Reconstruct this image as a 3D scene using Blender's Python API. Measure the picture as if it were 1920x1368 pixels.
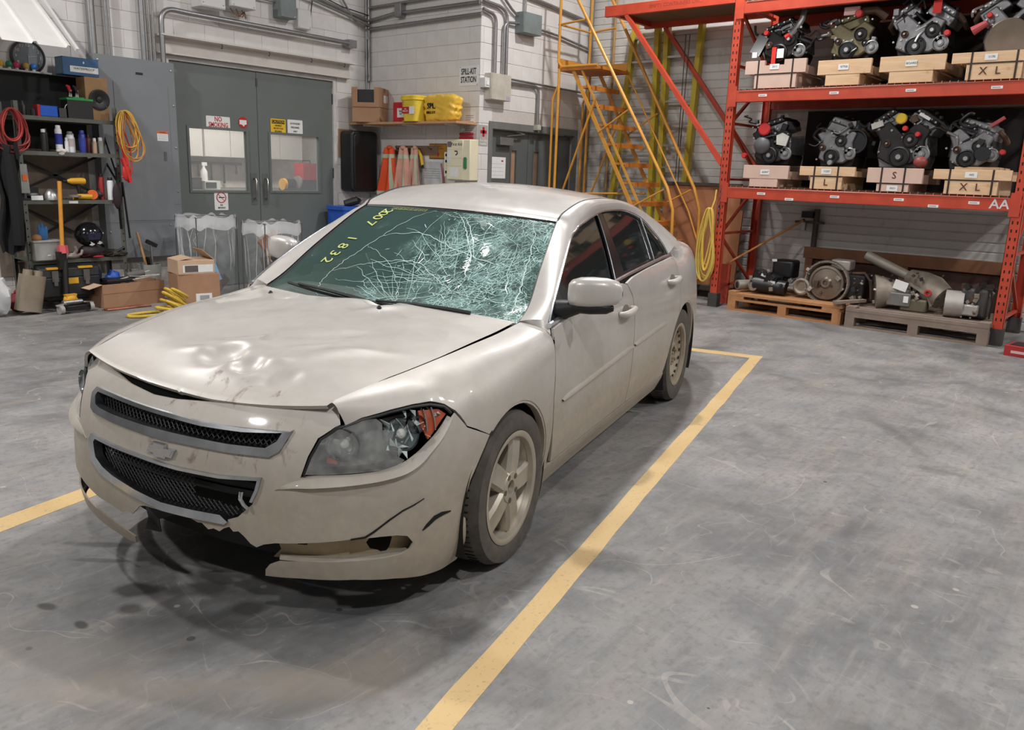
import bpy, bmesh, math, random
import numpy as np
from mathutils import Vector, Matrix
from mathutils.geometry import delaunay_2d_cdt
R_ = math.radians
rnd = random.Random(7)
scene = bpy.context.scene
for o in list(bpy.data.objects): bpy.data.objects.remove(o)

# ---------------------------------------------------------------- camera, world, lamps, exposure
cam_d = bpy.data.cameras.new('camera'); cam = bpy.data.objects.new('camera', cam_d)
scene.collection.objects.link(cam); scene.camera = cam
CAM_R = [[-0.6410105029884327, 0.7668032732318405, 0.03344062229462916],
         [0.1543999515565414, 0.1715042554825754, -0.9730092215959236],
         [-0.7518418650340339, -0.6185459000852751, -0.22833041731193585]]
cam.matrix_world = Matrix([[CAM_R[0][i], -CAM_R[1][i], -CAM_R[2][i], (2.132, 2.785, 1.5305)[i]] for i in range(3)] + [[0, 0, 0, 1]])
cam_d.sensor_width = 36.0; cam_d.lens = 36.0 * 1529.691 / 1920.0
cam_d.clip_start = 0.05; cam_d.clip_end = 60
world = bpy.data.worlds.new('world'); scene.world = world; world.use_nodes = True
world.node_tree.nodes['Background'].inputs[0].default_value = (0.9, 0.95, 1.0, 1)
world.node_tree.nodes['Background'].inputs[1].default_value = 0.05
vs = scene.view_settings; vs.view_transform = 'Standard'; vs.look = 'None'; vs.gamma = 1.0; vs.use_curve_mapping = False
vs.exposure = 0.0
LAMPS = [(2.9, 4.2, 'above the camera side of the car'), (1.6, -4.6, 'left of the car nose', 1.5), (-2.3, -.7, 'above the car roof'), (-6.35, -1.7, 'before the rolling stairs'), (-2.6, 5.2, 'out on the open floor'), (-6.3, 4.6, 'right of the pallet rack'), (5.6, -.6, 'behind the camera')]
LAMP_Z = 5.55; LAMP_W = 172.0

# ---------------------------------------------------------------- helpers
COL = scene.collection
def link(o, parent=None):
    COL.objects.link(o)
    if parent is not None: o.parent = parent
    return o
def tag(o, label=None, cat=None, group=None, kind=None):
    if label: o['label'] = label
    if cat: o['category'] = cat
    if group: o['group'] = group
    if kind: o['kind'] = kind
    return o
def thing(name, label, cat, loc=(0, 0, 0), rz=0.0, group=None):
    o = bpy.data.objects.new(name, None); o.empty_display_size = .1
    o.location = loc; o.rotation_euler = (0, 0, rz); link(o)
    return tag(o, label, cat, group)
def copy_tree(o, parent=None):
    c = o.copy(); link(c)
    if parent is not None: c.parent = parent
    for ch in list(o.children): copy_tree(ch, c)
    return c
def mesh_obj(name, v, f, mat, parent=None, ang=35, loc=None):
    me = bpy.data.meshes.new(name); me.from_pydata([tuple(map(float, p)) for p in v], [], [tuple(map(int, q)) for q in f]); me.update()
    if ang is not None:
        me.polygons.foreach_set('use_smooth', [True] * len(me.polygons))
        if ang < 180: me.set_sharp_from_angle(angle=R_(ang))
    o = bpy.data.objects.new(name, me)
    if mat is not None: me.materials.append(mat)
    if loc is not None: o.location = loc
    return link(o, parent)
def frame(d, up=(0, 0, 1)):
    d = Vector(d).normalized(); u = Vector(up)
    if abs(d.dot(u)) > .98: u = Vector((1, 0, 0))
    a = u.cross(d).normalized(); b = d.cross(a)
    return a, b, d
class MB:
    """collects simple shapes into one mesh"""
    def __init__(s, M=None): s.v = []; s.f = []; s.M = M
    def add(s, vs, fs):
        n = len(s.v); s.v += [tuple(p) for p in vs]; s.f += [tuple(i + n for i in q) for q in fs]; return s
    def box(s, x0, x1, y0, y1, z0, z1):
        return s.add([(x0, y0, z0), (x1, y0, z0), (x1, y1, z0), (x0, y1, z0), (x0, y0, z1), (x1, y0, z1), (x1, y1, z1), (x0, y1, z1)],
                     [(0, 3, 2, 1), (4, 5, 6, 7), (0, 1, 5, 4), (1, 2, 6, 5), (2, 3, 7, 6), (3, 0, 4, 7)])
    def obox(s, c, size, rot=None):
        hx, hy, hz = [q / 2 for q in size]; m = rot if rot is not None else Matrix.Identity(3)
        P = [Vector(c) + m @ Vector((x * hx, y * hy, z * hz)) for z in (-1, 1) for x, y in ((-1, -1), (1, -1), (1, 1), (-1, 1))]
        return s.add(P, [(0, 3, 2, 1), (4, 5, 6, 7), (0, 1, 5, 4), (1, 2, 6, 5), (2, 3, 7, 6), (3, 0, 4, 7)])
    def bar(s, p, q, w, h, up=(0, 0, 1)):
        p, q = Vector(p), Vector(q); a, b, d = frame(q - p, up)
        P = [e + a * x * w / 2 + b * y * h / 2 for e in (p, q) for x, y in ((-1, -1), (1, -1), (1, 1), (-1, 1))]
        return s.add(P, [(0, 3, 2, 1), (4, 5, 6, 7), (0, 1, 5, 4), (1, 2, 6, 5), (2, 3, 7, 6), (3, 0, 4, 7)])
    def tube(s, pts, r, n=8, closed=False):
        pts = [Vector(p) for p in pts]; m = len(pts); rs = r if hasattr(r, '__len__') else [r] * m
        V = []; a = None
        for i, p in enumerate(pts):
            d = (pts[(i + 1) % m] - pts[i - 1]) if closed else (pts[min(i + 1, m - 1)] - pts[max(i - 1, 0)])
            if d.length < 1e-9: d = Vector((0, 0, 1))
            d.normalize()
            if a is None: a = frame(d)[0]
            a = (a - d * a.dot(d))
            if a.length < 1e-6: a = frame(d)[0]
            a.normalize(); b = d.cross(a)
            V += [p + (a * math.cos(2 * math.pi * k / n) + b * math.sin(2 * math.pi * k / n)) * rs[i] for k in range(n)]
        F = []
        for i in range(m if closed else m - 1):
            j = (i + 1) % m
            F += [(i * n + k, i * n + (k + 1) % n, j * n + (k + 1) % n, j * n + k) for k in range(n)]
        if not closed: F += [tuple(range(n - 1, -1, -1)), tuple((m - 1) * n + k for k in range(n))]
        return s.add(V, F)
    def cyl(s, p, q, r0, r1=None, n=16): return s.tube([p, q], [r0, r0 if r1 is None else r1], n)
    def lathe(s, prof, o=(0, 0, 0), axis=(0, 0, 1), n=24, a0=0.0, a1=2 * math.pi):
        a, b, d = frame(axis); o = Vector(o); full = abs(a1 - a0 - 2 * math.pi) < 1e-6; k = n if full else n + 1; m = len(prof)
        V = [o + d * h + (a * math.cos(a0 + (a1 - a0) * i / n) + b * math.sin(a0 + (a1 - a0) * i / n)) * r for i in range(k) for r, h in prof]
        F = [(i * m + j, ((i + 1) % k) * m + j, ((i + 1) % k) * m + j + 1, i * m + j + 1) for i in range(n if full else n) for j in range(m - 1)]
        return s.add(V, F)
    def prism(s, poly, o, ex, ey, t):
        """polygon in the plane (ex, ey) at o, thickened by vector t"""
        o, ex, ey, t = Vector(o), Vector(ex), Vector(ey), Vector(t); n = len(poly)
        A = [o + ex * x + ey * y for x, y in poly]
        return s.add(A + [p + t for p in A], [tuple(range(n - 1, -1, -1)), tuple(range(n, 2 * n))] + [(i, (i + 1) % n, n + (i + 1) % n, n + i) for i in range(n)])
    def ball(s, c, r, n=12, m=8, fn=None):
        rx, ry, rz = (r, r, r) if not hasattr(r, '__len__') else r; V = []; c = Vector(c)
        for j in range(m + 1):
            t = math.pi * j / m
            for i in range(n):
                q = 2 * math.pi * i / n; p = Vector((math.sin(t) * math.cos(q), math.sin(t) * math.sin(q), math.cos(t)))
                k = fn(p) if fn else 1.0
                V.append(c + Vector((p.x * rx, p.y * ry, p.z * rz)) * k)
        return s.add(V, [(j * n + i, (j + 1) * n + i, (j + 1) * n + (i + 1) % n, j * n + (i + 1) % n) for j in range(m) for i in range(n)])
    def grid(s, fn, nu, nv, closed_u=False):
        V = [fn(i / nu, j / nv) for i in range(nu if closed_u else nu + 1) for j in range(nv + 1)]; m = nv + 1; k = nu if closed_u else nu + 1
        return s.add(V, [(i * m + j, ((i + 1) % k) * m + j, ((i + 1) % k) * m + j + 1, i * m + j + 1) for i in range(nu) for j in range(nv)])
    def build(s, name, mat, parent=None, ang=35, bevel=0.0, seg=2, solid=0.0, sub=0):
        v = s.v if s.M is None else [s.M @ Vector(p) for p in s.v]
        o = mesh_obj(name, v, s.f, mat, parent, ang)
        if solid:
            m = o.modifiers.new('thick', 'SOLIDIFY'); m.thickness = solid; m.offset = 0
        if bevel:
            m = o.modifiers.new('bevel', 'BEVEL'); m.width = bevel; m.segments = seg; m.limit_method = 'ANGLE'; m.angle_limit = R_(40)
        if sub:
            m = o.modifiers.new('sub', 'SUBSURF'); m.levels = sub; m.render_levels = sub
        return o
def box_part(name, mat, parent, x0, x1, y0, y1, z0, z1, bevel=0.0): return MB().box(x0, x1, y0, y1, z0, z1).build(name, mat, parent, bevel=bevel)
def rect_round(w, h, r, n=4):
    P = []
    for cx, cy, a in ((w / 2 - r, h / 2 - r, 0), (-w / 2 + r, h / 2 - r, 90), (-w / 2 + r, -h / 2 + r, 180), (w / 2 - r, -h / 2 + r, 270)):
        P += [(cx + r * math.cos(R_(a + 90 * i / n)), cy + r * math.sin(R_(a + 90 * i / n))) for i in range(n + 1)]
    return P
def text(name, body, size, mat, parent, o, ex, ez, align='CENTER', depth=.0008, bold=0.0, space=1.0, line=1.0, xs=1.0):
    """flat lettering standing in the plane (ex, ez) around the point o (in the parent's frame)"""
    cu = bpy.data.curves.new(name, 'FONT'); cu.body = body; cu.size = size; cu.align_x = align; cu.align_y = 'CENTER'
    cu.extrude = depth; cu.offset = bold; cu.space_character = space; cu.space_line = line; cu.resolution_u = 2
    t = bpy.data.objects.new(name, cu); COL.objects.link(t)
    me = bpy.data.meshes.new_from_object(t.evaluated_get(bpy.context.evaluated_depsgraph_get()))
    bpy.data.objects.remove(t); bpy.data.curves.remove(cu)
    ex, ez = Vector(ex).normalized(), Vector(ez).normalized(); n = ex.cross(ez)
    me.transform(Matrix.Diagonal((xs, 1, 1, 1)))
    me.transform(Matrix([[ex[i], ez[i], n[i], o[i]] for i in range(3)] + [[0, 0, 0, 1]]))
    me.materials.clear(); me.materials.append(mat); me.name = name
    return link(bpy.data.objects.new(name, me), parent)

# ---------------------------------------------------------------- materials
def srgb(r, g, b):
    return tuple((c / 12.92 if c <= .04045 else ((c + .055) / 1.055) ** 2.4) for c in (r / 255, g / 255, b / 255)) + (1,)
class NT:
    def __init__(s, name):
        s.m = bpy.data.materials.new(name); s.m.use_nodes = True; s.t = s.m.node_tree; s.b = s.t.nodes['Principled BSDF']
    def n(s, typ, **kw):
        x = s.t.nodes.new(typ)
        for k, v in kw.items():
            if k == 'inp':
                for a, b in v.items(): x.inputs[a].default_value = b
            else: setattr(x, k, v)
        return x
    def l(s, a, b): s.t.links.new(a, b)
    def ramp(s, fac, stops, interp='LINEAR'):
        r = s.n('ShaderNodeValToRGB'); e = r.color_ramp.elements; r.color_ramp.interpolation = interp
        while len(e) < len(stops): e.new(0.5)
        for k, (p, c) in zip(e, stops): k.position = p; k.color = c if len(c) == 4 else (*c, 1)
        s.l(fac, r.inputs[0]); return r.outputs[0]
    def noise(s, scale, detail=4, rough=.55, co=None, dist=0.0, stretch=None):
        t = s.n('ShaderNodeTexNoise', inp={'Scale': scale, 'Detail': detail, 'Roughness': rough, 'Distortion': dist})
        co = co or s.co()
        if stretch:
            m = s.n('ShaderNodeMapping'); m.inputs['Scale'].default_value = stretch; s.l(co, m.inputs[0]); co = m.outputs[0]
        s.l(co, t.inputs[0]); return t.outputs[0]
    def co(s, kind='Object'):
        return s.n('ShaderNodeTexCoord').outputs[kind]
    def mix(s, f, a, b, blend='MIX'):
        x = s.n('ShaderNodeMix', data_type='RGBA', blend_type=blend)
        for sock, val in ((x.inputs[0], f), (x.inputs[6], a), (x.inputs[7], b)):
            if hasattr(val, 'is_linked'): s.l(val, sock)
            else: sock.default_value = val
        return x.outputs[2]
    def math(s, op, a, b=None, clamp=False):
        x = s.n('ShaderNodeMath', operation=op, use_clamp=clamp)
        for sock, val in ((x.inputs[0], a), (x.inputs[1], b)):
            if val is None: continue
            if hasattr(val, 'is_linked'): s.l(val, sock)
            else: sock.default_value = val
        return x.outputs[0]
    def bump(s, h, strength=.3, dist=.01):
        x = s.n('ShaderNodeBump', inp={'Strength': strength, 'Distance': dist}); s.l(h, x.inputs['Height']); s.l(x.outputs[0], s.b.inputs['Normal'])
    def set(s, **kw):
        for k, v in kw.items():
            i = s.b.inputs[k.replace('_', ' ')]
            if hasattr(v, 'is_linked'): s.l(v, i)
            else: i.default_value = v
        return s.m
_mat = {}
def mat(name, col=(128, 128, 128), rough=.5, metal=0.0, var=.12, scale=8.0, bump=0.0, spec=.5, coat=0.0, alpha=1.0):
    """plain procedural material: base colour with a little noise variation and wear"""
    if name in _mat: return _mat[name]
    t = NT(name); c = srgb(*col)
    n = t.noise(scale, 5)
    lo = tuple(x * (1 - var) for x in c[:3]) + (1,); hi = tuple(min(1, x * (1 + var)) for x in c[:3]) + (1,)
    t.set(Base_Color=t.ramp(n, [(.3, lo), (.7, hi)]), Roughness=rough, Metallic=metal, Specular_IOR_Level=spec, Coat_Weight=coat)
    if alpha < 1: t.set(Alpha=alpha)
    if bump: t.bump(t.noise(scale * 6, 4), .4, bump)
    _mat[name] = t.m; return t.m
# ---------------------------------------------------------------- room: floor, walls, doors, ceiling
YL, XS, YB, XB = -6.75, -6.01, -4.605, -8.42        # left wall, spill wall, bay side wall, back wall
def floor_mat():
    t = NT('stained concrete'); co = t.co()
    big = t.noise(.45, 6, .6, co, .6); mid = t.noise(2.3, 7, .65, co, .4); fin = t.noise(26, 6, .7, co); st = t.noise(3.0, 6, .62, co, .3, (.35, 1.6, 1))
    c = t.ramp(t.math('ADD', t.math('MULTIPLY', big, .55), t.math('MULTIPLY', mid, .45)), [(.36, srgb(92, 93, 94)), (.46, srgb(118, 118, 118)), (.55, srgb(140, 139, 138)), (.66, srgb(154, 150, 145))])
    c = t.mix(t.ramp(st, [(.50, (0, 0, 0)), (.72, (.55, .55, .55))]), c, srgb(152, 142, 132))
    c = t.mix(t.ramp(t.noise(.9, 5, .6, co, 1.2), [(.56, (0, 0, 0)), (.68, (.6, .6, .6))]), c, srgb(92, 91, 90))
    c = t.mix(t.ramp(fin, [(.32, (.55, .55, .55)), (.5, (0, 0, 0))]), c, srgb(98, 97, 96))
    c = t.mix(t.ramp(fin, [(.62, (0, 0, 0)), (.80, (.55, .55, .55))]), c, srgb(186, 184, 180))
    for sc, dis, wd, amt in ((1.7, .8, .0030, .34), (3.4, .7, .0045, .26), (.9, .9, .0016, .36)):        # scratches: thin contour lines broken by a mask
        n = t.noise(sc, 2, .5, co, dis, (1, .55, 1) if sc != .9 else (.5, 1, 1)); ln = t.math('LESS_THAN', t.math('ABSOLUTE', t.math('SUBTRACT', n, .5)), wd)
        mk = t.ramp(t.noise(2.6 * sc, 3, .5, co), [(.46, (0, 0, 0)), (.62, (amt, amt, amt))])
        c = t.mix(t.math('MULTIPLY', ln, mk), c, srgb(186, 176, 168))
    sk = t.noise(16, 4, .6, co, .2, (.22, 1.8, 1)); c = t.mix(t.ramp(sk, [(.34, (.28, .28, .28)), (.47, (0, 0, 0))]), c, srgb(104, 103, 103)); c = t.mix(t.ramp(sk, [(.56, (0, 0, 0)), (.72, (.22, .22, .22))]), c, srgb(172, 168, 164))
    # pale chips and dark spots of dropped grease
    v = t.n('ShaderNodeTexVoronoi'); v.inputs['Scale'].default_value = 3.4; t.l(co, v.inputs[0])
    c = t.mix(t.math('MULTIPLY', t.math('LESS_THAN', v.outputs[0], .045), .5), c, srgb(196, 186, 172))
    v = t.n('ShaderNodeTexVoronoi'); v.inputs['Scale'].default_value = 2.3; m = t.n('ShaderNodeMapping'); m.inputs['Location'].default_value = (3, 7, 0); t.l(co, m.inputs[0]); t.l(m.outputs[0], v.inputs[0])
    c = t.mix(t.math('MULTIPLY', t.math('LESS_THAN', v.outputs[0], .035), .8), c, srgb(60, 57, 54))
    # oil drips in front of the bumper, mud dragged along by tyres
    wob = t.noise(7, 3, .5, co)
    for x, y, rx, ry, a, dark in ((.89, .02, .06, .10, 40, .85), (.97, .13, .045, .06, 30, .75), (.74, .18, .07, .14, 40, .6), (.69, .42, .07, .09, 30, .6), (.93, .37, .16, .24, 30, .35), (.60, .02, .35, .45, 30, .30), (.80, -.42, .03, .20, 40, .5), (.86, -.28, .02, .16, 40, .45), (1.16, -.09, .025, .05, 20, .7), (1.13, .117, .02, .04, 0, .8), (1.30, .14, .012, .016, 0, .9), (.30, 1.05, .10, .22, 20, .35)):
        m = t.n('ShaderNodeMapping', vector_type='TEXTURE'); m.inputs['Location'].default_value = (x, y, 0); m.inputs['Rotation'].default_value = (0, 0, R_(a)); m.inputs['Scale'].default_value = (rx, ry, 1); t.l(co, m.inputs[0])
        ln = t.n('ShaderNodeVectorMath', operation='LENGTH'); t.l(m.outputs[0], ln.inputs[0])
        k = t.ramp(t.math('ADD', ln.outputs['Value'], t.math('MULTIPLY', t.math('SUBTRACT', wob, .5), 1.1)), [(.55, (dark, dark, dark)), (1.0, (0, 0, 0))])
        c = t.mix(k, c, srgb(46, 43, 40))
    for x, y, rx, ry, a, am in ((.80, .95, .16, .45, 50, .5), (1.2, .55, .10, .7, 48, .4), (.60, 1.02, .22, .18, 0, .5), (1.35, .2, .2, .5, 40, .35)):
        m = t.n('ShaderNodeMapping', vector_type='TEXTURE'); m.inputs['Location'].default_value = (x, y, 0); m.inputs['Rotation'].default_value = (0, 0, R_(a)); m.inputs['Scale'].default_value = (rx, ry, 1); t.l(co, m.inputs[0])
        ln = t.n('ShaderNodeVectorMath', operation='LENGTH'); t.l(m.outputs[0], ln.inputs[0])
        k = t.ramp(t.math('ADD', ln.outputs['Value'], t.math('MULTIPLY', t.math('SUBTRACT', mid, .5), 1.6)), [(.3, (am, am, am)), (1.1, (0, 0, 0))])
        c = t.mix(k, c, srgb(150, 140, 128))
    t.set(Base_Color=c, Roughness=t.ramp(mid, [(.3, (.42, .42, .42)), (.7, (.68, .68, .68))]), Specular_IOR_Level=.4)
    t.bump(t.math('ADD', t.math('MULTIPLY', fin, .5), mid), .12, .01)
    return t.m
FLOORM = floor_mat()
fl = MB().box(XB - .3, 7.2, YL - 2.6, 7.2, -.2, 0).build('floor', FLOORM, ang=None); tag(fl, kind='structure')
def line_mat():
    t = NT('worn yellow floor paint'); co = t.co(); a = t.noise(14, 6, .7, co); b = t.noise(2.0, 5, .6, co); g = t.noise(60, 4, .6, co)
    c = t.ramp(b, [(.3, srgb(200, 168, 114)), (.7, srgb(214, 184, 132))])
    c = t.mix(t.ramp(a, [(.30, (.85, .85, .85)), (.40, (0, 0, 0))]), c, srgb(150, 138, 112))
    c = t.mix(t.ramp(g, [(.28, (.7, .7, .7)), (.4, (0, 0, 0))]), c, srgb(132, 122, 104))
    t.set(Base_Color=c, Roughness=.6); return t.m
LINEM = line_mat(); BETA = R_(14.736)
def floor_line(n, x0, x1, y0, y1):
    c, s = math.cos(BETA), math.sin(BETA); k = 40; mb = MB(); rr = random.Random(n); P = []
    alongx = abs(x1 - x0) > abs(y1 - y0)
    L, Rr = [], []
    for i in range(k + 1):
        t = i / k; j1, j2 = rr.uniform(-.004, .004), rr.uniform(-.004, .004)
        if alongx: a, b = (x0 + (x1 - x0) * t, y0 + j1), (x0 + (x1 - x0) * t, y1 + j2)
        else: a, b = (x0 + j1, y0 + (y1 - y0) * t), (x1 + j2, y0 + (y1 - y0) * t)
        L.append((a[0] * c - a[1] * s, a[0] * s + a[1] * c)); Rr.append((b[0] * c - b[1] * s, b[0] * s + b[1] * c))
    V = [(x, y, z) for z in (0, .0012) for q in (L, Rr) for x, y in q]; m = k + 1
    mb.add(V, [(2 * m + i, 3 * m + i, 3 * m + i + 1, 2 * m + i + 1) for i in range(k)] + [(i, 2 * m + i, 2 * m + i + 1, i + 1) for i in range(k)] + [(m + i, m + i + 1, 3 * m + i + 1, 3 * m + i) for i in range(k)])
    tag(mb.build('trim_%d' % n, LINEM, ang=None), kind='structure')
floor_line(1, -4.72, 4.2, 1.098, 1.192)
floor_line(2, -4.72, 4.2, -1.215, -1.086)
floor_line(3, -4.72, -4.585, -1.086, 1.098)

# --- painted block walls; every block in view is a piece
def block_mat():
    t = NT('painted block'); co = t.co(); a = t.noise(3, 5, .6, co); b = t.noise(70, 4, .7, co); oi = t.n('ShaderNodeObjectInfo')
    c = t.ramp(a, [(.3, srgb(212, 208, 205)), (.7, srgb(225, 222, 219))])
    t.set(Base_Color=c, Roughness=.62); t.bump(b, .25, .003); return t.m
BLOCKM = block_mat()
BH, BL = .196, .392
_bm = {}
def block_mesh(w):
    k = round(w, 3)
    if k in _bm: return _bm[k]
    e, d, h = .0016, .030, BH; b = .003
    x0, x1, z0, z1 = e, w - e, e, h - e
    V = [(x0, 0, z0), (x1, 0, z0), (x1, 0, z1), (x0, 0, z1), (x0, d - b, z0), (x1, d - b, z0), (x1, d - b, z1), (x0, d - b, z1), (x0 + b, d, z0 + b), (x1 - b, d, z0 + b), (x1 - b, d, z1 - b), (x0 + b, d, z1 - b)]
    Fc = [(0, 1, 5, 4), (1, 2, 6, 5), (2, 3, 7, 6), (3, 0, 4, 7), (4, 5, 9, 8), (5, 6, 10, 9), (6, 7, 11, 10), (7, 4, 8, 11), (8, 9, 10, 11)]
    me = bpy.data.meshes.new('block'); me.from_pydata(V, [], [q[::-1] for q in Fc]); me.materials.append(BLOCKM); me.update(); _bm[k] = me; return me
def lay(parent, origin, ex, length, k0, k1, skip, shift0=0, cut=None):
    """courses k0..k1 of blocks along ex from origin; local block frame: x along wall, y out of the wall"""
    ex = Vector(ex); rz = math.atan2(ex.y, ex.x)
    for k in range(k0, k1):
        a = -(BL / 2 if (k + shift0) % 2 else 0)
        while a < length - .02:
            s, e = max(0, a), min(length, a + BL); a += BL
            if cut and k * BH < cut[2] - .05:
                if s < cut[0] < e: e = cut[0]
                if s < cut[1] < e: s = cut[1]
            if e - s < .03: continue
            if skip((s + e) / 2, (k + .5) * BH, s, e, k * BH): continue
            o = bpy.data.objects.new('block', block_mesh(e - s)); link(o, parent); p = Vector(origin) + ex * s; o.location = (p.x, p.y, k * BH); o.rotation_euler = (0, 0, rz)
JOINT = mat('painted mortar', (196, 190, 184), .8, 0, .06, 30, .001)
CEILZ = 6.2
# left wall (two piers, lintel over the big doors), seen from +y
DX0, DX1, DZ = -5.40, -2.93, 2.735
wl = MB().box(DX1, 3.2, YL - .2, YL - .006, 0, CEILZ).box(XS - .3, DX0, YL - .2, YL - .006, 0, CEILZ).box(DX0, DX1, YL - .2, YL - .006, DZ, CEILZ).build('wall_left', JOINT, ang=None); tag(wl, kind='structure')
def skip_left(c, z, s, e, z0):
    x = XS + c
    if x > -.55: return True                                  # outside the frame
    if z > 3.95: return True
    if DX0 < x < DX1 and z0 < DZ: return True
    if -2.9 < x < -2.15 and z < 2.4: return True              # behind the breaker panel
    if x < DX0 and z < .55: return True
    return False
lay(wl, (XS, YL - .03, 0), (1, 0, 0), .4 - XS, 0, 21, skip_left, 0, (DX0 - XS, DX1 - XS, DZ))
ws_ = MB().box(XS - .25, XS - .006, YL - .2, YB - .006, 0, CEILZ).build('wall_spill', JOINT, ang=None); tag(ws_, kind='structure')
lay(ws_, (XS - .03, YB, 0), (0, -1, 0), YB - YL, 2, 21, lambda c, z, s, e, z0: z > 3.95, 1)
wy = MB().box(XB - .2, XS - .25, YB - .25, YB - .006, 2.19, CEILZ).box(-6.2, XS - .006, YB - .25, YB - .006, 0, 2.19).box(XS - .25, XS - .006, YB - .25, YB - .006, 2.19, CEILZ).box(XB - .2, -8.2, YB - .25, YB - .006, 0, 2.19).build('wall_bay', JOINT, ang=None); tag(wy, kind='structure')
lay(wy, (XB, YB - .03, 0), (1, 0, 0), XS - XB, 2, 22, lambda c, z, s, e, z0: z > 4.1 or (z0 < 2.16 and .2 < c < 2.22), 0, (-8.2 - XB, -6.2 - XB, 2.19))
# back wall: ribbed metal siding
def siding_mat():
    t = NT('white ribbed siding'); co = t.co(); a = t.noise(1.4, 6, .65, co); b = t.noise(9, 5, .7, co, .4, (1, 1, .4))
    c = t.ramp(a, [(.3, srgb(196, 194, 190)), (.7, srgb(214, 212, 208))]); c = t.mix(t.ramp(b, [(.58, (0, 0, 0)), (.75, (.5, .5, .5))]), c, srgb(150, 142, 134))
    t.set(Base_Color=c, Roughness=.5); return t.m
SID = siding_mat(); mb = MB(); zs = []; z = 0
while z < CEILZ:
    zs += [(z, -.012), (z + .012, 0), (z + .093, 0)]; z += .105
V = [(XB + d, y, zz) for y in (YB - .3, 7.2) for zz, d in zs]; n = len(zs)
mb.add(V, [(i, n + i, n + i + 1, i + 1) for i in range(n - 1)]); mb.box(XB - .15, XB - .014, YB - .3, 7.2, 0, CEILZ)
wb = mb.build('wall_back', SID, ang=None); tag(wb, kind='structure')
plain = mat('pale wall', (206, 202, 197), .7); dimw = mat('grey far wall', (128, 126, 124), .8)
tag(MB().box(7.0, 7.2, YL - .2, 7.2, 0, CEILZ).build('wall_front', dimw, ang=None), kind='structure')
tag(MB().box(XB - .2, 7.2, 7.0, 7.2, 0, CEILZ).build('wall_right', dimw, ang=None), kind='structure')
tag(MB().box(3.2, 7.2, YL - .2, YL, 0, CEILZ).build('wall_far_left', dimw, ang=None), kind='structure')
ceil = tag(MB().box(XB - .2, 7.2, YL - .2, 7.2, CEILZ, CEILZ + .15).build('ceiling', mat('ceiling liner', (112, 112, 112), .8), ang=None), kind='structure')
# high bay lamps hanging from the ceiling (out of frame)
for i, (x, y, where, *kf) in enumerate(LAMPS):
    t = thing('high_bay_lamp', 'round high bay lamp hanging ' + where, 'lamp', (x, y, LAMP_Z), 0, 'high bay lamps')
    MB().lathe([(.0, .22), (.06, .22), (.08, .10), (.24, .03), (.26, .0)], (0, 0, 0), (0, 0, 1), 24).build('reflector', mat('lamp shell', (150, 152, 154), .4, .6), t)
    MB().cyl((0, 0, .22), (0, 0, CEILZ - LAMP_Z), .012).build('stem', mat('lamp shell'), t)
    d = bpy.data.lights.new('lamp_light', 'AREA'); d.shape = 'DISK'; d.size = .30; d.energy = LAMP_W * (kf[0] if kf else 1.0); d.color = (1.0, .982, .968); o = bpy.data.objects.new('lamp_light', d); link(o, t); o.location = (0, 0, -.01)

# --- lintel beam over the doors
BEAMP = mat('white beam paint', (206, 200, 194), .55, 0, .06, 5)
bt = MB().box(-5.64, -2.84, YL, YL + .16, 2.925, 2.945).box(-5.64, -2.84, YL, YL + .012, 2.745, 2.925).box(-5.60, -2.84, YL, YL + .10, 2.738, 2.752).build('trim_4', BEAMP); tag(bt, kind='structure')
hook_m = mat('dull steel', (120, 118, 116), .4, .8)
for x in (-3.62, -4.28, -4.93, -5.48):
    MB().tube([(x, YL + .10, 2.93), (x, YL + .115, 2.90), (x, YL + .10, 2.875), (x, YL + .085, 2.885)], .006, 6).build('hook', hook_m, bt)
# --- big double door
DOORM = mat('grey green door paint', (104, 110, 108), .45, 0, .05, 3)
d1 = bpy.data.objects.new('door_1', None); link(d1); d1.location = (0, YL, 0); tag(d1, kind='structure')
dm = -4.155
MB().box(DX1 - .05, DX1, -.1, .012, 0, DZ).box(DX0, DX0 + .05, -.1, .012, 0, DZ).box(DX0 + .05, DX1 - .05, -.1, .012, DZ - .05, DZ).build('door_frame', mat('white door frame', (202, 198, 194), .5), d1)
GLASSC = NT('clear pane'); GLASSC.set(Base_Color=(.9, .95, .95, 1), Roughness=.02, Alpha=.12, Specular_IOR_Level=.4); GLASSC = GLASSC.m
def leaf(x0, x1, wx0, wx1, wz0, wz1):
    """door leaf between x0 > x1 with a window"""
    mb = MB(); a, b = -.07, -.02
    for q in ((x1, wx1, .01, DZ - .052), (wx0, x0, .01, DZ - .052)): mb.box(q[0], q[1], a, b, q[2], q[3])
    mb.box(wx1, wx0, a, b, .01, wz0); mb.box(wx1, wx0, a, b, wz1, DZ - .052)
    l = mb.build('door_leaf', DOORM, d1)
    m2 = MB(); f = .03
    m2.box(wx1 - f, wx1, b - .002, b + .012, wz0 - f, wz1 + f); m2.box(wx0, wx0 + f, b - .002, b + .012, wz0 - f, wz1 + f); m2.box(wx1, wx0, b - .002, b + .012, wz0 - f, wz0); m2.box(wx1, wx0, b - .002, b + .012, wz1, wz1 + f); m2.build('window_bead', DOORM, l)
    MB().box(wx1, wx0, -.05, -.044, wz0, wz1).build('pane', GLASSC, l)
    return l
la = leaf(DX1 - .052, dm + .004, -3.20, -3.975, 1.20, 1.935); lb = leaf(dm - .004, DX0 + .052, -4.335, -5.10, 1.20, 1.925)
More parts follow.
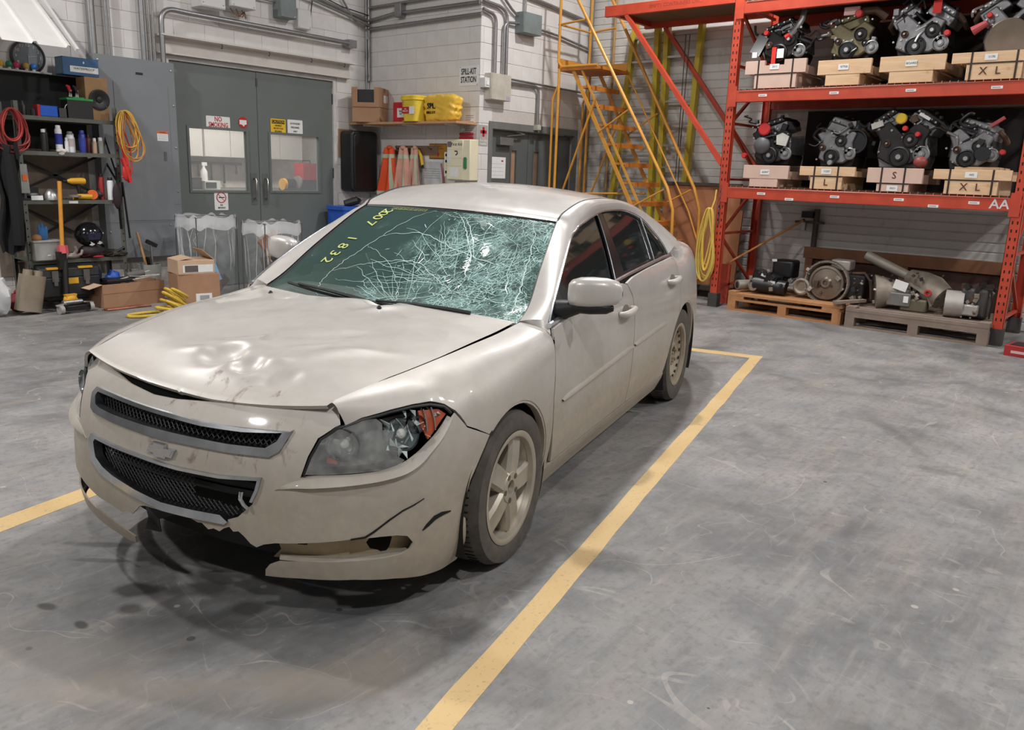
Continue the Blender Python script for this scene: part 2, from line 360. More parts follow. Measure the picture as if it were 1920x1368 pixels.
for l, x in ((la, -4.065), (lb, -4.235)):
    h = MB().tube([(x, -.02, 1.36), (x, .035, 1.355), (x, .045, 1.33), (x, .045, 1.13), (x, .035, 1.105), (x, -.02, 1.10)], .012, 8).build('pull_handle', CHROME if 'CHROME' in globals() else mat('bright steel', (196, 194, 190), .25, 1.0), l)
    MB().box(x - .045, x + .045, -.02, -.016, 1.02, 1.42).build('push_plate', mat('worn plate', (92, 96, 94), .5), l)
for x in (DX1 - .045, DX0 + .045):
    for z in (.35, 1.45, 2.45): MB().cyl((x, -.012, z - .07), (x, -.012, z + .07), .014, n=8).build('hinge', mat('dark hinge', (70, 74, 72), .5, .4), d1)
MB().box(dm - .012, dm + .012, -.03, -.012, 2.50, 2.60).build('top_bolt', mat('dark hinge'), d1)
# --- room behind the doors, lit by an unseen lamp added to brighten it
bk = mat('workshop wall', (214, 206, 198), .7)
tag(MB().box(-7.2, -2.2, -9.45, -9.35, 0, 3.0).build('wall_workshop', bk, ang=None), kind='structure')
tag(MB().box(-2.3, -2.2, -9.4, YL - .2, 0, 3.0).box(-7.2, -7.1, -9.4, YL - .2, 0, 3.0).build('wall_workshop_side', bk, ang=None), kind='structure')
tag(MB().box(-7.2, -2.2, -9.45, YL - .2, 3.0, 3.1).build('ceiling_workshop', bk, ang=None), kind='structure')
d = bpy.data.lights.new('workshop_fill_light', 'AREA'); d.shape = 'RECTANGLE'; d.size = 1.2; d.size_y = .3; d.energy = 60; d.color = (1, .95, .9)
wt = thing('workshop_fill_lamp', 'long ceiling lamp in the workshop behind the grey doors', 'lamp', (-4.6, -7.75, 2.97)); MB().box(-.62, .62, -.17, .17, .0, .03).build('housing', plain, wt)
o = bpy.data.objects.new('workshop_fill_light', d); link(o, wt); o.location = (0, 0, -.02)
CABW = mat('off white cabinet', (206, 204, 198), .5, 0, .04, 6)
for i, (xa, xb) in enumerate(((-3.75, -4.65), (-4.67, -5.55), (-5.57, -6.45))):
    c = thing('wall_cabinet', ('left', 'middle', 'right')[i] + 'most off white wall cabinet seen through the door windows', 'cabinet', ((xa + xb) / 2, -9.0, 1.62), 0, 'wall cabinets in the workshop'); w = abs(xa - xb) / 2
    MB().box(-w, w, -.33, .0, 0, .95).build('body', CABW, c)
    for s in (-1, 1): MB().box(min(0, s * w) + .006, max(0, s * w) - .006, .0, .02, .01, .94).build('cabinet_door', CABW, c)
wbn = thing('workbench', 'grey workbench with clutter behind the door windows', 'workbench', (-4.9, -8.75, 0)); MB().box(-1.6, 1.5, -.55, .45, 1.12, 1.16).build('bench_top', mat('grey bench top', (110, 106, 102), .6), wbn)
for x in (-1.55, 1.42):
    for y in (-.5, .38): MB().box(x, x + .06, y, y + .06, 0, 1.12).build('leg', mat('dull steel'), wbn)
def clutter(name, label, cat, loc, parts):
    t = thing(name, label, cat, loc)
    for nm, m, fn in parts: fn(MB()).build(nm, m, t)
    return t
RED = mat('red tool case', (170, 30, 34), .45); BLK = mat('black enamel', (24, 24, 25), .5); WHT = mat('white plastic', (222, 222, 220), .5); YEL = mat('tool yellow', (214, 160, 40), .5); ORG = mat('tool orange', (226, 106, 40), .5)
clutter('radio', 'small black radio on the bench behind the left door window', 'radio', (-4.15, -8.45, 1.16), [('case', BLK, lambda m: m.box(-.1, .1, -.08, .08, 0, .16)), ('front', mat('dark grille', (50, 50, 52), .6), lambda m: m.box(-.09, .09, .08, .086, .02, .14))])
clutter('parts_box', 'white cardboard parts box beside the black radio', 'box', (-4.38, -8.4, 1.16), [('carton', WHT, lambda m: m.box(-.12, .12, -.1, .1, 0, .12)), ('contents', BLK, lambda m: m.box(-.06, .11, -.08, .105, .02, .1))])
clutter('spray_bottle', 'white spray bottle standing under the wall cabinet', 'bottle', (-4.48, -8.7, 1.16), [('bottle_body', WHT, lambda m: m.lathe([(0, 0), (.05, 0), (.055, .02), (.05, .25), (.02, .30), (.02, .33)])), ('trigger_head', WHT, lambda m: m.box(-.05, .03, -.015, .015, .33, .38))])
clutter('tool_case', 'red tool case on the bench behind the right door window', 'case', (-6.05, -8.35, 1.16), [('case', RED, lambda m: m.box(-.16, .14, -.12, .12, 0.16, .42)), ('lower_case', BLK, lambda m: m.box(-.2, .18, -.12, .14, 0, .16)), ('handle', BLK, lambda m: m.tube([(-.08, 0, .42), (-.08, 0, .46), (.06, 0, .46), (.06, 0, .42)], .012))])
clutter('bench_grinder', 'yellow and black grinder in front of the red tool case', 'grinder', (-5.62, -8.25, 1.16), [('motor', BLK, lambda m: m.cyl((-.12, 0, .1), (.1, 0, .1), .075)), ('wheel_guard', YEL, lambda m: m.cyl((.06, .02, .09), (.11, .02, .09), .09)), ('grinding_wheel', mat('grey stone', (120, 118, 116), .8), lambda m: m.cyl((-.2, .02, .12), (-.17, .02, .12), .1)), ('foot', BLK, lambda m: m.box(-.12, .1, -.08, .08, 0, .04))])
rail = thing('tool_rail', 'steel rail of hanging hand tools under the wall cabinets', 'rail', (-4.6, -9.33, 1.52)); MB().box(-.9, .9, 0, .03, -.01, .03).build('bar', mat('dull steel'), rail)
for k in range(8): x = -.8 + .22 * k; L = .12 + .05 * (k * 7 % 4); MB().box(x, x + .02, .03, .045, -L, 0).ball((x + .01, .037, -L), (.025, .012, .03), 8, 6).build('hand_tool', BLK if k % 3 else hook_m, rail)

# --- bay side door (steel, with narrow panes)
d2 = bpy.data.objects.new('door_2', None); link(d2); d2.location = (0, YB, 0); tag(d2, kind='structure')
D2M = mat('dark grey door', (92, 96, 96), .4, 0, .06, 3)
MB().box(-6.27, -6.2, -.05, .012, 0, 2.19).box(-8.2, -8.13, -.05, .012, 0, 2.19).box(-8.13, -6.27, -.05, .012, 2.10, 2.19).build('door_frame', mat('grey frame', (112, 114, 112), .45), d2)
for x0, x1, gx0, gx1 in ((-6.275, -7.12, -6.76, -6.87), (-7.13, -8.125, -7.26, -7.37)):
    mb = MB(); a, b = -.12, -.075
    mb.box(x1, gx1, a, b, .01, 2.095).box(gx0, x0, a, b, .01, 2.095).box(gx1, gx0, a, b, .01, 1.15).box(gx1, gx0, a, b, 1.84, 2.095); l = mb.build('door_leaf', D2M, d2)
    MB().box(gx1 - .02, gx1, b, b + .01, 1.13, 1.86).box(gx0, gx0 + .02, b, b + .01, 1.13, 1.86).box(gx1, gx0, b, b + .01, 1.13, 1.15).box(gx1, gx0, b, b + .01, 1.84, 1.86).build('window_bead', D2M, l)
    MB().box(gx1, gx0, -.10, -.095, 1.15, 1.84).build('pane', mat('tan lit pane', (164, 132, 108), .2), l)
mb = MB().box(-6.72, -6.44, -.075, -.0, 1.90, 2.0); cl = mb.build('door_closer', mat('closer grey', (128, 128, 126), .4, .4), d2); MB().bar((-6.6, -.02, 2.02), (-6.95, .0, 2.06), .02, .01).bar((-6.95, 0, 2.06), (-6.80, -.04, 2.09), .02, .01).build('closer_arm', mat('closer grey'), cl)
# ---------------------------------------------------------------- car: skin surfaces (x forward, y left, z up)
def crom(xs, ys, x):
    """smooth (Catmull-Rom, non uniform) interpolation of ys over increasing xs"""
    xs=np.asarray(xs,float); ys=np.asarray(ys,float); x=np.clip(np.asarray(x,float),xs[0],xs[-1])
    n=len(xs); h=np.diff(xs); d=np.diff(ys,axis=0)/(h if ys.ndim==1 else h[:,None])
    m=np.zeros_like(ys); m[0]=d[0]; m[-1]=d[-1]
    for i in range(1,n-1): m[i]=(d[i-1]*h[i]+d[i]*h[i-1])/(h[i]+h[i-1])
    k=np.clip(np.searchsorted(xs,x,side='right')-1,0,n-2)
    t=(x-xs[k])/h[k]; hk=h[k]
    if ys.ndim>1: t=t[...,None]; hk=hk[...,None]
    return ((2*t**3-3*t**2+1)*ys[k]+(t**3-2*t**2+t)*hk*m[k]+(-2*t**3+3*t**2)*ys[k+1]+(t**3-t**2)*hk*m[k+1])
PLAN=np.array([(.905,0),(.898,.15),(.877,.32),(.835,.48),(.755,.63),(.635,.752),(.48,.835),(.3,.873),(0,.885),(-.5,.89),(-1.2,.893),(-2,.893),(-2.6,.89),(-3.1,.87),(-3.45,.82),(-3.7,.72),(-3.84,.55),(-3.9,.3),(-3.915,0)],float)
_e=np.concatenate([[PLAN[1]*[1,-1]],PLAN,[PLAN[-2]*[1,-1]]])
_s=np.concatenate([[0],np.cumsum(np.hypot(*np.diff(_e,axis=0).T))]); _s-=_s[1]
def plan(s):
    """plan point and outward normal at arc length s (0 = nose, left side)"""
    p=crom(_s,_e,s); q=crom(_s,_e,np.asarray(s)+1e-3)-crom(_s,_e,np.asarray(s)-1e-3)
    q/=np.hypot(q[...,0],q[...,1])[...,None]
    return p,np.stack([q[...,1],-q[...,0]],-1)
_ss=np.linspace(0,_s[-2],3000); _sx=plan(_ss)[0][:,0]
def s_of_x(x): return np.interp(-np.asarray(x,float),-_sx,_ss)
def x_of_s(s): return plan(s)[0][...,0]
ZK=[.10,.18,.26,.34,.45,.55,.65,.72,.78,.84,.90,.96,1.02,1.08]
SK=[0,s_of_x(.835),s_of_x(.635),s_of_x(.3),s_of_x(-.5),s_of_x(-2.0),s_of_x(-2.9),s_of_x(-3.7),_s[-2]]
OF=np.array([
[-.10,-.05,-.02,-.005,0,-.005,-.02,-.05,-.10,-.16,-.22,-.3,-.36,-.42],
[-.08,-.04,-.015,0,0,-.005,-.025,-.055,-.10,-.16,-.22,-.3,-.36,-.42],
[-.05,-.02,-.005,0,0,-.005,-.02,-.045,-.08,-.13,-.2,-.27,-.33,-.4],
[-.08,-.04,-.015,-.005,0,0,-.003,-.012,-.03,-.065,-.12,-.19,-.25,-.3],
[-.11,-.075,-.035,-.018,-.004,0,-.001,-.005,-.012,-.022,-.036,-.055,-.08,-.11],
[-.11,-.075,-.035,-.018,-.004,0,-.001,-.005,-.010,-.018,-.030,-.046,-.07,-.10],
[-.1,-.06,-.03,-.015,-.003,0,0,-.003,-.008,-.016,-.028,-.045,-.07,-.11],
[-.06,-.03,-.01,0,0,0,-.01,-.02,-.03,-.04,-.05,-.065,-.09,-.14],
[-.06,-.03,-.01,0,0,0,-.01,-.02,-.03,-.04,-.05,-.065,-.09,-.14]])
def _off(s,z):
    s=np.atleast_1d(np.asarray(s,float)); z=np.atleast_1d(np.asarray(z,float))
    a=crom(SK,OF,s)               # (n,14)
    zk=np.array(ZK); k=np.clip(np.searchsorted(zk,z,side='right')-1,0,len(zk)-2)
    h=np.diff(zk); i=np.arange(len(s))
    d=np.diff(a,axis=1)/h
    m=np.zeros_like(a); m[:,0]=d[:,0]; m[:,-1]=d[:,-1]
    m[:,1:-1]=(d[:,:-1]*h[1:]+d[:,1:]*h[:-1])/(h[1:]+h[:-1])
    t=np.clip((z-zk[k])/h[k],0,1)
    return (2*t**3-3*t**2+1)*a[i,k]+(t**3-2*t**2+t)*h[k]*m[i,k]+(-2*t**3+3*t**2)*a[i,k+1]+(t**3-t**2)*h[k]*m[i,k+1]
def W(s,z,o=0.):
    """lower body skin"""
    s=np.atleast_1d(np.asarray(s,float)); z=np.atleast_1d(np.asarray(z,float))
    p,n=plan(s); r=p+n*(_off(s,z)+o)[:,None]
    return np.stack([r[:,0],r[:,1],z],1)
# hood shut line (left) : x -> y , z
HX=[-.50,-.385,-.2,0,.15,.4,.6,.7,.8]
HY=[.705,.70,.695,.69,.68,.64,.59,.56,.53]
HZ=[.928,.918,.904,.898,.890,.866,.842,.823,.800]
def hood_edge(x):
    x=np.atleast_1d(np.asarray(x,float)); return np.stack([x,crom(HX,HY,x),crom(HX,HZ,x)],1)
VS=.70
def F(s,v,o=0.):
    """front wing: v<=VS is height on the skin, VS..1 rolls over to the hood shut line"""
    s=np.atleast_1d(np.asarray(s,float)); v=np.atleast_1d(np.asarray(v,float))
    lo=W(s,np.minimum(v,VS),o)
    t=np.clip((v-VS)/(1-VS),0,1)[:,None]
    a=W(s,np.full_like(v,VS),o); d=(a-W(s,np.full_like(v,VS-.01),o))/.01
    e=hood_edge(a[:,0]); e=e+np.array([0,0,o])
    L=np.linalg.norm(e-a,axis=1)[:,None]
    k=np.clip((s-1.25)/.65,0,1)[:,None]; k=k*k*(3-2*k)
    b=a+d*L*(.42+.24*k); c=e+np.array([0,.93,-.12])*L*(.40+.18*k)
    hi=(1-t)**3*a+3*t*(1-t)**2*b+3*t*t*(1-t)*c+t**3*e
    return np.where((v>VS)[:,None],hi,lo)
DX=[-3.9,-3.7,-3.4,-3.0,-2.5,-2.0]; DY=[.45,.60,.64,.655,.66,.66]; DZ=[.99,1.03,1.06,1.085,1.10,1.11]
VQ=.90
def Q(s,v,o=0.):
    """rear wing rolling over to the deck"""
    s=np.atleast_1d(np.asarray(s,float)); v=np.atleast_1d(np.asarray(v,float))
    lo=W(s,np.minimum(v,VQ),o)
    t=np.clip((v-VQ)/(1-VQ),0,1)[:,None]
    a=W(s,np.full_like(v,VQ),o); d=(a-W(s,np.full_like(v,VQ-.01),o))/.01
    e=np.stack([a[:,0],crom(DX,DY,a[:,0]),crom(DX,DZ,a[:,0])+o],1)
    L=np.linalg.norm(e-a,axis=1)[:,None]
    b=a+d*L*.5; c=e+np.array([0,.95,-.05])*L*.35
    hi=(1-t)**3*a+3*t*(1-t)**2*b+3*t*t*(1-t)*c+t**3*e
    return np.where((v>VQ)[:,None],hi,lo)
def Gy(x,z):
    """half width of the greenhouse side"""
    x=np.asarray(x,float); z=np.asarray(z,float); q=z-.93
    y=.832-.43*q-.25*q*q
    y=y-.045*np.clip((-2.3-x)/1.0,0,2)**2-.02*np.clip((x+.9)/.5,0,1)**2
    return y
def G(x,z,o=0.):
    x=np.atleast_1d(np.asarray(x,float)); z=np.atleast_1d(np.asarray(z,float))
    return np.stack([x,Gy(x,z)+o,z],1)
ROLL, PITCH, PIV = R_(1.6), R_(.6), np.array([0, 0, .3])      # the car leans onto its front left corner
_cr, _sr, _cp, _sp = math.cos(-ROLL), math.sin(-ROLL), math.cos(PITCH), math.sin(PITCH)
BODY = np.array([[1, 0, 0], [0, _cr, -_sr], [0, _sr, _cr]]) @ np.array([[_cp, 0, _sp], [0, 1, 0], [-_sp, 0, _cp]])
def lean(p): return (np.asarray(p, float) - PIV) @ BODY.T + PIV
BM = Matrix([[*BODY[i], float((PIV - BODY @ PIV)[i])] for i in range(3)] + [[0, 0, 0, 1]])
def CB(): return MB(BM)

car = thing('sedan_car', 'dusty beige four door sedan with shattered windshield and torn front bumper', 'car', (0, 0, 0), R_(14.736))

# --- paint with road dust on the lower flanks
def make_paint():
    t = NT('champagne paint'); co = t.co()
    sep = t.n('ShaderNodeSeparateXYZ'); t.l(co, sep.inputs[0]); z = sep.outputs[2]
    n1 = t.noise(2.2, 5, .6, co); n2 = t.noise(28, 4, .6, co); n3 = t.noise(7, 6, .65, co, .8)
    low = t.math('SUBTRACT', 1.0, t.math('MULTIPLY', t.math('SUBTRACT', z, .44), 1.6), True)
    dust = t.math('ADD', t.math('MULTIPLY', low, .95), t.math('MULTIPLY', t.math('SUBTRACT', n1, .5), .9), True)
    dust = t.math('MULTIPLY', dust, t.math('ADD', t.math('MULTIPLY', n2, .35), .72), True)
    paint = t.ramp(n3, [(.3, srgb(200, 196, 191)), (.7, srgb(210, 206, 202))])
    dirt = t.ramp(n2, [(.3, srgb(146, 135, 118)), (.7, srgb(168, 157, 140))])
    nose = t.math('MULTIPLY', t.math('MULTIPLY', t.math('GREATER_THAN', sep.outputs[0], .70), t.math('LESS_THAN', t.math('ABSOLUTE', t.math('SUBTRACT', sep.outputs[1], .20)), .30)), t.math('GREATER_THAN', z, .56))
    scf = t.math('MULTIPLY', nose, t.ramp(t.noise(9, 5, .7, co, .5, (1, 1.6, .8)), [(.56, (0, 0, 0)), (.68, (.75, .75, .75))]))
    t.set(Base_Color=t.mix(scf, t.mix(dust, paint, dirt), srgb(112, 88, 74)), Metallic=t.math('MULTIPLY', t.math('SUBTRACT', 1.0, dust), .22),
          Roughness=t.math('ADD', t.math('MULTIPLY', dust, .42), t.math('ADD', .27, t.math('MULTIPLY', n3, .12))), Coat_Weight=t.math('MULTIPLY', t.math('SUBTRACT', 1.0, dust), .9), Coat_Roughness=.07)
    return t.m
PAINT = make_paint()
BLACKP = mat('black plastic', (26, 26, 27), .45, 0, .2, 12)
DARK = mat('dark cavity', (12, 12, 12), .9, 0, .2, 6)
CHROME = mat('chrome', (205, 208, 212), .12, 1.0, .06, 20)
CHROMED = mat('dusty chrome', (196, 200, 206), .22, 1.0, .18, 14)
RUBBER = mat('tyre rubber', (84, 79, 73), .82, 0, .25, 18, .001)
ALLOY = mat('dusty alloy', (176, 168, 154), .42, .45, .14, 9)
STEELW = mat('dusty steel wheel', (158, 146, 126), .6, .2, .16, 9)
DGLASS = NT('side glass'); DGLASS.set(Base_Color=srgb(24, 34, 34), Roughness=.04, Alpha=.62, Specular_IOR_Level=.7); DGLASS = DGLASS.m
SEATC = mat('grey seat cloth', (138, 134, 128), .85, 0, .15, 20, .001)
DASHC = mat('dashboard plastic', (112, 114, 110), .6, 0, .12, 14)
UNDER = mat('underbody', (30, 29, 28), .8, 0, .25, 6)

def inpoly(P, poly):
    x, y = P[:, 0], P[:, 1]; c = np.zeros(len(P), bool); q = np.asarray(poly, float); n = len(q)
    for i in range(n):
        x1, y1 = q[i]; x2, y2 = q[(i + 1) % n]
        if y1 == y2: continue
        t = ((y1 > y) != (y2 > y)) & (x < (x2 - x1) * (y - y1) / (y2 - y1) + x1); c ^= t
    return c
def dense(poly, h):
    out = []; n = len(poly)
    for i in range(n):
        a, b = np.array(poly[i], float), np.array(poly[(i + 1) % n], float); k = max(1, int(math.ceil(np.hypot(*(b - a)) / h)))
        out += [a + (b - a) * j / k for j in range(k)]
    return out
def smooth_poly(P, k=4, closed=True):
    P = np.asarray(P, float); n = len(P); out = []
    for i in range(n if closed else n - 1):
        p0, p1, p2, p3 = [P[j % n] if closed else P[min(max(j, 0), n - 1)] for j in (i - 1, i, i + 1, i + 2)]
        for j in range(k):
            t = j / k; out.append(.5 * ((2 * p1) + (-p0 + p2) * t + (2 * p0 - 5 * p1 + 4 * p2 - p3) * t * t + (-p0 + 3 * p1 - 3 * p2 + p3) * t ** 3))
    if not closed: out.append(P[-1])
    return [tuple(p) for p in out]
def inset(poly, d):
    P = np.asarray(poly, float); n = len(P); ar = .5 * sum(P[i][0] * P[(i + 1) % n][1] - P[(i + 1) % n][0] * P[i][1] for i in range(n)); sg = 1 if ar > 0 else -1; out = []
    for i in range(n):
        a, b, c = P[i - 1], P[i], P[(i + 1) % n]; e1 = (b - a) / (np.hypot(*(b - a)) + 1e-9); e2 = (c - b) / (np.hypot(*(c - b)) + 1e-9)
        n1, n2 = np.array([-e1[1], e1[0]]) * sg, np.array([-e2[1], e2[0]]) * sg; m = n1 + n2; m /= max(.35, np.dot(m, m) / 2) * 2 / 2
        out.append(tuple(b + m * d / 1.0 * .5 * (2 if np.dot(n1, n2) > .99 else 1.0) if np.dot(n1, n2) > .99 else b + m * d * .5 * 1.2))
    return out
def panel(name, fn, outer, m, parent, holes=(), step=.03, thick=.012, o=0.0, mirror=False, disp=None, world=True):
    """sheet cut to an outline (with holes) on the surface fn(a, b, offset), with a turned-in rim"""
    loops = [dense(outer, step)] + [dense(h, step) for h in holes]
    A = np.array(outer, float); lo, hi = A.min(0), A.max(0)
    gx, gy = np.meshgrid(np.arange(lo[0] + step / 2, hi[0], step), np.arange(lo[1] + step / 2, hi[1], step), indexing='ij')
    Gp = np.stack([gx.ravel() + (np.arange(gx.size) % 2) * 1e-4, gy.ravel()], 1); Gp = Gp[inpoly(Gp, outer)]
    for h in holes: Gp = Gp[~inpoly(Gp, h)]
    Bp = np.array([p for L in loops for p in L])
    keep = [i for i, g in enumerate(Gp) if np.min((Bp[:, 0] - g[0]) ** 2 + (Bp[:, 1] - g[1]) ** 2) > (.5 * step) ** 2]
    V = [Vector(p) for p in Bp] + [Vector(Gp[i]) for i in keep]; E = []; k = 0
    for L in loops:
        n = len(L); E += [(k + i, k + (i + 1) % n) for i in range(n)]; k += n
    r = delaunay_2d_cdt(V, E, [], 0, 1e-6)
    v2 = np.array([(p.x, p.y) for p in r[0]]); T = np.array([q for q in r[2] if len(q) == 3])
    cen = v2[T].mean(1); ok = inpoly(cen, outer)
    for h in holes: ok &= ~inpoly(cen, h)
    T = T[ok]
    used = np.unique(T); mp = -np.ones(len(v2), int); mp[used] = np.arange(len(used)); v2 = v2[used]; T = mp[T]
    P = fn(v2[:, 0], v2[:, 1], o)
    Pi = fn(v2[:, 0], v2[:, 1], o - thick)
    if disp is not None: dP = disp(P); P = P + dP; Pi = Pi + dP
    nrm = np.cross(P[T[:, 1]] - P[T[:, 0]], P[T[:, 2]] - P[T[:, 0]]); out = (P - Pi)[T[:, 0]]
    fl = (nrm * out).sum(1) < 0; T[fl] = T[fl][:, ::-1]
    cnt = {}
    for t in T:
        for i in range(3):
            a, b = int(t[i]), int(t[(i + 1) % 3]); cnt[(a, b)] = cnt.get((a, b), 0) + 1
    rim = [(a, b) for (a, b) in cnt if (b, a) not in cnt]
    n = len(P); allv = [P]; F_ = [tuple(t) for t in T]
    if thick > 0:
        rv = sorted({a for e in rim for a in e}); ri = {a: i for i, a in enumerate(rv)}; m_ = len(rv)
        allv += [P[rv], Pi[rv]]; F_ += [(n + ri[b], n + ri[a], n + m_ + ri[a], n + m_ + ri[b]) for a, b in rim]
    allv = np.concatenate(allv)
    if mirror: allv = allv * [1, -1, 1]; F_ = [q[::-1] for q in F_]
    if world: allv = lean(allv)
    return mesh_obj(name, allv, F_, m, parent, 50)
def W2(s, z, o=0.):
    s = np.atleast_1d(np.asarray(s, float)); p = W(np.abs(s), z, o); p[:, 1] *= np.where(s < 0, -1, 1); return p
def WX(x, z, o=0.): return W(s_of_x(x), z, o)
def tubeon(fn, pts, r, o=0.0, n=6, mirror=False, closed=False):
    P = np.asarray(dense(pts, .02) if closed else [q for i in range(len(pts) - 1) for q in [np.array(pts[i]) + (np.array(pts[i + 1]) - np.array(pts[i])) * j / 6 for j in range(6)]] + [np.array(pts[-1])])
    p = fn(P[:, 0], P[:, 1], o)
    if mirror: p = p * [1, -1, 1]
    return CB().tube([tuple(q) for q in p], r, n, closed)
def ribbon(fn, pts, w, o):
    P = np.asarray(pts, float); V = []
    for i in range(len(P)):
        d = P[min(i + 1, len(P) - 1)] - P[max(i - 1, 0)]; d /= np.hypot(*d); nn = np.array([-d[1], d[0]]); ww = w[i] if hasattr(w, '__len__') else w
        V += [P[i] + nn * ww / 2, P[i] - nn * ww / 2]
    V = np.array(V); p = fn(V[:, 0], V[:, 1], o); q = fn(V[:, 0], V[:, 1], o - .004); n = len(p)
    mb = CB(); mb.add([tuple(x) for x in p] + [tuple(x) for x in q], [(2 * i, 2 * i + 1, 2 * i + 3, 2 * i + 2) for i in range(len(P) - 1)] + [(2 * i, 2 * i + 2, n + 2 * i + 2, n + 2 * i) for i in range(len(P) - 1)] + [(2 * i + 1, n + 2 * i + 1, n + 2 * i + 3, 2 * i + 3) for i in range(len(P) - 1)])
    return mb
sx = lambda x: float(s_of_x(x))
FA, FAR, RA, RAR = (-.01, .33), .362, (-2.80, .325), .388     # wheel arches

# --- front bumper skin
HEAD = [(.534, .588), (.554, .646), (.584, .70), (.64, .772), (.738, .803), (.858, .811), (.949, .811), (1.016, .802), (1.068, .779), (1.088, .747), (1.061, .73), (.997, .677), (.933, .637), (.875, .616), (.797, .597), (.675, .59)]
half = [(.1, .765), (.22, .772), (.342, .776), (.469, .785), (.56, .796), (.625, .806), (.645, .78), (.652, .745), (.632, .738), (.575, .705), (.546, .65), (.524, .580), (.675, .582), (.797, .589), (.875, .608), (.935, .63), (1.0, .67), (1.066, .722), (1.098, .745), (1.147, .685), (1.285, .622), (1.227, .554), (1.168, .481), (1.135, .40), (1.123, .363), (1.156, .336), (1.185, .228), (1.18, .145), (1.08, .15), (.957, .171), (.843, .197), (.702, .214), (.52, .214), (.385, .205),
        (.392, .235), (.41, .258), (.45, .279), (.54, .288), (.68, .289), (.788, .289), (.855, .291), (.89, .305), (.903, .325), (.88, .355), (.84, .366), (.787, .370), (.686, .371), (.56, .360), (.44, .349), (.40, .338), (.372, .322), (.352, .332), (.33, .356), (.31, .371), (.29, .366), (.276, .381), (.255, .372), (.235, .356), (.212, .362), (.19, .353), (.165, .372), (.147, .370), (.12, .378)]
right = [(-.09, .374), (-.121, .366), (-.155, .334), (-.173, .319), (-.20, .325), (-.235, .308), (-.30, .322), (-.365, .325), (-.46, .345), (-.56, .362), (-.686, .371), (-.787, .370), (-.88, .355), (-.903, .325), (-.855, .291), (-.70, .285), (-.52, .270), (-.40, .255), (-.30, .238), (-.205, .212), (-.225, .175), (-.27, .17), (-.38, .185), (-.52, .2), (-.702, .21), (-.843, .197), (-.957, .171), (-1.08, .15), (-1.18, .145)] + [(-a, b) for a, b in half[5:27][::-1]] + [(-.56, .800), (-.469, .790), (-.372, .780), (-.261, .764), (-.119, .753), (0, .757)]
UG = [(.484, .722), (.471, .716), (.31, .712), (.148, .709), (0, .716), (-.148, .718), (-.31, .722), (-.43, .722), (-.445, .70), (-.42, .66), (-.39, .648), (-.264, .643), (-.1, .640), (0, .638), (.1, .640), (.264, .640), (.413, .644), (.446, .664)]
LG = [(.392, .568), (.241, .554), (.073, .551), (0, .553), (-.08, .556), (-.241, .560), (-.385, .567), (-.40, .545), (-.385, .475), (-.33, .442), (-.25, .424), (-.13, .402), (0, .387), (.137, .391), (.25, .396), (.307, .42), (.363, .475)]
def rake(p):                                  # pocket under the head lamps: crease in the skin
    return np.zeros_like(p)
bumper = panel('front_bumper', W2, half + right, PAINT, car, [UG, LG], .028, .006)
bumper['label'] = 'torn beige bumper skin with a missing lower centre'
ribbon(W2, [(.686, .371), (.70, .3725), (.732, .375), (.76, .391), (.813, .427), (.86, .452), (.90, .464), (.94, .479)], [.005, .005, .006, .006, .005, .004, .003, .001], .0035).build('bumper_crack', DARK, bumper)
ribbon(W2, [(.938, .362), (.955, .375), (.987, .396), (1.02, .402), (1.062, .399)], [.002, .012, .016, .013, .003], .0035).build('bumper_slit', DARK, bumper)
def flare(s, z, o=0.): return W2(s, z, o)
# ridge that runs under the head lamps
for sg in (1, -1):
    L = [(.441, .534), (.50, .543), (.571, .548), (.66, .556), (.742, .563), (.80, .569), (.87, .58), (.92, .604), (.955, .632), (1.02, .675), (1.075, .722)]
    U = [(.441, .536), (.50, .566), (.56, .579), (.66, .582), (.742, .585), (.80, .590), (.87, .606), (.925, .631), (.96, .652), (1.02, .689), (1.078, .732)]
    mb = CB(); V = []
    for (a, b), (c, d) in zip(smooth_poly(L, 3, False), smooth_poly(U, 3, False)):
        k = min(1, (a - .44) / .12) * min(1.0, (1.09 - a) / .15)
        p0 = W([a], [b], .001)[0]; p1 = W([a + (c - a) * .25], [b + (d - b) * .25], .001 + .018 * k)[0]; p2 = W([c], [d], .004)[0]; p3 = W([c], [d + .004], -.02)[0]
        V += [p0, p1, p2, p3]
    V = np.array(V) * [1, sg, 1]; n = len(V) // 4
    mb.add([tuple(p) for p in V], [((i * 4 + j), (i * 4 + j + 1), (i * 4 + j + 5), (i * 4 + j + 4))[::-sg] for i in range(n - 1) for j in range(3)])
    mb.build('lamp_ridge', PAINT, bumper, 60)
# recessed lower intake liners behind the torn skin
liner_m = mat('dusty liner', (166, 150, 122), .8, 0, .2, 10)
lin = panel('intake_liner', W2, [(.40, .375), (.70, .385), (.93, .38), (.93, .27), (.40, .262), (.435, .30), (.425, .335)], liner_m, bumper, [[(.50, .325), (.535, .325), (.535, .352), (.50, .352)], [(.745, .33), (.77, .362), (.82, .362), (.845, .335), (.835, .30), (.815, .276), (.79, .295), (.76, .305)]], .025, .004, -.05)
panel('lower_lip_shelf', lambda s, z, o=0.: W2(s, np.full_like(np.atleast_1d(np.asarray(z, float)), .286) + (np.atleast_1d(z) * 0), np.asarray(z) + o * 0), [(.43, -.055), (.90, -.055), (.90, 0), (.45, 0)], PAINT, bumper, step=.03, thick=0)
panel('intake_liner', W2, [(-.40, .375), (-.70, .385), (-.93, .38), (-.93, .27), (-.40, .262)], BLACKP, bumper, [], .03, .004, -.06)
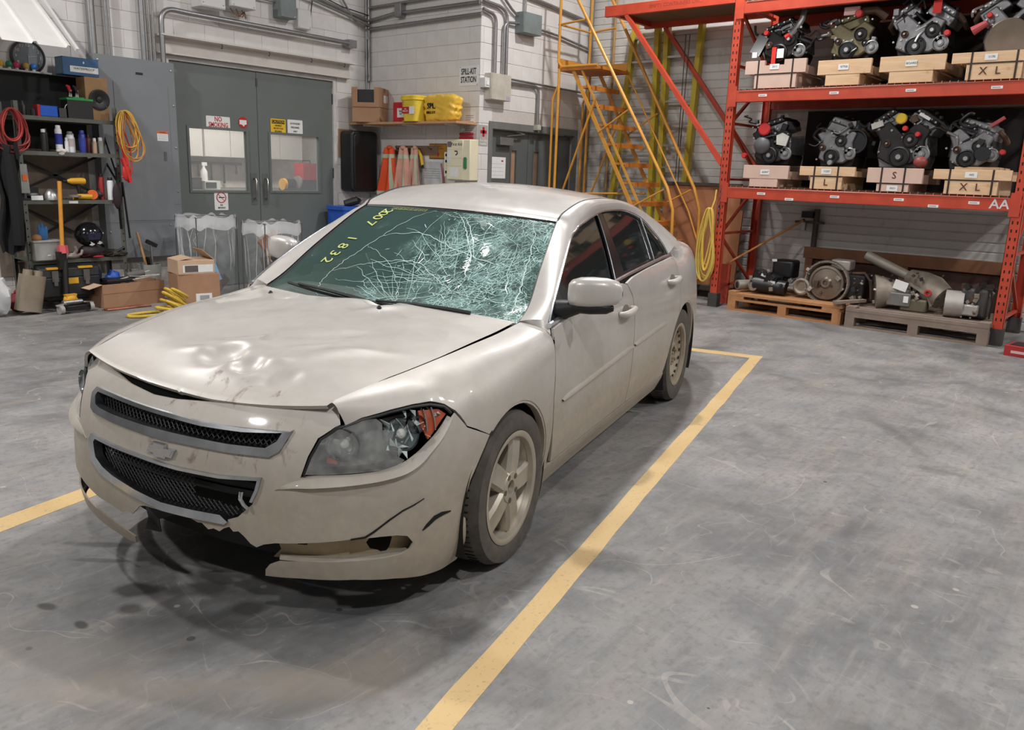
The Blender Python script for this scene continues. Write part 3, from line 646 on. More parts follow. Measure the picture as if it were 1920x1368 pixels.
# torn flap hanging by the right intake
CB().add([tuple(W2([a], [b], c)[0]) for a, b, c in ((-.12, .37, -.02), (-.10, .30, -.05), (-.05, .315, -.09), (-.16, .29, -.05), (-.17, .245, -.03), (-.13, .23, -.06))], [(0, 1, 2), (0, 3, 1), (3, 4, 5), (3, 5, 1)]).build('torn_flap', BLACKP, bumper, None, solid=.004)
# --- chrome frames, mesh and crossbars of the two grilles
def scale_poly(poly, fx, fz, c): return [(c[0] + (a - c[0]) * fx, c[1] + (b - c[1]) * fz) for a, b in poly]
ugi = [(.452, .716), (.31, .7045), (.148, .7015), (0, .708), (-.148, .710), (-.31, .7145), (-.41, .714), (-.417, .70), (-.395, .674), (-.36, .668), (-.264, .665), (-.1, .664), (0, .665), (.1, .664), (.264, .663), (.40, .667), (.437, .690)]
lgi = [(.383, .561), (.241, .5475), (.073, .5445), (0, .5465), (-.08, .5495), (-.241, .5535), (-.36, .5575), (-.37, .545), (-.355, .492), (-.31, .467), (-.25, .450), (-.13, .429), (0, .414), (.137, .417), (.235, .421), (.285, .437), (.35, .485)]
gu = panel('upper_grille_frame', W2, [(a * 1.012, b + (.004 if b > .69 else -.003)) for a, b in UG], CHROMED, car, [ugi], .02, .03, .010)
brk = [(.397, .571)] + [(a * 1.012, b + .004) for a, b in LG[1:7]] + [(-.408, .545), (-.392, .472), (-.335, .437), (-.25, .419), (-.13, .397), (0, .382), (.137, .386), (.262, .391), (.268, .40), (.246, .422)] + lgi[::-1][3:] [:0]
gl = panel('lower_grille_frame', W2, [(.397, .571)] + [(a * 1.012, b + .004) for a, b in LG[1:7]] + [(-.408, .545), (-.392, .472), (-.335, .437), (-.25, .419), (-.13, .397), (0, .382), (.137, .386), (.262, .391), (.275, .402), (.247, .422)] + lgi[13:6:-1] + lgi[6::-1] + [(.376, .530), (.357, .486), (.366, .484), (.386, .528)], CHROMED, car, [], .02, .03, .010)
CB().tube([tuple(W2([a], [b], c)[0]) for a, b, c in ((.352, .466, .012), (.345, .478, .02), (.335, .50, .025), (.335, .522, .02))], .007, 8).build('broken_frame_end', CHROME, gl)
def hexmesh(name, poly, pitch, o, parent, cut=None):
    mb = CB(); A = np.array(poly); lo, hi = A.min(0), A.max(0); c = pitch
    rows = int((hi[1] - lo[1]) / (c * .5)) + 2; cols = int((hi[0] - lo[0]) / c) + 2
    for fam in (1, -1):
        for k in range(-rows - 2, cols + rows + 2):
            seg = []
            for i in range(rows * 2 + 3):
                z = lo[1] + i * c * .27; a = lo[0] + k * c + fam * (z - lo[1]) * .95 + (0 if fam > 0 else 0)
                inside = inpoly(np.array([[a, z]]), poly)[0] and not (cut and cut(a, z))
                if inside: seg.append((a, z))
                if (not inside or i == rows * 2 + 2):
                    if len(seg) > 1:
                        P = np.array(seg); p = W2(P[:, 0], P[:, 1], o); mb.tube([tuple(q) for q in p], .0023, 4)
                    seg = []
    return mb.build(name, BLACKP, parent, None)
hexmesh('grille_mesh', [(a * 1.0, b) for a, b in UG], .021, -.028, gu)
hexmesh('grille_mesh', LG, .021, -.03, gl, lambda a, z: a > .12 and z > .44 + .10 * math.sin(a * 23) * .2 + (a - .12) * -.12 and z > .455 - (a - .12) * .05)
panel('radiator', W2, [(-.5, .36), (.5, .36), (.5, .74), (-.5, .74)], DARK, car, [], .06, 0, -.13)
bbar = CB()
for zz in (.50, .47): bbar.tube([tuple(W2([a], [zz], -.085)[0]) for a in (-.4, -.2, 0, .2, .38)], .014, 6)
bbar.build('crash_bar', BLACKP, car)
CB().box(.68, .74, .17, .24, .45, .52).box(.69, .74, .27, .33, .43, .50).build('horn_bracket', mat('dull grey metal', (70, 68, 66), .6, .4), car)
# bow tie emblem on the band between the grilles
em = [(-.034, .024), (.024, .024), (.024, .011), (.068, .011), (.056, -.016), (.030, -.016), (.026, -.024), (-.030, -.024), (-.030, -.013), (-.064, -.013), (-.052, .012), (-.034, .012)]
emb = panel('emblem', W2, [(a * .95 - .002, .598 + b) for a, b in em], CHROME, car, [], .012, .012, .012)
panel('emblem_inlay', W2, [(a * .82 - .002, .598 + b * .74) for a, b in em], mat('brushed silver', (190, 188, 184), .4, .7, .06, 60), emb, [], .012, .004, .0135)
# dark scuffs on the nose
sc = mat('scuff', (120, 100, 84), .9)
# --- head lamps
def head_lamp(sg, broken):
    mir = sg < 0
    root = panel('head_lamp', F, [(a, b) for a, b in inset(HEAD, .004)], mat('lamp housing', (98, 100, 100), .35, .4, .2, 14), car, [], .03, 0, -.075, mir)
    root['label'] = 'cracked head lamp with its bulbs laid bare' if broken else 'dull head lamp'
    lens = NT('lamp lens ' + ('broken' if broken else 'whole')); nn = lens.noise(22, 4)
    lens.set(Base_Color=lens.ramp(nn, [(.3, srgb(176, 178, 176)), (.7, srgb(212, 214, 212))]), Roughness=.16, Alpha=lens.math('ADD', lens.math('MULTIPLY', nn, .34), .12), Specular_IOR_Level=.7)
    HL = inset(HEAD, .006)
    if broken:
        lp = [p for p in HL if p[0] < .80]; i0 = HL.index(lp[-1])
        L = HL[0:5] + [(.79, .792), (.805, .765), (.80, .735), (.845, .725), (.83, .695), (.865, .675), (.845, .64), (.87, .625), (.85, .61)] + HL[14:]
        panel('lens', F, L, lens.m, root, [], .025, .003, -.002, mir)
        shard = CB(); rr = random.Random(3)
        for k in range(34):
            a, b = rr.uniform(.80, 1.05), 0; b = rr.uniform(.63 + max(0, a - .9) * .7, .79); p = F([a], [b], rr.uniform(-.05, -.008))[0]
            q = [p + np.array([rr.uniform(-.022, .022) for _ in range(3)]) for _ in range(3)]
            if not (b > .785 and a > 1.0): shard.add([tuple(x) for x in q], [(0, 1, 2)])
        shard.build('lens_shards', mat('clear shards', (196, 212, 208), .1, 0, .1, 30, 0, .8), root, None, solid=.0015)['kind'] = 'stuff'
    else:
        panel('lens', F, HL, lens.m, root, [], .03, .003, -.002, mir)
    for nm, (a, b), r, dp, mt in (('reflector_bowl', (.66, .68), .058, .05, CHROME), ('reflector_bowl', (.87, .70), .062, .055, CHROME), ('reflector_bowl', (.935, .735), .034, .05, CHROME)):
        c = F([a], [b], -.015)[0]; n = F([a], [b], 0)[0] - F([a], [b], -.1)[0]; n = n / np.linalg.norm(n); c = c * [1, sg, 1]; n = n * [1, sg, 1]
        n = n * .5 + np.array([.5, 0, 0]); n /= np.linalg.norm(n)
        bo = CB().lathe([(r * math.sin(t), -dp * math.cos(t)) for t in (0.05, .35, .7, 1.0, 1.3, 1.57)], tuple(c), tuple(n), 20).build(nm, mt, root)
        CB().ball(tuple(c - n * .02), r * .28, 10, 6).build('bulb', mat('bulb glass', (215, 218, 214), .08), root)
    AMB = mat('amber reflector', (168, 78, 44), .3, 0, .2, 30)
    panel('side_marker', F, [(.965, .79), (1.05, .776), (1.075, .748), (1.045, .728), (.975, .672), (.955, .72)], AMB, root, [], .02, .008, -.018, mir)
    for a in (.985, 1.02): tubeon(F, [(a, .79), (a - .012, .70)], .0035, -.014, 5, mir).build('lens_rib', CHROMED, root)
    panel('indicator', F, [(.60, .615), (.64, .612), (.645, .628), (.605, .632)], AMB, root, [], .02, .006, -.045, mir)
    tubeon(F, [HEAD[i] for i in (0, 1, 2, 3, 4, 5, 6, 7, 8, 9)], .006, -.006, 6, mir).build('lamp_seal', BLACKP, root)
    return root
head_lamp(1, True); head_lamp(-1, False)
# --- wings
def arc(c, r, a0, a1, n=14): return [(c[0] + r * math.cos(R_(a0 + (a1 - a0) * i / n)), c[1] + r * math.sin(R_(a0 + (a1 - a0) * i / n))) for i in range(n + 1)]
fa = [(sx(x), z) for x, z in arc(FA, FAR, 188, 55, 16)]
WING = [(sx(-.418), .29)] + fa[:-1] + [(1.285, .626), (1.20, .668), (1.15, .69), (1.108, .755), (1.096, .765), (1.073, .788), (1.018, .812), (.949, .821), (.858, .821), (.738, .813), (.672, .785), (.658, .885), (.668, .985), (.70, .999), (.9, .999), (1.2, .999), (1.5, .999), (1.75, .999), (sx(-.435), .999), (sx(-.428), .85), (sx(-.412), .74), (sx(-.397), .612), (sx(-.415), .45)]
def wingdent(p):
    d = np.zeros_like(p)
    for x, y, z, r, h in ((.34, .80, .83, .05, -.010), (.42, .76, .82, .035, .008), (.28, .83, .80, .04, .006), (.12, .85, .79, .12, -.004)):
        g = np.exp(-((p[:, 0] - x) ** 2 + (p[:, 1] - y) ** 2 + (p[:, 2] - z) ** 2) / (2 * r * r)) * h; d[:, 2] += g; d[:, 1] += g * .6
    return d
for mir in (False, True):
    w = panel('front_wing', F, WING, PAINT, car, [], .028, .014, 0.0, mir, None if mir else wingdent)
    aw = panel('arch_lip', F, [(sx(x), z) for x, z in arc(FA, FAR - .012, 184, 58, 20)] + [(sx(x), z) for x, z in arc(FA, FAR + .006, 58, 184, 20)], PAINT, w, [], .02, .03, -.003, mir)
# --- doors, sill, rear wing
BELT = [(-.44, .915), (-.8, .956), (-1.25, .988), (-1.8, 1.012), (-2.41, 1.032), (-2.6, 1.036)]
zb = lambda x: float(crom([-b[0] for b in BELT], [b[1] for b in BELT], -x))
FD = [(-.475, .292), (-.423, .45), (-.405, .612), (-.42, .76), (-.436, .86), (-.446, .905)] + [(x, zb(x) - .004) for x in (-.6, -.8, -1.0, -1.2, -1.4)] + [(-1.462, .980), (-1.535, .905), (-1.562, .815), (-1.552, .65), (-1.55, .5), (-1.570, .292)]
RD = [(-1.578, .292), (-1.558, .5), (-1.560, .65), (-1.570, .815), (-1.543, .910), (-1.468, .985)] + [(x, zb(x) - .004) for x in (-1.6, -1.8, -2.0, -2.2, -2.4, -2.55)] + [(-2.60, 1.0), (-2.60, .85)] + [(-2.604, .72)] + arc(RA, RAR + .006, 58, -6, 10) 
for mir in (False, True):
    fd = panel('front_door', WX, FD, PAINT, car, [], .035, .012, 0.0, mir)
    rd = panel('rear_door', WX, RD, PAINT, car, [], .035, .012, 0.0, mir)
    for dr, a, b in ((fd, (-.50, .578), (-1.54, .629)), (rd, (-1.572, .631), (-2.25, .650))):
        mb = CB(); k = 24; V = []
        for i in range(k + 1):
            x, z = a[0] + (b[0] - a[0]) * i / k, a[1] + (b[1] - a[1]) * i / k; e = min(1, i / 1.5, (k - i) / 1.5); h = .011 * e + .003
            V += [WX([x], [z + dz], o)[0] * [1, -1 if mir else 1, 1] for dz, o in ((h + .004, -.001), (h * .8, .008), (0, .012), (-h * .8, .008), (-h - .004, -.001))]
        mb.add([tuple(p) for p in V], [((i * 5 + j), (i * 5 + j + 1), (i * 5 + j + 6), (i * 5 + j + 5))[::(-1 if mir else 1)] for i in range(k) for j in range(4)]).build('side_moulding', PAINT, dr, 60)
    for dr, hx, hz in ((fd, -1.385, .850), (rd, -2.405, .903)):
        mb = CB(); n = WX([hx], [hz])[0]
        mb.tube([tuple((WX([hx + dx], [hz + dx * -.03], o)[0]) * [1, -1 if mir else 1, 1]) for dx, o in ((.105, .0), (.098, .028), (.07, .038), (0, .042), (-.06, .038), (-.09, .028), (-.1, .0))], [.012, .017, .019, .020, .019, .017, .012], 10)
        mb.build('door_handle', PAINT, dr, 60)
        panel('handle_cup', WX, smooth_poly([(hx + .06, hz - .005), (hx + .02, hz + .028), (hx - .04, hz + .028), (hx - .075, hz + .002), (hx - .04, hz - .028), (hx + .02, hz - .026)], 3), mat('handle cup shade', (120, 112, 100), .7), dr, [], .02, .003, .0012, mir)
    sl = panel('sill', WX, [(-.40, .284), (-.38, .24), (-.39, .155), (-.6, .15), (-1.5, .15), (-2.3, .16), (-2.42, .165), (-2.43, .23), (-2.42, .284)], PAINT, car, [], .04, .05, .004, mir)
    QP = [(sx(x), z) for x, z in arc(RA, RAR, 58, -24, 14)] + [(sx(-3.3), .17), (sx(-3.6), .19), (5.05, .2), (5.6, .2), (5.99, .2), (5.99, .55), (5.6, .6), (5.2, .7), (5.05, .75), (4.95, .93), (4.85, .999), (4.6, .999), (4.2, .999), (sx(-2.64), .999), (sx(-2.61), .95), (sx(-2.608), .85)] 
    QP = [(sx(-2.608), .85)] + [(sx(x), z) for x, z in arc(RA, RAR, 62, 0, 10)] + QP[15:]
    rw = panel('rear_wing', Q, [(sx(-2.608), .85), (sx(-2.607), .70)] + [(sx(x), z) for x, z in arc(RA, RAR, 112, -20 + 200, 2)][:0] + [(sx(x), z) for x, z in arc(RA, RAR, 60, 200, 18)][::1] + [(sx(-3.25), .17), (sx(-3.6), .19), (5.05, .2), (5.6, .2), (5.985, .2), (5.985, .62), (5.6, .66), (5.2, .72), (5.05, .78), (4.95, .93), (4.85, .998), (4.6, .998), (4.2, .998), (sx(-2.64), .998), (sx(-2.612), .95)], PAINT, car, [], .04, .014, 0.0, mir)
    panel('arch_lip', WX, arc(RA, RAR - .012, 176, 10, 20) + arc(RA, RAR + .006, 10, 176, 20), PAINT, rw, [], .025, .03, -.003, mir)
    panel('tail_lamp', Q, [(4.98, .80), (5.25, .74), (5.45, .74), (5.45, .90), (5.2, .94), (5.0, .93)], mat('tail lamp red', (120, 20, 18), .2), rw, [], .03, .01, .006, mir)
# --- greenhouse
DLO = smooth_poly([(-.465, .927), (-.58, 1.009), (-.768, 1.116), (-1.024, 1.238), (-1.14, 1.270), (-1.24, 1.292), (-1.569, 1.334), (-1.769, 1.343), (-2.045, 1.332), (-2.284, 1.282), (-2.423, 1.197), (-2.524, 1.114), (-2.569, 1.04)], 4, False)
OUT = np.array([(-.415, .70, .925), (-.537, .69, .978), (-.729, .65, 1.107), (-.985, .598, 1.260), (-1.092, .575, 1.313), (-1.147, .575, 1.346), (-1.40, .572, 1.398), (-1.657, .572, 1.409), (-1.90, .573, 1.402), (-2.2, .578, 1.375), (-2.5, .595, 1.315), (-2.8, .625, 1.215), (-3.05, .65, 1.105)])
OUTS = np.array(smooth_poly(OUT, 4, False)); INS = np.array([(x, Gy(x, z), z) for x, z in DLO])
assert len(OUTS) == len(INS)
for mir in (False, True):
    sgn = -1 if mir else 1; mb = CB(); K = 8; V = []
    for A_, B_ in zip(INS, OUTS):
        L = np.linalg.norm(B_ - A_); c = (A_ + B_) / 2 + np.array([0.1, .75, .62]) * L * .30
        V += [((1 - t) ** 2 * A_ + 2 * t * (1 - t) * c + t * t * B_) * [1, sgn, 1] for t in [i / K for i in range(K + 1)]]
    n = len(INS); m_ = K + 1
    mb.add([tuple(p) for p in V], [(i * m_ + j, i * m_ + j + 1, (i + 1) * m_ + j + 1, (i + 1) * m_ + j)[::sgn] for i in range(n - 1) for j in range(K)])
    pil = mb.build('pillar_and_roof_rail', PAINT, car, 80)
    row = [np.array(p) for p in V[:K + 1]]; fr = F(np.full(K + 1, sx(-.432)), np.linspace(.86, .999, K + 1)) * [1, sgn, 1]
    CB().add([tuple(p) for p in fr] + [tuple(p) for p in row], [(j, j + 1, K + 2 + j, K + 1 + j)[::sgn] for j in range(K)]).build('pillar_base', PAINT, pil, 80)
    mb = CB().tube([tuple(p * [1, sgn, 1] + np.array([0, 0, -.003])) for p in OUTS[16:36]], .0055, 6); mb.build('roof_ditch_seal', BLACKP, pil)
    CB().tube([tuple((p + np.array([0, .002, 0])) * [1, sgn, 1]) for p in INS], .0065, 6).build('window_chrome', CHROMED, pil)
    # window frame, pillar trims, panes
    dl = [tuple(p) for p in DLO]; belt = [(x, zb(x) + .004) for x in (-2.4, -2.0, -1.6, -1.2, -.8)]
    full = dl + belt
    panel('window_surround', G, full, BLACKP, pil, [], .05, 0, -.022, mir)
    tubeon(G, [(-.44, .918)] + belt[::-1] + [(-2.575, 1.034)], .013, .008, 8, mir).build('belt_seal', CHROMED, pil)
    top = [p for p in dl]
    fg = [p for p in dl if p[0] > -1.555] + [(-1.545, 1.325), (-1.40, zb(-1.40) + .006)] + [(x, zb(x) + .006) for x in (-1.2, -1.0, -.8, -.66)]
    fg = [p for p in fg if p[0] < -.62] 
    rg = [(-1.66, 1.325)] + [p for p in dl if -2.27 < p[0] < -1.67] + [(-2.272, 1.27), (-2.205, zb(-2.2) + .008), (-1.9, zb(-1.9) + .008), (-1.605, zb(-1.6) + .008)]
    qg = [(-2.30, 1.262)] + [p for p in dl if p[0] < -2.31][:-1] + [(-2.54, zb(-2.54) + .01), (-2.235, zb(-2.23) + .008)]
    def shrink(P, k=.93): c = np.mean(np.array(P), 0); return [tuple(c + (np.array(p) - c) * k) for p in P]
    mk = .95
    panel('front_window', G, shrink(fg, mk), DGLASS, pil, [], .05, .004, -.012, mir)
    panel('rear_window', G, shrink(rg, mk), DGLASS, pil, [], .05, .004, -.012, mir)
    panel('quarter_window', G, shrink(qg, .88), DGLASS, pil, [], .05, .004, -.012, mir)
    panel('b_pillar_trim', G, [(-1.56, 1.336), (-1.648, 1.334), (-1.60, zb(-1.6) + .006), (-1.405, zb(-1.4) + .006)], mat('gloss black trim', (34, 30, 31), .2), pil, [], .05, .006, -.004, mir)
    for a, b in (((-1.56, 1.338), (-1.41, .995)), ((-2.286, 1.284), (-2.22, 1.035))): tubeon(G, [a, b], .005, -.001, 6, mir).build('window_divider', CHROMED, pil)
    panel('mirror_sail', G, [(-.455, .925), (-.58, 1.012), (-.66, 1.058), (-.66, .948), (-.5, .925)], BLACKP, pil, [], .04, .01, .0, mir)
# --- roof, rear glass, deck
def coons(A_, B_, crown, n, m):
    """A_, B_: left-edge curves (n+1 points), mirrored to the right; crown height"""
    pass
RO = [p for p in OUTS[16:] if -2.25 < p[0]]
def roof_pt(u, v):
    k = u * (len(RO) - 1); i = min(int(k), len(RO) - 2); e = RO[i] + (RO[i + 1] - RO[i]) * (k - i)
    q = 2 * v - 1; b = 1 - q * q; k = min(1, u * 2.2); k = k * k * (3 - 2 * k); return (e[0] + .05 * b * (1 - u) ** 3, e[1] * q, e[2] - .004 + (.020 + .030 * k) * b)
CB().grid(roof_pt, 24, 24).build('roof', PAINT, car, 80)
RE = [p for p in OUTS if p[0] <= -2.2]
def back_pt(u, v):
    k = u * (len(RE) - 1); i = min(int(k), len(RE) - 2); e = RE[i] + (RE[i + 1] - RE[i]) * (k - i); q = 2 * v - 1
    return (e[0] - .12 * (1 - q * q) * u, e[1] * q, e[2] - .004 + .05 * (1 - q * q) * (1 - u * .4))
CB().grid(back_pt, 10, 16).build('rear_windshield', DGLASS, car, 80)
def deck_pt(u, v):
    x = -3.0 - u * .88; q = 2 * v - 1; y = float(crom(DX, DY, x)); z = float(crom(DX, DZ, x)); return (x - .05 * (1 - q * q), y * q, z + .028 * (1 - q * q))
CB().grid(deck_pt, 14, 14).build('boot_lid', PAINT, car, 80)
CB().grid(lambda u, v: (-3.90 - .02 * math.sin(math.pi * u), (v - .5) * .98, .62 + u * .40), 6, 10).build('boot_rear_face', PAINT, car, 80)
# --- hood with its dents
he = lambda x: float(crom(HX, HY, x)); hz = lambda x: float(crom(HX, HZ, x))
def hood_front(y): return .722 + .092 * (1 - (abs(y) / .56) ** 2.3)
def hood_rear(y): return -.405 + (.12 + .11 * min(1, max(0, (.22 - y) / .5))) * (1 - (abs(y) / .70) ** 2)
HY_, HZ_ = [], []
DENTS = [(.60, -.01, .060, .075, .3, -.034), (.63, .14, .045, .05, .8, -.026), (.50, .02, .035, .10, .2, .014), (.66, .32, .04, .06, 1.2, -.018), (.555, .08, .02, .05, .5, .010), (.66, .07, .02, .04, .9, .012), (.44, .22, .02, .10, .85, .007), (.38, -.05, .05, .05, 0, -.009), (.60, -.12, .018, .08, .25, .008), (.40, .12, .05, .16, .6, .010), (.30, .20, .04, .18, .75, -.010), (.22, -.02, .10, .10, 0, -.012), (.45, .33, .04, .14, .9, .009), (.50, -.22, .08, .07, .2, -.006),
         (-.18, -.02, .05, .10, .2, .016), (-.24, .10, .04, .06, .5, -.022), (-.16, .17, .035, .09, 1.1, .014), (.10, .30, .06, .12, .4, -.006), (.70, .05, .03, .12, .1, .012), (.70, .24, .025, .06, 0, -.016), (.05, -.25, .15, .12, 0, -.007), (.36, .42, .03, .12, .5, .008), (.58, .22, .03, .05, .3, .012)]
def hood_z(x, y):
    w = he(x); q = min(1.0, abs(y) / w); z = hz(x) + (.034 + .016 * min(1, max(0, (.7 - x)))) * (1 - q ** 2.2)
    for cx_, cy_, a, b, th, h in DENTS:
        dx, dy = x - cx_, y - cy_; c, s_ = math.cos(th), math.sin(th); u, v = (dx * c + dy * s_) / a, (-dx * s_ + dy * c) / b; r2 = u * u + v * v; z += h * math.exp(-(r2 ** 1.7 if h < -.012 else r2))
    f = max(0, 1 - (hood_front(y) - x) / .24); f = f * f * (3 - 2 * f) * .5 + f ** 3 * .5
    ze = .777 + .036 * (abs(y) / .56) ** 2.4 + (.017 * min(1, max(0, (.14 - y) / .35)))
    return z + (ze - z) * min(1, f) * (.92 if f < 1 else 1)
def hood_pt(u, v):
    q = 2 * v - 1; y0 = q * .56; x0, x1 = hood_rear(q * .69), hood_front(q * .555)
    x = x0 + (x1 - x0) * u; y = q * (he(x) - .004 - .010 * max(0, min(1, (.22 - x) / .35)) * (q > 0)); z = hood_z(x, y)
    if u >= .999: z -= .004
    return (x, y, z)
hood = CB().grid(hood_pt, 96, 110).build('hood', PAINT, car, 180)
hood['label'] = 'crumpled hood with a deep dent over the grille'
mb = CB()
mb.grid(lambda u, v: (lambda p: (p[0] - .010 * u, p[1], p[2] - .012 * u - .001))(hood_pt(1.0, v)), 2, 60); mb.build('hood_front_edge', PAINT, hood, 80)
CB().grid(lambda u, v: (lambda p: (p[0] - .03, p[1] * .96, p[2] - .06 * u - .012))(hood_pt(1.0, v)), 1, 40).build('hood_underside', DARK, hood)
for x, y in ((-.215, -.50), (-.125, .17)):
    CB().lathe([(.011, 0), (.011, .004), (.004, .013), (0, .014)], (x, y, hood_z(x, y) - .002), (0, 0, 1), 10).build('washer_nozzle', BLACKP, hood)
# slam panel / engine bay floor under the hood, firewall, inner wings
CB().grid(lambda u, v: (-.42 + u * 1.14, (v - .5) * 1.2, .72 - .02 * u), 4, 4).build('engine_bay', DARK, car)
CB().grid(lambda u, v: (lambda p: (p[0] + .015 - .10 * u, p[1] * 1.0, p[2] - .02 - .02 * u))(hood_pt(0.0, v)), 3, 30).build('cowl_panel', BLACKP, car, 60)
# --- windshield: bottom and top edges
def ws_pt(u, v, o=0.0):
    q = 2 * v - 1; E_ = OUTS[0:17]; k = u * (len(E_) - 1); i = min(int(k), len(E_) - 2); e = E_[i] + (E_[i + 1] - E_[i]) * (k - i)
    y = e[1] * q * .995; b = 1 - q * q
    x = e[0] + b * (.135 - .085 * u); z = e[2] - .012 + b * (.004 + .014 * u)
    # the pane is stove in on the driver's half
    sag = .050 * math.exp(-(((u - .50) / .30) ** 2 + ((y - .30) / .30) ** 2)) + .030 * math.exp(-(((u - .72) / .14) ** 2 + ((y - .42) / .14) ** 2)) + .02 * math.exp(-(((u - .2) / .2) ** 2 + ((y - .1) / .3) ** 2))
    fac = min(1, max(0, (y + .25) / .3)) * math.sin(math.pi * min(1, u * 1.02)) ** .5 * max(0, 1 - q ** 8)
    wr = .004 * math.sin(37 * u + 9 * y + 3 * math.sin(23 * y)) * math.sin(29 * y - 11 * u) * fac
    d = -sag * fac + wr + o
    return (x + d * .45, y, z + d * .88)
def glass_mat():
    t = NT('windshield glass'); co = t.co()
    sep = t.n('ShaderNodeSeparateXYZ'); t.l(co, sep.inputs[0])
    wob = t.n('ShaderNodeMix', data_type='VECTOR'); wob.inputs[0].default_value = .10
    nz = t.n('ShaderNodeTexNoise', inp={'Scale': 5.0, 'Detail': 3.0}); t.l(co, nz.inputs[0]); t.l(co, wob.inputs[4]); t.l(nz.outputs[1], wob.inputs[5])
    def cracks(scale, width, stretch):
        m = t.n('ShaderNodeMapping'); m.inputs['Scale'].default_value = stretch; t.l(wob.outputs[1], m.inputs[0])
        v = t.n('ShaderNodeTexVoronoi', feature='DISTANCE_TO_EDGE'); v.inputs['Scale'].default_value = scale; t.l(m.outputs[0], v.inputs[0])
        return t.math('LESS_THAN', v.outputs[0], width)
    zone = t.math('ADD', t.math('MULTIPLY', sep.outputs[1], 2.2), t.math('MULTIPLY', t.math('SUBTRACT', nz.outputs[0], .5), 2.4))
    zone = t.math('ADD', zone, .25, True)
    c = t.math('MAXIMUM', cracks(17, .020, (1, 1.7, 1)), cracks(34, .026, (1.6, 1, 1)))
    haze = t.noise(9, 5, .7)
    hz_ = t.math('MULTIPLY', t.ramp(haze, [(.42, (0, 0, 0)), (.68, (1, 1, 1))]), zone)
    lines = t.math('MULTIPLY', c, t.math('MULTIPLY', zone, t.ramp(t.noise(4, 3), [(.38, (0, 0, 0)), (.6, (1, 1, 1))])))
    base = t.mix(lines, t.mix(hz_, srgb(92, 120, 114), srgb(140, 176, 170)), srgb(190, 222, 216))
    al = t.math('ADD', t.math('ADD', .42, t.math('MULTIPLY', hz_, .40)), lines, True)
    t.set(Base_Color=base, Roughness=t.math('ADD', .04, t.math('MULTIPLY', hz_, .3)), Alpha=al, Specular_IOR_Level=.7)
    t.bump(t.math('ADD', t.math('MULTIPLY', c, .5), t.noise(40, 3)), t_strength(), .004)
    return t.m
def t_strength(): return .25
ws = CB().grid(lambda u, v: ws_pt(u, v), 60, 80).build('windshield', glass_mat(), car, 180)
ws['label'] = 'shattered green tinted windshield caved in on the driver side'
# crack lines and crushed glass standing on the pane: arcs around the impacts and rays between them
rc = random.Random(11); mbk = CB(); mbk2 = CB()
def strip(mb, pts, w, o=.0025):
    V = []; n = len(pts)
    for i, (u, v) in enumerate(pts):
        du, dv = pts[min(i + 1, n - 1)][0] - pts[max(i - 1, 0)][0], pts[min(i + 1, n - 1)][1] - pts[max(i - 1, 0)][1]; L = math.hypot(du * .9, dv * 1.3) + 1e-9
        pu, pv = -dv * 1.3 / L / .9, du * .9 / L / 1.3; ww = w * (.4 + .6 * math.sin(math.pi * (i + .5) / n))
        V += [ws_pt(u + pu * ww / 2, v + pv * ww / 2, o), ws_pt(u - pu * ww / 2, v - pv * ww / 2, o)]
    mb.add(V, [(2 * i, 2 * i + 1, 2 * i + 3, 2 * i + 2) for i in range(n - 1)])
def inside(u, v): return .015 < u < .985 and .02 < v < .985
IMP = [(.80, .86), (.42, .70), (.12, .60)]
for (iu, iv), nr in zip(IMP, (58, 46, 30)):
    for k in range(nr):                                    # rays
        a = rc.uniform(0, 2 * math.pi); r0, r1 = rc.uniform(.02, .2), rc.uniform(.15, .55); pts = []; bend = rc.uniform(-.5, .5)
        for i in range(9):
            r = r0 + (r1 - r0) * i / 8; q = a + bend * r + rc.uniform(-.03, .03); u, v = iu + r * math.sin(q), iv + r * math.cos(q) * .75
            if inside(u, v) and v > .30 + .25 * abs(u - .4) * rc.uniform(.3, 1): pts.append((u, v))
        if len(pts) > 2: strip(mbk, pts, rc.choice((.0016, .0022, .003, .004)))
    for k in range(nr):                                    # arcs
        r = rc.uniform(.05, .55); a0 = rc.uniform(0, 2 * math.pi); al = rc.uniform(.15, .9); pts = []
        for i in range(12):
            q = a0 + al * i / 11; rr_ = r * (1 + .06 * math.sin(5 * q + k)) + rc.uniform(-.004, .004); u, v = iu + rr_ * math.sin(q), iv + rr_ * math.cos(q) * .75
            if inside(u, v) and v > .36: pts.append((u, v))
        if len(pts) > 2: strip(mbk, pts, rc.choice((.0016, .0022, .003)))
# long tears that frame the broken field
for P, w in (([(.96, .42), (.80, .36), (.62, .29), (.45, .235), (.33, .215), (.20, .225), (.05, .27)], .003), ([(.62, .29), (.66, .45), (.62, .62), (.58, .80), (.55, .95)], .003), ([(.35, .22), (.44, .36), (.50, .52), (.44, .62), (.35, .74), (.30, .9)], .003), ([(.93, .46), (.86, .55), (.90, .68), (.93, .80), (.88, .93)], .004), ([(.55, .26), (.48, .40), (.36, .50), (.22, .55), (.08, .58)], .002), ([(.28, .26), (.30, .40), (.40, .58), (.52, .72), (.70, .85)], .002), ([(.10, .45), (.22, .55), (.34, .70), (.40, .88)], .003), ([(.94, .90), (.70, .93), (.45, .95), (.2, .955), (.05, .93)], .005), ([(.92, .55), (.75, .62), (.60, .70), (.45, .73)], .005), ([(.88, .58), (.72, .66), (.58, .73)], .005)):
    pts = smooth_poly(P, 10, False); pts = [(a + rc.uniform(-.006, .006), b + rc.uniform(-.005, .005)) for a, b in pts]; strip(mbk2, pts, w)
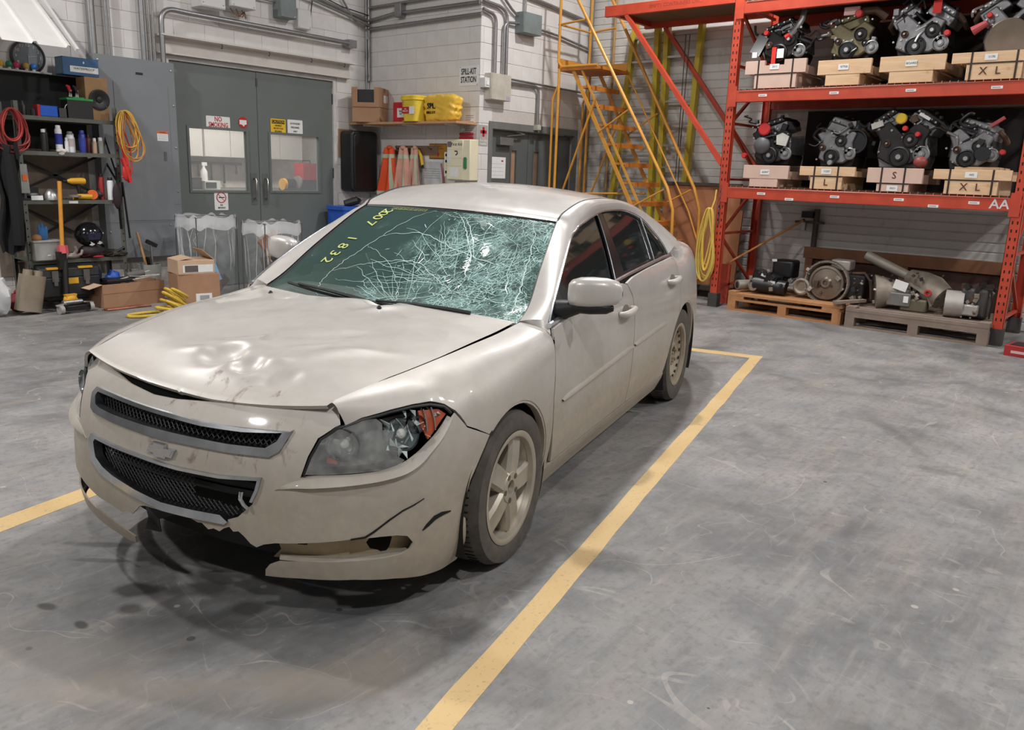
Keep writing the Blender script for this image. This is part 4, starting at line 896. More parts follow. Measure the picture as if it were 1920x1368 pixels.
for k in range(650):                                       # short chips of crushed glass, thick where the pane is worst
    iu, iv = rc.choice(((.82, .86), (.55, .82), (.45, .68), (.12, .62), (.06, .80), (.3, .85), (.9, .65))); u, v = rc.gauss(iu, .10), rc.gauss(iv, .11)
    if not inside(u, v) or v < .34: continue
    a = rc.choice((rc.uniform(0, math.pi), rc.gauss(1.15, .25))); L = rc.uniform(.012, .05); pts = [(u + L * math.sin(a) * t + rc.uniform(-.002, .002), v + L * math.cos(a) * .7 * t) for t in (0, .33, .66, 1)]
    if all(inside(*p) for p in pts): strip(mbk, pts, rc.choice((.002, .003, .0045)), .003)
CRK = mat('crushed glass', (176, 208, 204), .2, 0, .2, 60, 0, .8)
CRW = mat('white crushed glass', (206, 226, 222), .2, 0, .15, 60, 0, .8)
k1 = mbk.build('crack_lines', CRK, ws, None); k1['kind'] = 'stuff'
k2 = mbk2.build('crack_tears', CRW, ws, None); k2['kind'] = 'stuff'
CHALK = mat('yellow marker', (188, 196, 120), .8)
def write(body, u0, v0, du, dv, size, m):
    """marker writing laid onto the pane, letter by letter"""
    for i, ch in enumerate(body):
        if ch == ' ': continue
        t = text('lettering', ch, size, m, ws, (0, 0, 0), (1, 0, 0), (0, 1, 0), depth=0.0006)
        u, v = u0 + du * i, v0 + dv * i; p = np.array(ws_pt(u, v, .004)); a = np.array(ws_pt(u + du * .2, v + dv * .2, .004)) - p; ex = a / np.linalg.norm(a); b = np.array(ws_pt(u + .02, v, .004)) - np.array(ws_pt(u - .02, v, .004)); c = np.array(ws_pt(u, v + .02, .004)) - np.array(ws_pt(u, v - .02, .004)); nn = np.cross(c, b); nn /= np.linalg.norm(nn); ey = np.cross(nn, ex)
        for w_ in t.data.vertices: q = lean(p + ex * w_.co.x + ey * w_.co.y + nn * w_.co.z); w_.co = q
write('2007 1832', .86, .17, -.056, -.0035, .095, CHALK)
# small scribble by the header
sm = CB(); 
for r_ in range(2):
    for k in range(16):
        u = .955 - r_ * .035; v = .18 + k * .0125; pts = [ws_pt(u + .010 * math.sin(2.7 * k + j * 1.9), v + j * .003, .004) for j in range(4)]; sm.tube(pts, .0012, 4)
sm.build('scribble', CHALK, ws)
ws_seal = CB()
ws_seal.tube([ws_pt(u, 1.0, .001) for u in np.linspace(0, 1, 20)], .006, 6); ws_seal.tube([ws_pt(u, 0.0, .001) for u in np.linspace(0, 1, 20)], .006, 6); ws_seal.tube([ws_pt(1.0, v, .0) for v in np.linspace(0, 1, 30)], .006, 6)
ws_seal.build('windshield_seal', BLACKP, ws)
# wipers
for P, B in (([(-.012, .52), (.10, .17)], 0), ([(.0, .86), (.06, .53)], 1)):
    (u0, v0), (u1, v1) = P; w = thing_p = CB()
    w.tube([ws_pt(u0 + (u1 - u0) * t, v0 + (v1 - v0) * t, .036 + .012 * math.sin(math.pi * t)) for t in np.linspace(0, 1, 8)], [.009, .010, .009, .008, .007, .007, .006, .006], 6)
    a = w.build('wiper', BLACKP, car)
    vb = v1 - .07; ve = v1 + .27 if B == 0 else v1 + .26; 
    CB().tube([ws_pt(u1 - (v - v1) * .29 if B == 0 else u1 - (v - v1) * .16, v, .022) for v in np.linspace(max(.03, vb), ve, 10)], .007, 6).build('wiper_blade', BLACKP, a)
# --- mirrors
for sgn in (1, -1):
    sec = []
    prof = [(.0, .020, .045, .040), (.015, .05, .062, .052), (.05, .068, .072, .058), (.10, .072, .074, .060), (.16, .066, .070, .056), (.205, .050, .058, .046), (.225, .026, .038, .026), (.230, .006, .014, .010)]
    V = []; n = 16; base = np.array([-.585, .855, 1.045]) if sgn > 0 else np.array([-.77, .80, 1.045])
    for d_, hx_, hu, hd in prof:
        for k in range(n):
            a = 2 * math.pi * k / n; cx_, cz_ = math.cos(a), math.sin(a); e = .62
            x = base[0] - .20 * d_ + .8 * hx_ * math.copysign(abs(cx_) ** e, cx_) * (1 if cx_ > 0 else .75); z = base[2] + .06 * d_ - (.0) + (hu if cz_ > 0 else hd) * math.copysign(abs(cz_) ** e, cz_)
            V.append((x, (base[1] + d_) * sgn, z))
    m_ = len(prof); mb = CB(); mb.add(V, [(i * n + k, (i + 1) * n + k, (i + 1) * n + (k + 1) % n, i * n + (k + 1) % n)[::-sgn] for i in range(m_ - 1) for k in range(n)] + [tuple(range(n))])
    mi = mb.build('wing_mirror', PAINT, car, 60)
    mb = CB(); mb.tube([(base[0] - .01, (base[1] - .055) * sgn, .955), (base[0] - .01, (base[1] - .02) * sgn, .968), (base[0] - .012, (base[1] + .05) * sgn, .985)], [.055, .045, .028], 10)
    mb.tube([(base[0] + .01 - .2 * d, (base[1] + d) * sgn, .984 + .06 * d) for d in (.03, .1, .17, .20)], [.026, .030, .026, .012], 8); mb.build('mirror_foot', BLACKP, mi, 60)
    CB().grid(lambda u, v: (base[0] - .055 - .2 * (.03 + .17 * u), (base[1] + .03 + .17 * u) * sgn, base[2] - .035 + .09 * v), 2, 2).build('mirror_glass', CHROME, mi, None)
# --- wheels
def wheel(name, cx_, cy_, cz_, r, rim, sgn, kind, steer=0.0, label=None):
    hw = .108; A = (0, sgn, 0)
    prof = [(rim - .006, -hw * .82), (rim + .012, -hw * .92), (r * .86, -hw), (r - .014, -hw * .86), (r, -hw * .62), (r, hw * .62), (r - .012, hw * .86), (r * .955, hw * .95), (r * .86, hw), (rim + .02, hw * .95), (rim + .004, hw * .86), (rim - .006, hw * .80)]
    w = MB().lathe(prof, (0, 0, 0), A, 64).build(name, RUBBER, car, 40); w.location = (cx_, cy_, cz_); w.rotation_euler = (0, 0, steer)
    if label: w['label'] = label
    gr = MB()
    for k in range(72):
        a = 2 * math.pi * k / 72
        for s_ in (-1, 1):
            p = [Vector((math.cos(a + da) * (r + .0005), s_ * yy, math.sin(a + da) * (r + .0005))) for da, yy in ((0, .02), (.02, .066))]; gr.bar(p[0], p[1], .006, .004)
    gr.build('tread_groove_shade', mat('tread shadow', (30, 29, 28), .9), w, None)['kind'] = 'stuff'  # dark bars stand in for the shade in the tread grooves
    rb = [(rim - .004, -hw * .8), (rim + .002, -hw * .84), (rim - .016, -hw * .6), (rim - .03, 0), (rim - .02, hw * .6), (rim - .006, hw * .80), (rim + .008, hw * .90), (rim + .010, hw * .93), (rim - .002, hw * .955), (rim - .014, hw * .90), (rim - .02, hw * .7)]
    MB().lathe(rb, (0, 0, 0), A, 56).build('rim', ALLOY if kind == 'alloy' else STEELW, w, 40)
    MB().lathe([(0, hw * .05), (rim * .86, hw * .05)], (0, 0, 0), A, 32).build('brake_disc', mat('rusty disc', (48, 40, 34), .8, .3), w)
    if kind == 'alloy':
        for k in range(5):
            a0 = R_(108 + 72 * k); sp = MB(); rows = []
            for t, hwid, yy in ((.16, .044, .84), (.35, .046, .86), (.6, .048, .84), (.82, .050, .78), (.965, .058, .70)):
                rr_ = rim * t; rows.append([(rr_, -hwid, yy * hw - .014), (rr_, -hwid * .72, yy * hw), (rr_, 0, yy * hw - .003), (rr_, hwid * .72, yy * hw), (rr_, hwid, yy * hw - .014), (rr_, hwid, yy * hw - .06), (rr_, -hwid, yy * hw - .06)])
            V = [(x * math.cos(a0) - y * math.sin(a0), sgn * d, x * math.sin(a0) + y * math.cos(a0)) for row in rows for x, y, d in row]; nn = 7
            sp.add(V, [(i * nn + j, i * nn + (j + 1) % nn, (i + 1) * nn + (j + 1) % nn, (i + 1) * nn + j)[::sgn] for i in range(len(rows) - 1) for j in range(nn)]); sp.build('spoke', ALLOY, w, 30)
        MB().lathe([(0, hw * .62), (.026, hw * .62), (.03, hw * .86), (.062, hw * .87), (.070, hw * .78), (.072, hw * .2)], (0, 0, 0), A, 28).build('hub', ALLOY, w)
        for k in range(5):
            a = R_(64 + 72 * k); MB().lathe([(.0115, hw * .88), (.0115, hw * .885), (0, hw * .885)], (math.cos(a) * .053, 0, math.sin(a) * .053), A, 12).build('lug_hole', mat('lug hole', (92, 82, 70), .8), w)
        MB().lathe([(.022, hw * .64), (0, hw * .64)], (0, 0, 0), A, 16).build('centre_bore', mat('lug hole'), w)
    else:
        MB().lathe([(0, hw * .38), (.05, hw * .38), (.055, hw * .62), (.075, hw * .64), (.105, hw * .30), (.125, hw * .28), (rim * .82, hw * .66), (rim * .95, hw * .62), (rim * .99, hw * .4)], (0, 0, 0), A, 48).build('wheel_disc', STEELW, w, 40)
        for k in range(18):
            a = 2 * math.pi * k / 18; rr_ = rim * .79; MB().lathe([(.0125, hw * .63), (.0125, hw * .66), (0, hw * .66)], (math.cos(a) * rr_, 0, math.sin(a) * rr_), A, 10).build('vent_hole', DARK, w)
        for k in range(5):
            a = 2 * math.pi * k / 5 + .3; MB().lathe([(.011, hw * .5), (.011, hw * .74), (0, hw * .76)], (math.cos(a) * .055, 0, math.sin(a) * .055), A, 6).build('lug_nut', STEELW, w)
    return w
wheel('front_wheel', -.012, .792, .313, .313, .221, 1, 'alloy', R_(0), 'five spoke alloy wheel caked in dust')
wheel('front_wheel', -.03, -.765, .318, .318, .221, -1, 'alloy')
wheel('rear_wheel', -2.83, .758, .330, .330, .212, 1, 'steel', 0, 'steel wheel ringed with small round holes')
wheel('rear_wheel', -2.83, -.755, .330, .330, .212, -1, 'steel')
# wheel housings, floor pan
for (ax, az), ar, nm in ((FA, FAR, 'a'), (RA, RAR, 'b')):
    for sgn in (1, -1):
        CB().lathe([(0, -.27), (ar + .012, -.27), (ar + .012, .012)], (ax, .86 * sgn, az), (0, sgn, 0), 40, R_(-25) if 1 else 0, R_(205)).build('wheel_housing', UNDER, car, 40)
pan = CB().box(-3.6, .62, -.60, .60, .19, .30); pan.box(-2.38, -.42, -.80, .80, .17, .28); pan.build('floor_pan', UNDER, car); CB().box(-.30, .52, -.52, .52, .17, .42).build('splash_shield', DARK, car); CB().grid(lambda u, v: tuple(W2([-.62 + 1.24 * u], [.20 + .22 * v], -.16)[0]), 16, 2).build('lower_shield', DARK, car)  # black block and sheet added to paint in the shade under the nose
CB().box(-.42, .60, -.58, .58, .30, .72).build('engine_block', DARK, car)
# cabin: shell, dash, seats, wheel
CB().box(-.50, -.44, -.70, .70, .28, .86).build('cabin_bulkhead', DARK, car); CB().box(-2.95, -2.88, -.62, .62, .28, 1.02).build('boot_bulkhead', DARK, car)
for sgn in (1, -1): CB().box(-2.9, -.5, .74 * sgn - .01, .74 * sgn + .01, .26, .93).build('door_card', DASHC, car)
CB().grid(lambda u, v: (-.42 - .42 * u, (v - .5) * 1.40, .90 + .035 * math.sin(math.pi * u * .8) - .05 * u * u - (.10 * max(0, u - .85) / .15)), 10, 12).build('dashboard', DASHC, car, 60)
MB(BM).lathe([(0, 0)], (0, 0, 0)) if 0 else None
st = CB(); st.tube([(-.98 + .19 * math.cos(a) * .42, .37 + .19 * math.sin(a), .93 + .19 * math.cos(a) * .9) for a in np.linspace(0, 2 * math.pi, 28)[:-1]], .016, 8, True); st.tube([(-.86, .37, .88), (-.97, .37, .925)], .03, 8); st.bar((-.975, .19, .925), (-.975, .55, .925), .05, .02); st.build('steering_wheel', BLACKP, car)
def seat(nm, x, y, w):
    s = CB().ball((x, y, .50), (.27, w, .10), 18, 10, lambda p: 1 / max(.001, (abs(p.x) ** 4 + abs(p.y) ** 4 + abs(p.z) ** 4) ** .25)).build(nm, SEATC, car, 60)
    M2 = BM @ Matrix.Translation((x - .33, y, .82)) @ Matrix.Rotation(R_(-16), 4, 'Y')
    MB(M2).ball((0, 0, 0), (.085, w, .34), 18, 12, lambda p: 1 / max(.001, (abs(p.x) ** 4 + abs(p.y) ** 4 + abs(p.z) ** 4) ** .25)).build('backrest', SEATC, s, 60)
    for dy in ((0,) if w < .4 else (-.42, .42)): MB(M2).ball((-.01, dy, .43), (.055, .125, .095), 14, 10, lambda p: 1 / max(.001, (abs(p.x) ** 4 + abs(p.y) ** 4 + abs(p.z) ** 4) ** .25)).build('head_rest', SEATC, s, 60)
seat('driver_seat', -1.28, .37, .25); seat('passenger_seat', -1.28, -.37, .25); seat('rear_bench', -2.22, 0, .62)
CB().ball((-1.16, 0, 1.245), (.02, .11, .035), 12, 8).build('interior_mirror', BLACKP, car)
# ---------------------------------------------------------------- along the left wall
GREY = mat('panel grey', (124, 128, 132), .42, 0, .04, 3); CONDUIT = mat('galvanised conduit', (150, 150, 150), .38, .75, .1, 20); CARD = mat('cardboard', (164, 126, 98), .85, 0, .08, 7); CARDL = mat('pale cardboard', (196, 166, 140), .85, 0, .08, 7)
PAPER = mat('paper', (226, 226, 224), .8, 0, .03, 20); INK = mat('black ink', (22, 22, 24), .7); REDI = mat('red ink', (178, 28, 36), .6); YPAINT = mat('caution yellow', (226, 186, 46), .5); OLIVE = mat('olive shelf steel', (96, 98, 90), .5, .3, .1, 9)
BLUE = mat('blue plastic', (36, 84, 178), .45); SILV = mat('bare aluminium', (170, 170, 170), .35, .8, .1, 20); RUST = mat('rusty steel', (104, 84, 70), .75, .3, .25, 14)
# breaker panel
bp = thing('breaker_panel', 'tall grey electrical breaker panel between the shelf and the doors', 'panel', (-2.5, YL + .002, .44))
MB().box(-.45, .45, 0, .16, 0, 2.19).build('cabinet_body', GREY, bp, bevel=.004)
MB().box(-.452, .452, .16, .168, .002, 2.188).build('trim_cover', GREY, bp, bevel=.002)
MB().box(-.36, .26, .168, .174, .42, 1.93).build('panel_door', GREY, bp, bevel=.002)
MB().box(-.45, .45, .168, .1695, .60, .604).build('panel_seam', mat('seam grey', (92, 96, 100), .5), bp); MB().box(-.45, .45, .168, .1695, .40, .404).build('panel_seam', mat('seam grey'), bp)
MB().box(-.30, -.27, .174, .18, 1.10, 1.2).build('latch', mat('dull steel'), bp)
MB().box(-.08, .0, .168, .171, 2.02, 2.045).build('maker_plate', BLK, bp)
for x, z in ((-.41, 2.1), (.41, 2.13), (-.42, 1.72), (-.42, 1.25), (-.42, .75), (-.42, .3), (.41, .3), (.2, .33), (-.3, .36)): MB().lathe([(.012, 0), (.011, .006), (0, .008)], (x, .168, z), (0, 1, 0), 10).build('screw', SILV, bp)
lb_ = MB().box(-.33, -.20, .1745, .1755, 1.32, 1.43).build('warning_label', PAPER, bp); MB().box(-.33, -.20, .1755, .176, 1.40, 1.43).build('orange_strip', mat('label orange', (206, 104, 60), .6), lb_)
text('lettering', 'WARNING', .016, INK, lb_, (-.265, .1762, 1.415), (-1, 0, 0), (0, 0, 1))
for k in range(4): MB().box(-.32, -.21, .1755, .1757, 1.385 - k * .016, 1.389 - k * .016).build('print_line', mat('grey print', (150, 150, 150), .7), lb_)
# conduits rising from the panel
def conduit(pts, r, label, m=CONDUIT, straps=0):
    c = thing('conduit', label, 'conduit', pts[0]); o = Vector(pts[0]); P = [Vector(p) - o for p in pts]
    MB().tube(P, r, 10).build('pipe', m, c, 60)
    return c
def bend(a, b, c, r=.12, n=5):
    """points from a to c through a rounded corner at b"""
    a, b, c = Vector(a), Vector(b), Vector(c); p = b + (a - b).normalized() * r; q = b + (c - b).normalized() * r
    return [tuple(p * (1 - t) ** 2 + b * 2 * t * (1 - t) + q * t * t) for t in [i / n for i in range(n + 1)]]
for x, r, lab in ((-2.10, .045, 'fat'), (-2.26, .013, 'first thin'), (-2.295, .013, 'second thin'), (-2.66, .03, 'medium'), (-2.745, .011, 'third thin'), (-2.79, .011, 'fourth thin')):
    conduit([(x, YL + .07, 2.63), (x, YL + .07, 3.8)], r, lab + ' grey conduit rising from the top of the breaker panel')
conduit([(-2.86, YL + .12, 2.63), (-2.86, YL + .12, 3.04)] + bend((-2.86, YL + .12, 3.04), (-2.86, YL + .12, 3.22), (-3.1, YL + .12, 3.215), .17, 8) + [(-3.2, YL + .12, 3.21), (-5.56, YL + .12, 3.196)], .03, 'thick bent conduit running across above the grey doors')
jb = thing('junction_box', 'small square junction box at the end of the thick conduit', 'box', (-5.60, YL + .05, 3.195)); MB().box(-.07, .07, -.05, .09, -.05, .05).build('box_body', CONDUIT, jb); MB().box(-.06, .06, .09, .095, -.042, .042).build('cover', CONDUIT, jb)
def wallbox(name, label, x0, x1, z0, z1, d, m, cat='box', extra=None):
    t = thing(name, label, cat, ((x0 + x1) / 2, YL, (z0 + z1) / 2)); w, h = abs(x0 - x1) / 2, (z1 - z0) / 2
    MB().box(-w, w, 0, d, -h, h).build('box_body', m, t, bevel=.008); MB().box(-w * .96, w * .96, d, d + .006, -h * .95, h * .95).build('cover', m, t, bevel=.004)
    for sx_ in (-1, 1): MB().lathe([(.008, 0), (0, .005)], (sx_ * w * .8, d + .006, -h * .8), (0, 1, 0), 8).build('screw', SILV, t)
    return t
WB = mat('white box paint', (214, 214, 212), .5, 0, .03, 6)
wallbox('control_box', 'larger white control box above the grey doors', -3.30, -3.62, 3.30, 3.75, .22, WB); b2 = wallbox('light_unit', 'white emergency light unit beside the control box', -3.68, -4.02, 3.36, 3.60, .24, WB)
for k in range(3): MB().tube([(.1 - .08 * k, .10, -.12), (.06 - .08 * k, .12, -.18 - .02 * k), (-.02 - .05 * k, .1, -.20), (-.12, .06, -.13)], .006, 6).build('loose_wire', mat('brown wire', (140, 100, 80), .6), b2)
wallbox('switch_box', 'grey green electrical box on the wall above the doors', -4.42, -4.66, 3.36, 3.60, .17, mat('switch grey', (118, 128, 128), .5)); wallbox('white_box', 'small white box right of the grey green electrical box', -4.74, -4.95, 3.28, 3.52, .08, WB)
conduit([(-4.54, YL + .06, 3.60), (-4.54, YL + .06, 3.9)], .012, 'short thin conduit standing on the grey green box')
conduit([(-3.98, YL + .06, 3.55), (-4.44, YL + .06, 3.54)], .012, 'thin conduit between the light unit and grey green box')
conduit([(-3.6, YL + .04, 3.93), (-5.0, YL + .04, 3.72), (-5.95, YL + .04, 3.55)], .022, 'thin grey conduit sloping along the wall to the corner')
conduit([(-3.6, YL + .08, 3.86), (-5.0, YL + .08, 3.66), (-5.95, YL + .08, 3.49)], .018, 'second thin conduit just under the sloping one')
conduit([(-5.30, YL + .05, 4.0), (-5.70, YL + .05, 3.52), (-5.86, YL + .05, 3.44), (-5.94, YL + .05, 3.42), (-5.94, YL + .05, 3.30)], .014, 'slanting thin conduit by the inside corner')
conduit([(-4.96, YL + .05, 3.42), (-5.0, YL + .05, 3.66), (-5.12, YL + .05, 3.74), (-5.5, YL + .05, 3.66), (-5.95, YL + .06, 3.62)], .007, 'black cable looping from the small white box', BLK)
# signs on the doors
def sign(label, x0, x1, z0, z1, m, lines, name='sign', y=YL - .016, border=None):
    """lines: (text, size, material, dx, dz)"""
    t = thing(name, label, 'sign', ((x0 + x1) / 2, y, (z0 + z1) / 2)); w, h = abs(x0 - x1), z1 - z0
    MB().prism(rect_round(w, h, .012), (0, 0, 0), (-1, 0, 0), (0, 0, 1), (0, .003, 0)).build('sign_plate', m, t)
    for tx, sz, tm, dx, dz, *q in lines: text('lettering', tx, sz, tm, t, (-dx, .0038, dz), (-1, 0, 0), (0, 0, 1), bold=sz * .018, xs=q[0] if q else .78)
    return t
sign('white sign with red NO SMOKING letters on left leaf', -3.43, -3.755, 1.955, 2.095, PAPER, [('NO', .080, REDI, 0, .034, .8), ('SMOKING', .080, REDI, 0, -.034, .74)])
t = thing('round_sticker', 'round red sticker with a white patch on left leaf', 'sticker', (-3.94, YL - .016, 2.045))
MB().lathe([(.068, 0), (.068, .002), (0, .002)], (0, 0, 0), (0, 1, 0), 28).build('disc', REDI, t); MB().prism([(-.05, .03), (.05, .03), (.05, -.02), (.02, -.03), (.01, -.05), (-.02, -.025), (-.05, -.025)], (0, .002, 0), (-1, 0, 0), (0, 0, 1), (0, .001, 0)).build('white_patch', PAPER, t)
s = sign('yellow CAUTION hearing protection sign on right leaf', -4.345, -4.575, 1.935, 2.125, YPAINT, [('HEARING', .030, INK, 0, .008), ('PROTECTION', .030, INK, 0, -.028), ('REQUIRED', .030, INK, 0, -.064)])
MB().box(-.10, .10, .003, .0036, .034, .080).build('black_band', INK, s); text('lettering', 'CAUTION', .044, YPAINT, s, (0, .0042, .057), (-1, 0, 0), (0, 0, 1))
sign('white AUTHORIZED PERSONNEL ONLY sign on right leaf', -4.605, -4.845, 1.94, 2.13, PAPER, [('AUTHORIZED', .032, INK, 0, .045), ('PERSONNEL', .032, INK, 0, -.005), ('ONLY', .032, INK, 0, -.055)])
s = sign('white no smoking sign with a red crossed circle below window', -3.49, -3.68, .955, 1.19, PAPER, [('NO', .030, INK, 0, -.055), ('SMOKING', .030, INK, 0, -.088)])
MB().tube([(.062 * math.cos(a), .004, .04 + .062 * math.sin(a)) for a in np.linspace(0, 6.283, 28)[:-1]], .006, 5, True).bar((.042, .004, .082), (-.042, .004, -.002), .011, .003).build('prohibition_ring', REDI, s); MB().box(-.045, .035, .0032, .004, .034, .046).build('cigarette', INK, s)

# --- steel shelf unit
sh = thing('shelf_unit', 'open grey angle steel shelf unit left of the breaker panel', 'shelf', (-1.60, -6.45, 0))
SX0, SX1, SY0, SY1 = .50, -.50, .20, -.22; LV = [1.925, 1.585, 1.105, .50, .13]
for x in (SX0, SX1):
    for y in (SY0, SY1):
        m = MB(); sx_ = -1 if x > 0 else 1; sy_ = -1 if y > 0 else 1
        m.box(min(x, x + sx_ * .045), max(x, x + sx_ * .045), min(y, y + sy_ * .004), max(y, y + sy_ * .004), 0, 2.06); m.box(min(x, x + sx_ * .004), max(x, x + sx_ * .004), min(y, y + sy_ * .04), max(y, y + sy_ * .04), 0, 2.06)
        p = m.build('post', OLIVE, sh)
        for k in range(24):
            if y > 0: MB().box(x + sx_ * .016, x + sx_ * .028, y - .001, y + .0015, .1 + k * .08, .115 + k * .08).build('slot', DARK if 'DARK' in globals() else BLK, p)
for i, z in enumerate(LV):
    MB().box(SX1, SX0, SY1, SY0, z, z + .004).box(SX1, SX0, SY0 - .004, SY0 + .002, z - .035, z + .004).box(SX1, SX0, SY1, SY1 + .004, z - .035, z).build('shelf_board', OLIVE, sh)
for a, b in (((SX0, 1.58), (SX1, 1.12)), ((SX1, 1.58), (SX0, 1.12)), ((SX0, 1.10), (SX1, .55)), ((SX1, 1.10), (SX0, .55))): MB().bar((a[0], SY1 - .01, a[1]), (b[0], SY1 - .01, b[1]), .004, .025).build('cross_brace', BLK, sh)
for a, b in ((1.55, 1.2), (1.9, 1.15)): MB().bar((SX1 - .01, SY1, a), (SX1 - .01, SY0, b), .004, .03).build('side_brace', BLK, sh)
MB().box(-.03, .06, SY0 + .002, SY0 + .004, 1.075, 1.10).build('shelf_label', PAPER, sh)
def on(x, y, z): return (x, y, z)
Z1, Z2, Z3, Z4, Z5 = [z + .0045 for z in LV]
FY = -6.30
clutter('back_board', 'black board standing behind the top of the shelf unit', 'board', (-1.50, YL + .012, 1.62), [('panel', mat('black board', (16, 16, 17), .7), lambda m: m.box(-.48, .55, 0, .02, 0, .75)), ('ledge', plain, lambda m: m.box(-.15, .55, 0, .09, .75, .765))])
clutter('hardboard_sheet', 'dull brown sheet behind the middle shelves', 'panel', (-1.55, YL + .008, .3), [('sheet', mat('grey brown sheet', (128, 116, 104), .8), lambda m: m.box(-.42, .55, 0, .012, 0, 1.3)), ('edge', mat('grey brown sheet'), lambda m: m.box(-.43, .56, 0, .016, 1.3, 1.315))])
for i, (x, c) in enumerate(((-1.18, (226, 182, 52)), (-1.26, (52, 128, 84)), (-1.33, (208, 62, 102)), (-1.42, (206, 170, 84)), (-1.49, (56, 122, 206)))):
    nm = ('yellow', 'green', 'pink', 'gold', 'blue')[i]
    clutter('coloured_bulb', nm + ' little bulb in the row on top of the black board', 'bulb', (x, YL + .06, 2.386), [('globe', mat('bulb ' + nm, c, .25), lambda m: m.ball((0, 0, .045), (.032, .03, .035))), ('base', WHT, lambda m: m.lathe([(0, 0), (.018, 0), (.016, .02)]))])
ck = thing('wall_clock', 'round grey wall clock above the black board', 'clock', (-1.46, YL, 2.525))
MB().lathe([(.165, 0), (.165, .035), (.15, .045), (.143, .03)], (0, 0, 0), (0, 1, 0), 36).build('rim', mat('clock rim', (64, 68, 72), .4), ck); MB().lathe([(.145, .028), (0, .028)], (0, 0, 0), (0, 1, 0), 36).build('dial', mat('clock dial', (112, 118, 124), .5), ck)
for k in range(12): a = R_(30 * k); text('numeral', str(k or 12), .042, PAPER, ck, (-.115 * math.sin(a), .030, .115 * math.cos(a)), (-1, 0, 0), (0, 0, 1))
MB().bar((0, .033, 0), (-.085, .033, .012), .008, .002).bar((0, .034, .03), (0, .034, -.10), .007, .002).build('hands', PAPER, ck)
bb = thing('blue_box', 'blue carton with a white label on top of the shelf', 'box', (-1.85, -6.52, 2.371)); MB().box(-.18, .18, -.09, .09, 0, .175).build('carton', mat('carton blue', (40, 84, 128), .5), bb); MB().box(-.175, .11, .09, .092, .03, .09).build('label', PAPER, bb); text('lettering', 'WATERPROOF', .032, INK, bb, (-.03, .0928, .066), (-1, 0, 0), (0, 0, 1)); MB().box(.18, .182, -.08, .08, .01, .165).build('end_panel', mat('carton pale blue', (120, 146, 164), .5), bb); MB().ball((-.03, .091, .13), (.008, .002, .012)).build('logo', PAPER, bb)
spk = thing('speaker_box', 'plywood speaker box with a black cone on the top shelf', 'speaker', (-1.95, -6.40, Z1)); MB().box(-.115, .115, -.14, .06, 0, .43).build('box', mat('particle board', (158, 124, 88), .8), spk); MB().lathe([(.105, 0), (.105, .014), (.088, .016), (.035, .003), (.03, .010), (0, .013)], (-.02, .062, .21), (0, 1, 0), 32).build('cone', mat('speaker cone', (22, 22, 23), .35), spk)
for k in range(4): MB().lathe([(.007, 0), (0, .004)], (-.02 + .096 * math.cos(R_(45 + 90 * k)), .075, .21 + .096 * math.sin(R_(45 + 90 * k))), (0, 1, 0), 8).build('screw', SILV, spk)
bat = thing('car_battery', 'black car battery with a green lid on the top shelf', 'battery', (-1.73, -6.33, Z1)); MB().box(-.13, .12, -.08, .08, 0, .18).build('case', mat('battery black', (30, 28, 29), .5), bat); MB().box(-.135, .125, -.085, .085, .18, .20).box(-.06, .05, -.06, .06, .20, .212).build('lid', mat('battery green', (34, 148, 72), .5), bat)
for nm, x, m in (('red', .045, REDI), ('black', -.02, BLK)):
    c = thing('booster_clamp', nm + ' booster clamp gripping the green battery lid', 'clamp', (-1.73 + x, -6.33, Z1 + .213)); MB().bar((0, 0, 0), (.012, 0, .07), .02, .015).bar((.02, 0, 0), (.0, 0, .07), .02, .015).build('jaws', SILV, c); MB().tube([(.006, 0, .05), (.02, 0, .10), (.035, -.01, .11)], [.014, .018, .012], 8).build('grip', m, c)
inv_ = thing('power_inverter', 'bright blue power inverter with a red end on the top shelf', 'inverter', (-1.42, -6.30, Z1)); MB().box(-.09, .075, -.05, .05, 0, .105).build('case', mat('inverter blue', (40, 98, 206), .35, .2), inv_, bevel=.006); MB().box(.075, .10, -.052, .052, -.0, .11).build('end_cap', REDI, inv_)
for k in range(5): MB().box(-.09, .075, .05, .053, .015 + .02 * k, .022 + .02 * k).build('cooling_fin', mat('inverter blue'), inv_)
clutter('small_charger', 'small grey charger beside the blue inverter', 'charger', (-1.555, -6.27, Z1), [('case', mat('charger grey', (60, 60, 62), .5), lambda m: m.box(-.035, .035, -.03, .03, 0, .09)), ('lead', mat('white lead', (210, 208, 204), .5), lambda m: m.tube([(-.03, 0, .085), (-.04, .01, .12), (-.09, .01, .16), (-.16, -.01, .20)], .004, 6))])
clutter('dark_oddments', 'dark bottles and oddments at the left end of the top shelf', 'oddments', (-1.22, -6.34, Z1), [('bottle', BLK, lambda m: m.lathe([(0, 0), (.03, 0), (.03, .09), (.012, .12), (.012, .14)], (0, 0, 0))), ('jar', mat('smoky glass', (60, 66, 64), .2), lambda m: m.lathe([(0, 0), (.03, 0), (.032, .06), (.02, .07)], (-.09, .02, 0)))])
def can(name, label, x, z, r, h, body, cap, band=None, y=FY, cat='can', caph=.03):
    c = thing(name, label, cat, (x, y, z)); MB().lathe([(0, 0), (r, 0), (r, h * .86), (r * .8, h * .92), (r * .45, h * .95)], n=20).build('body', body, c); MB().lathe([(r * .72, h * .9), (r * .72, h * .9 + caph), (r * .6, h * .9 + caph + .008), (0, h * .9 + caph + .008)], n=16).build('cap', cap, c)
    if band: MB().lathe([(r + .001, h * .30), (r + .001, h * .72)], n=20).build('label', band, c)
WC = mat('white can', (226, 228, 230), .35); BC = mat('blue can', (46, 60, 150), .35)
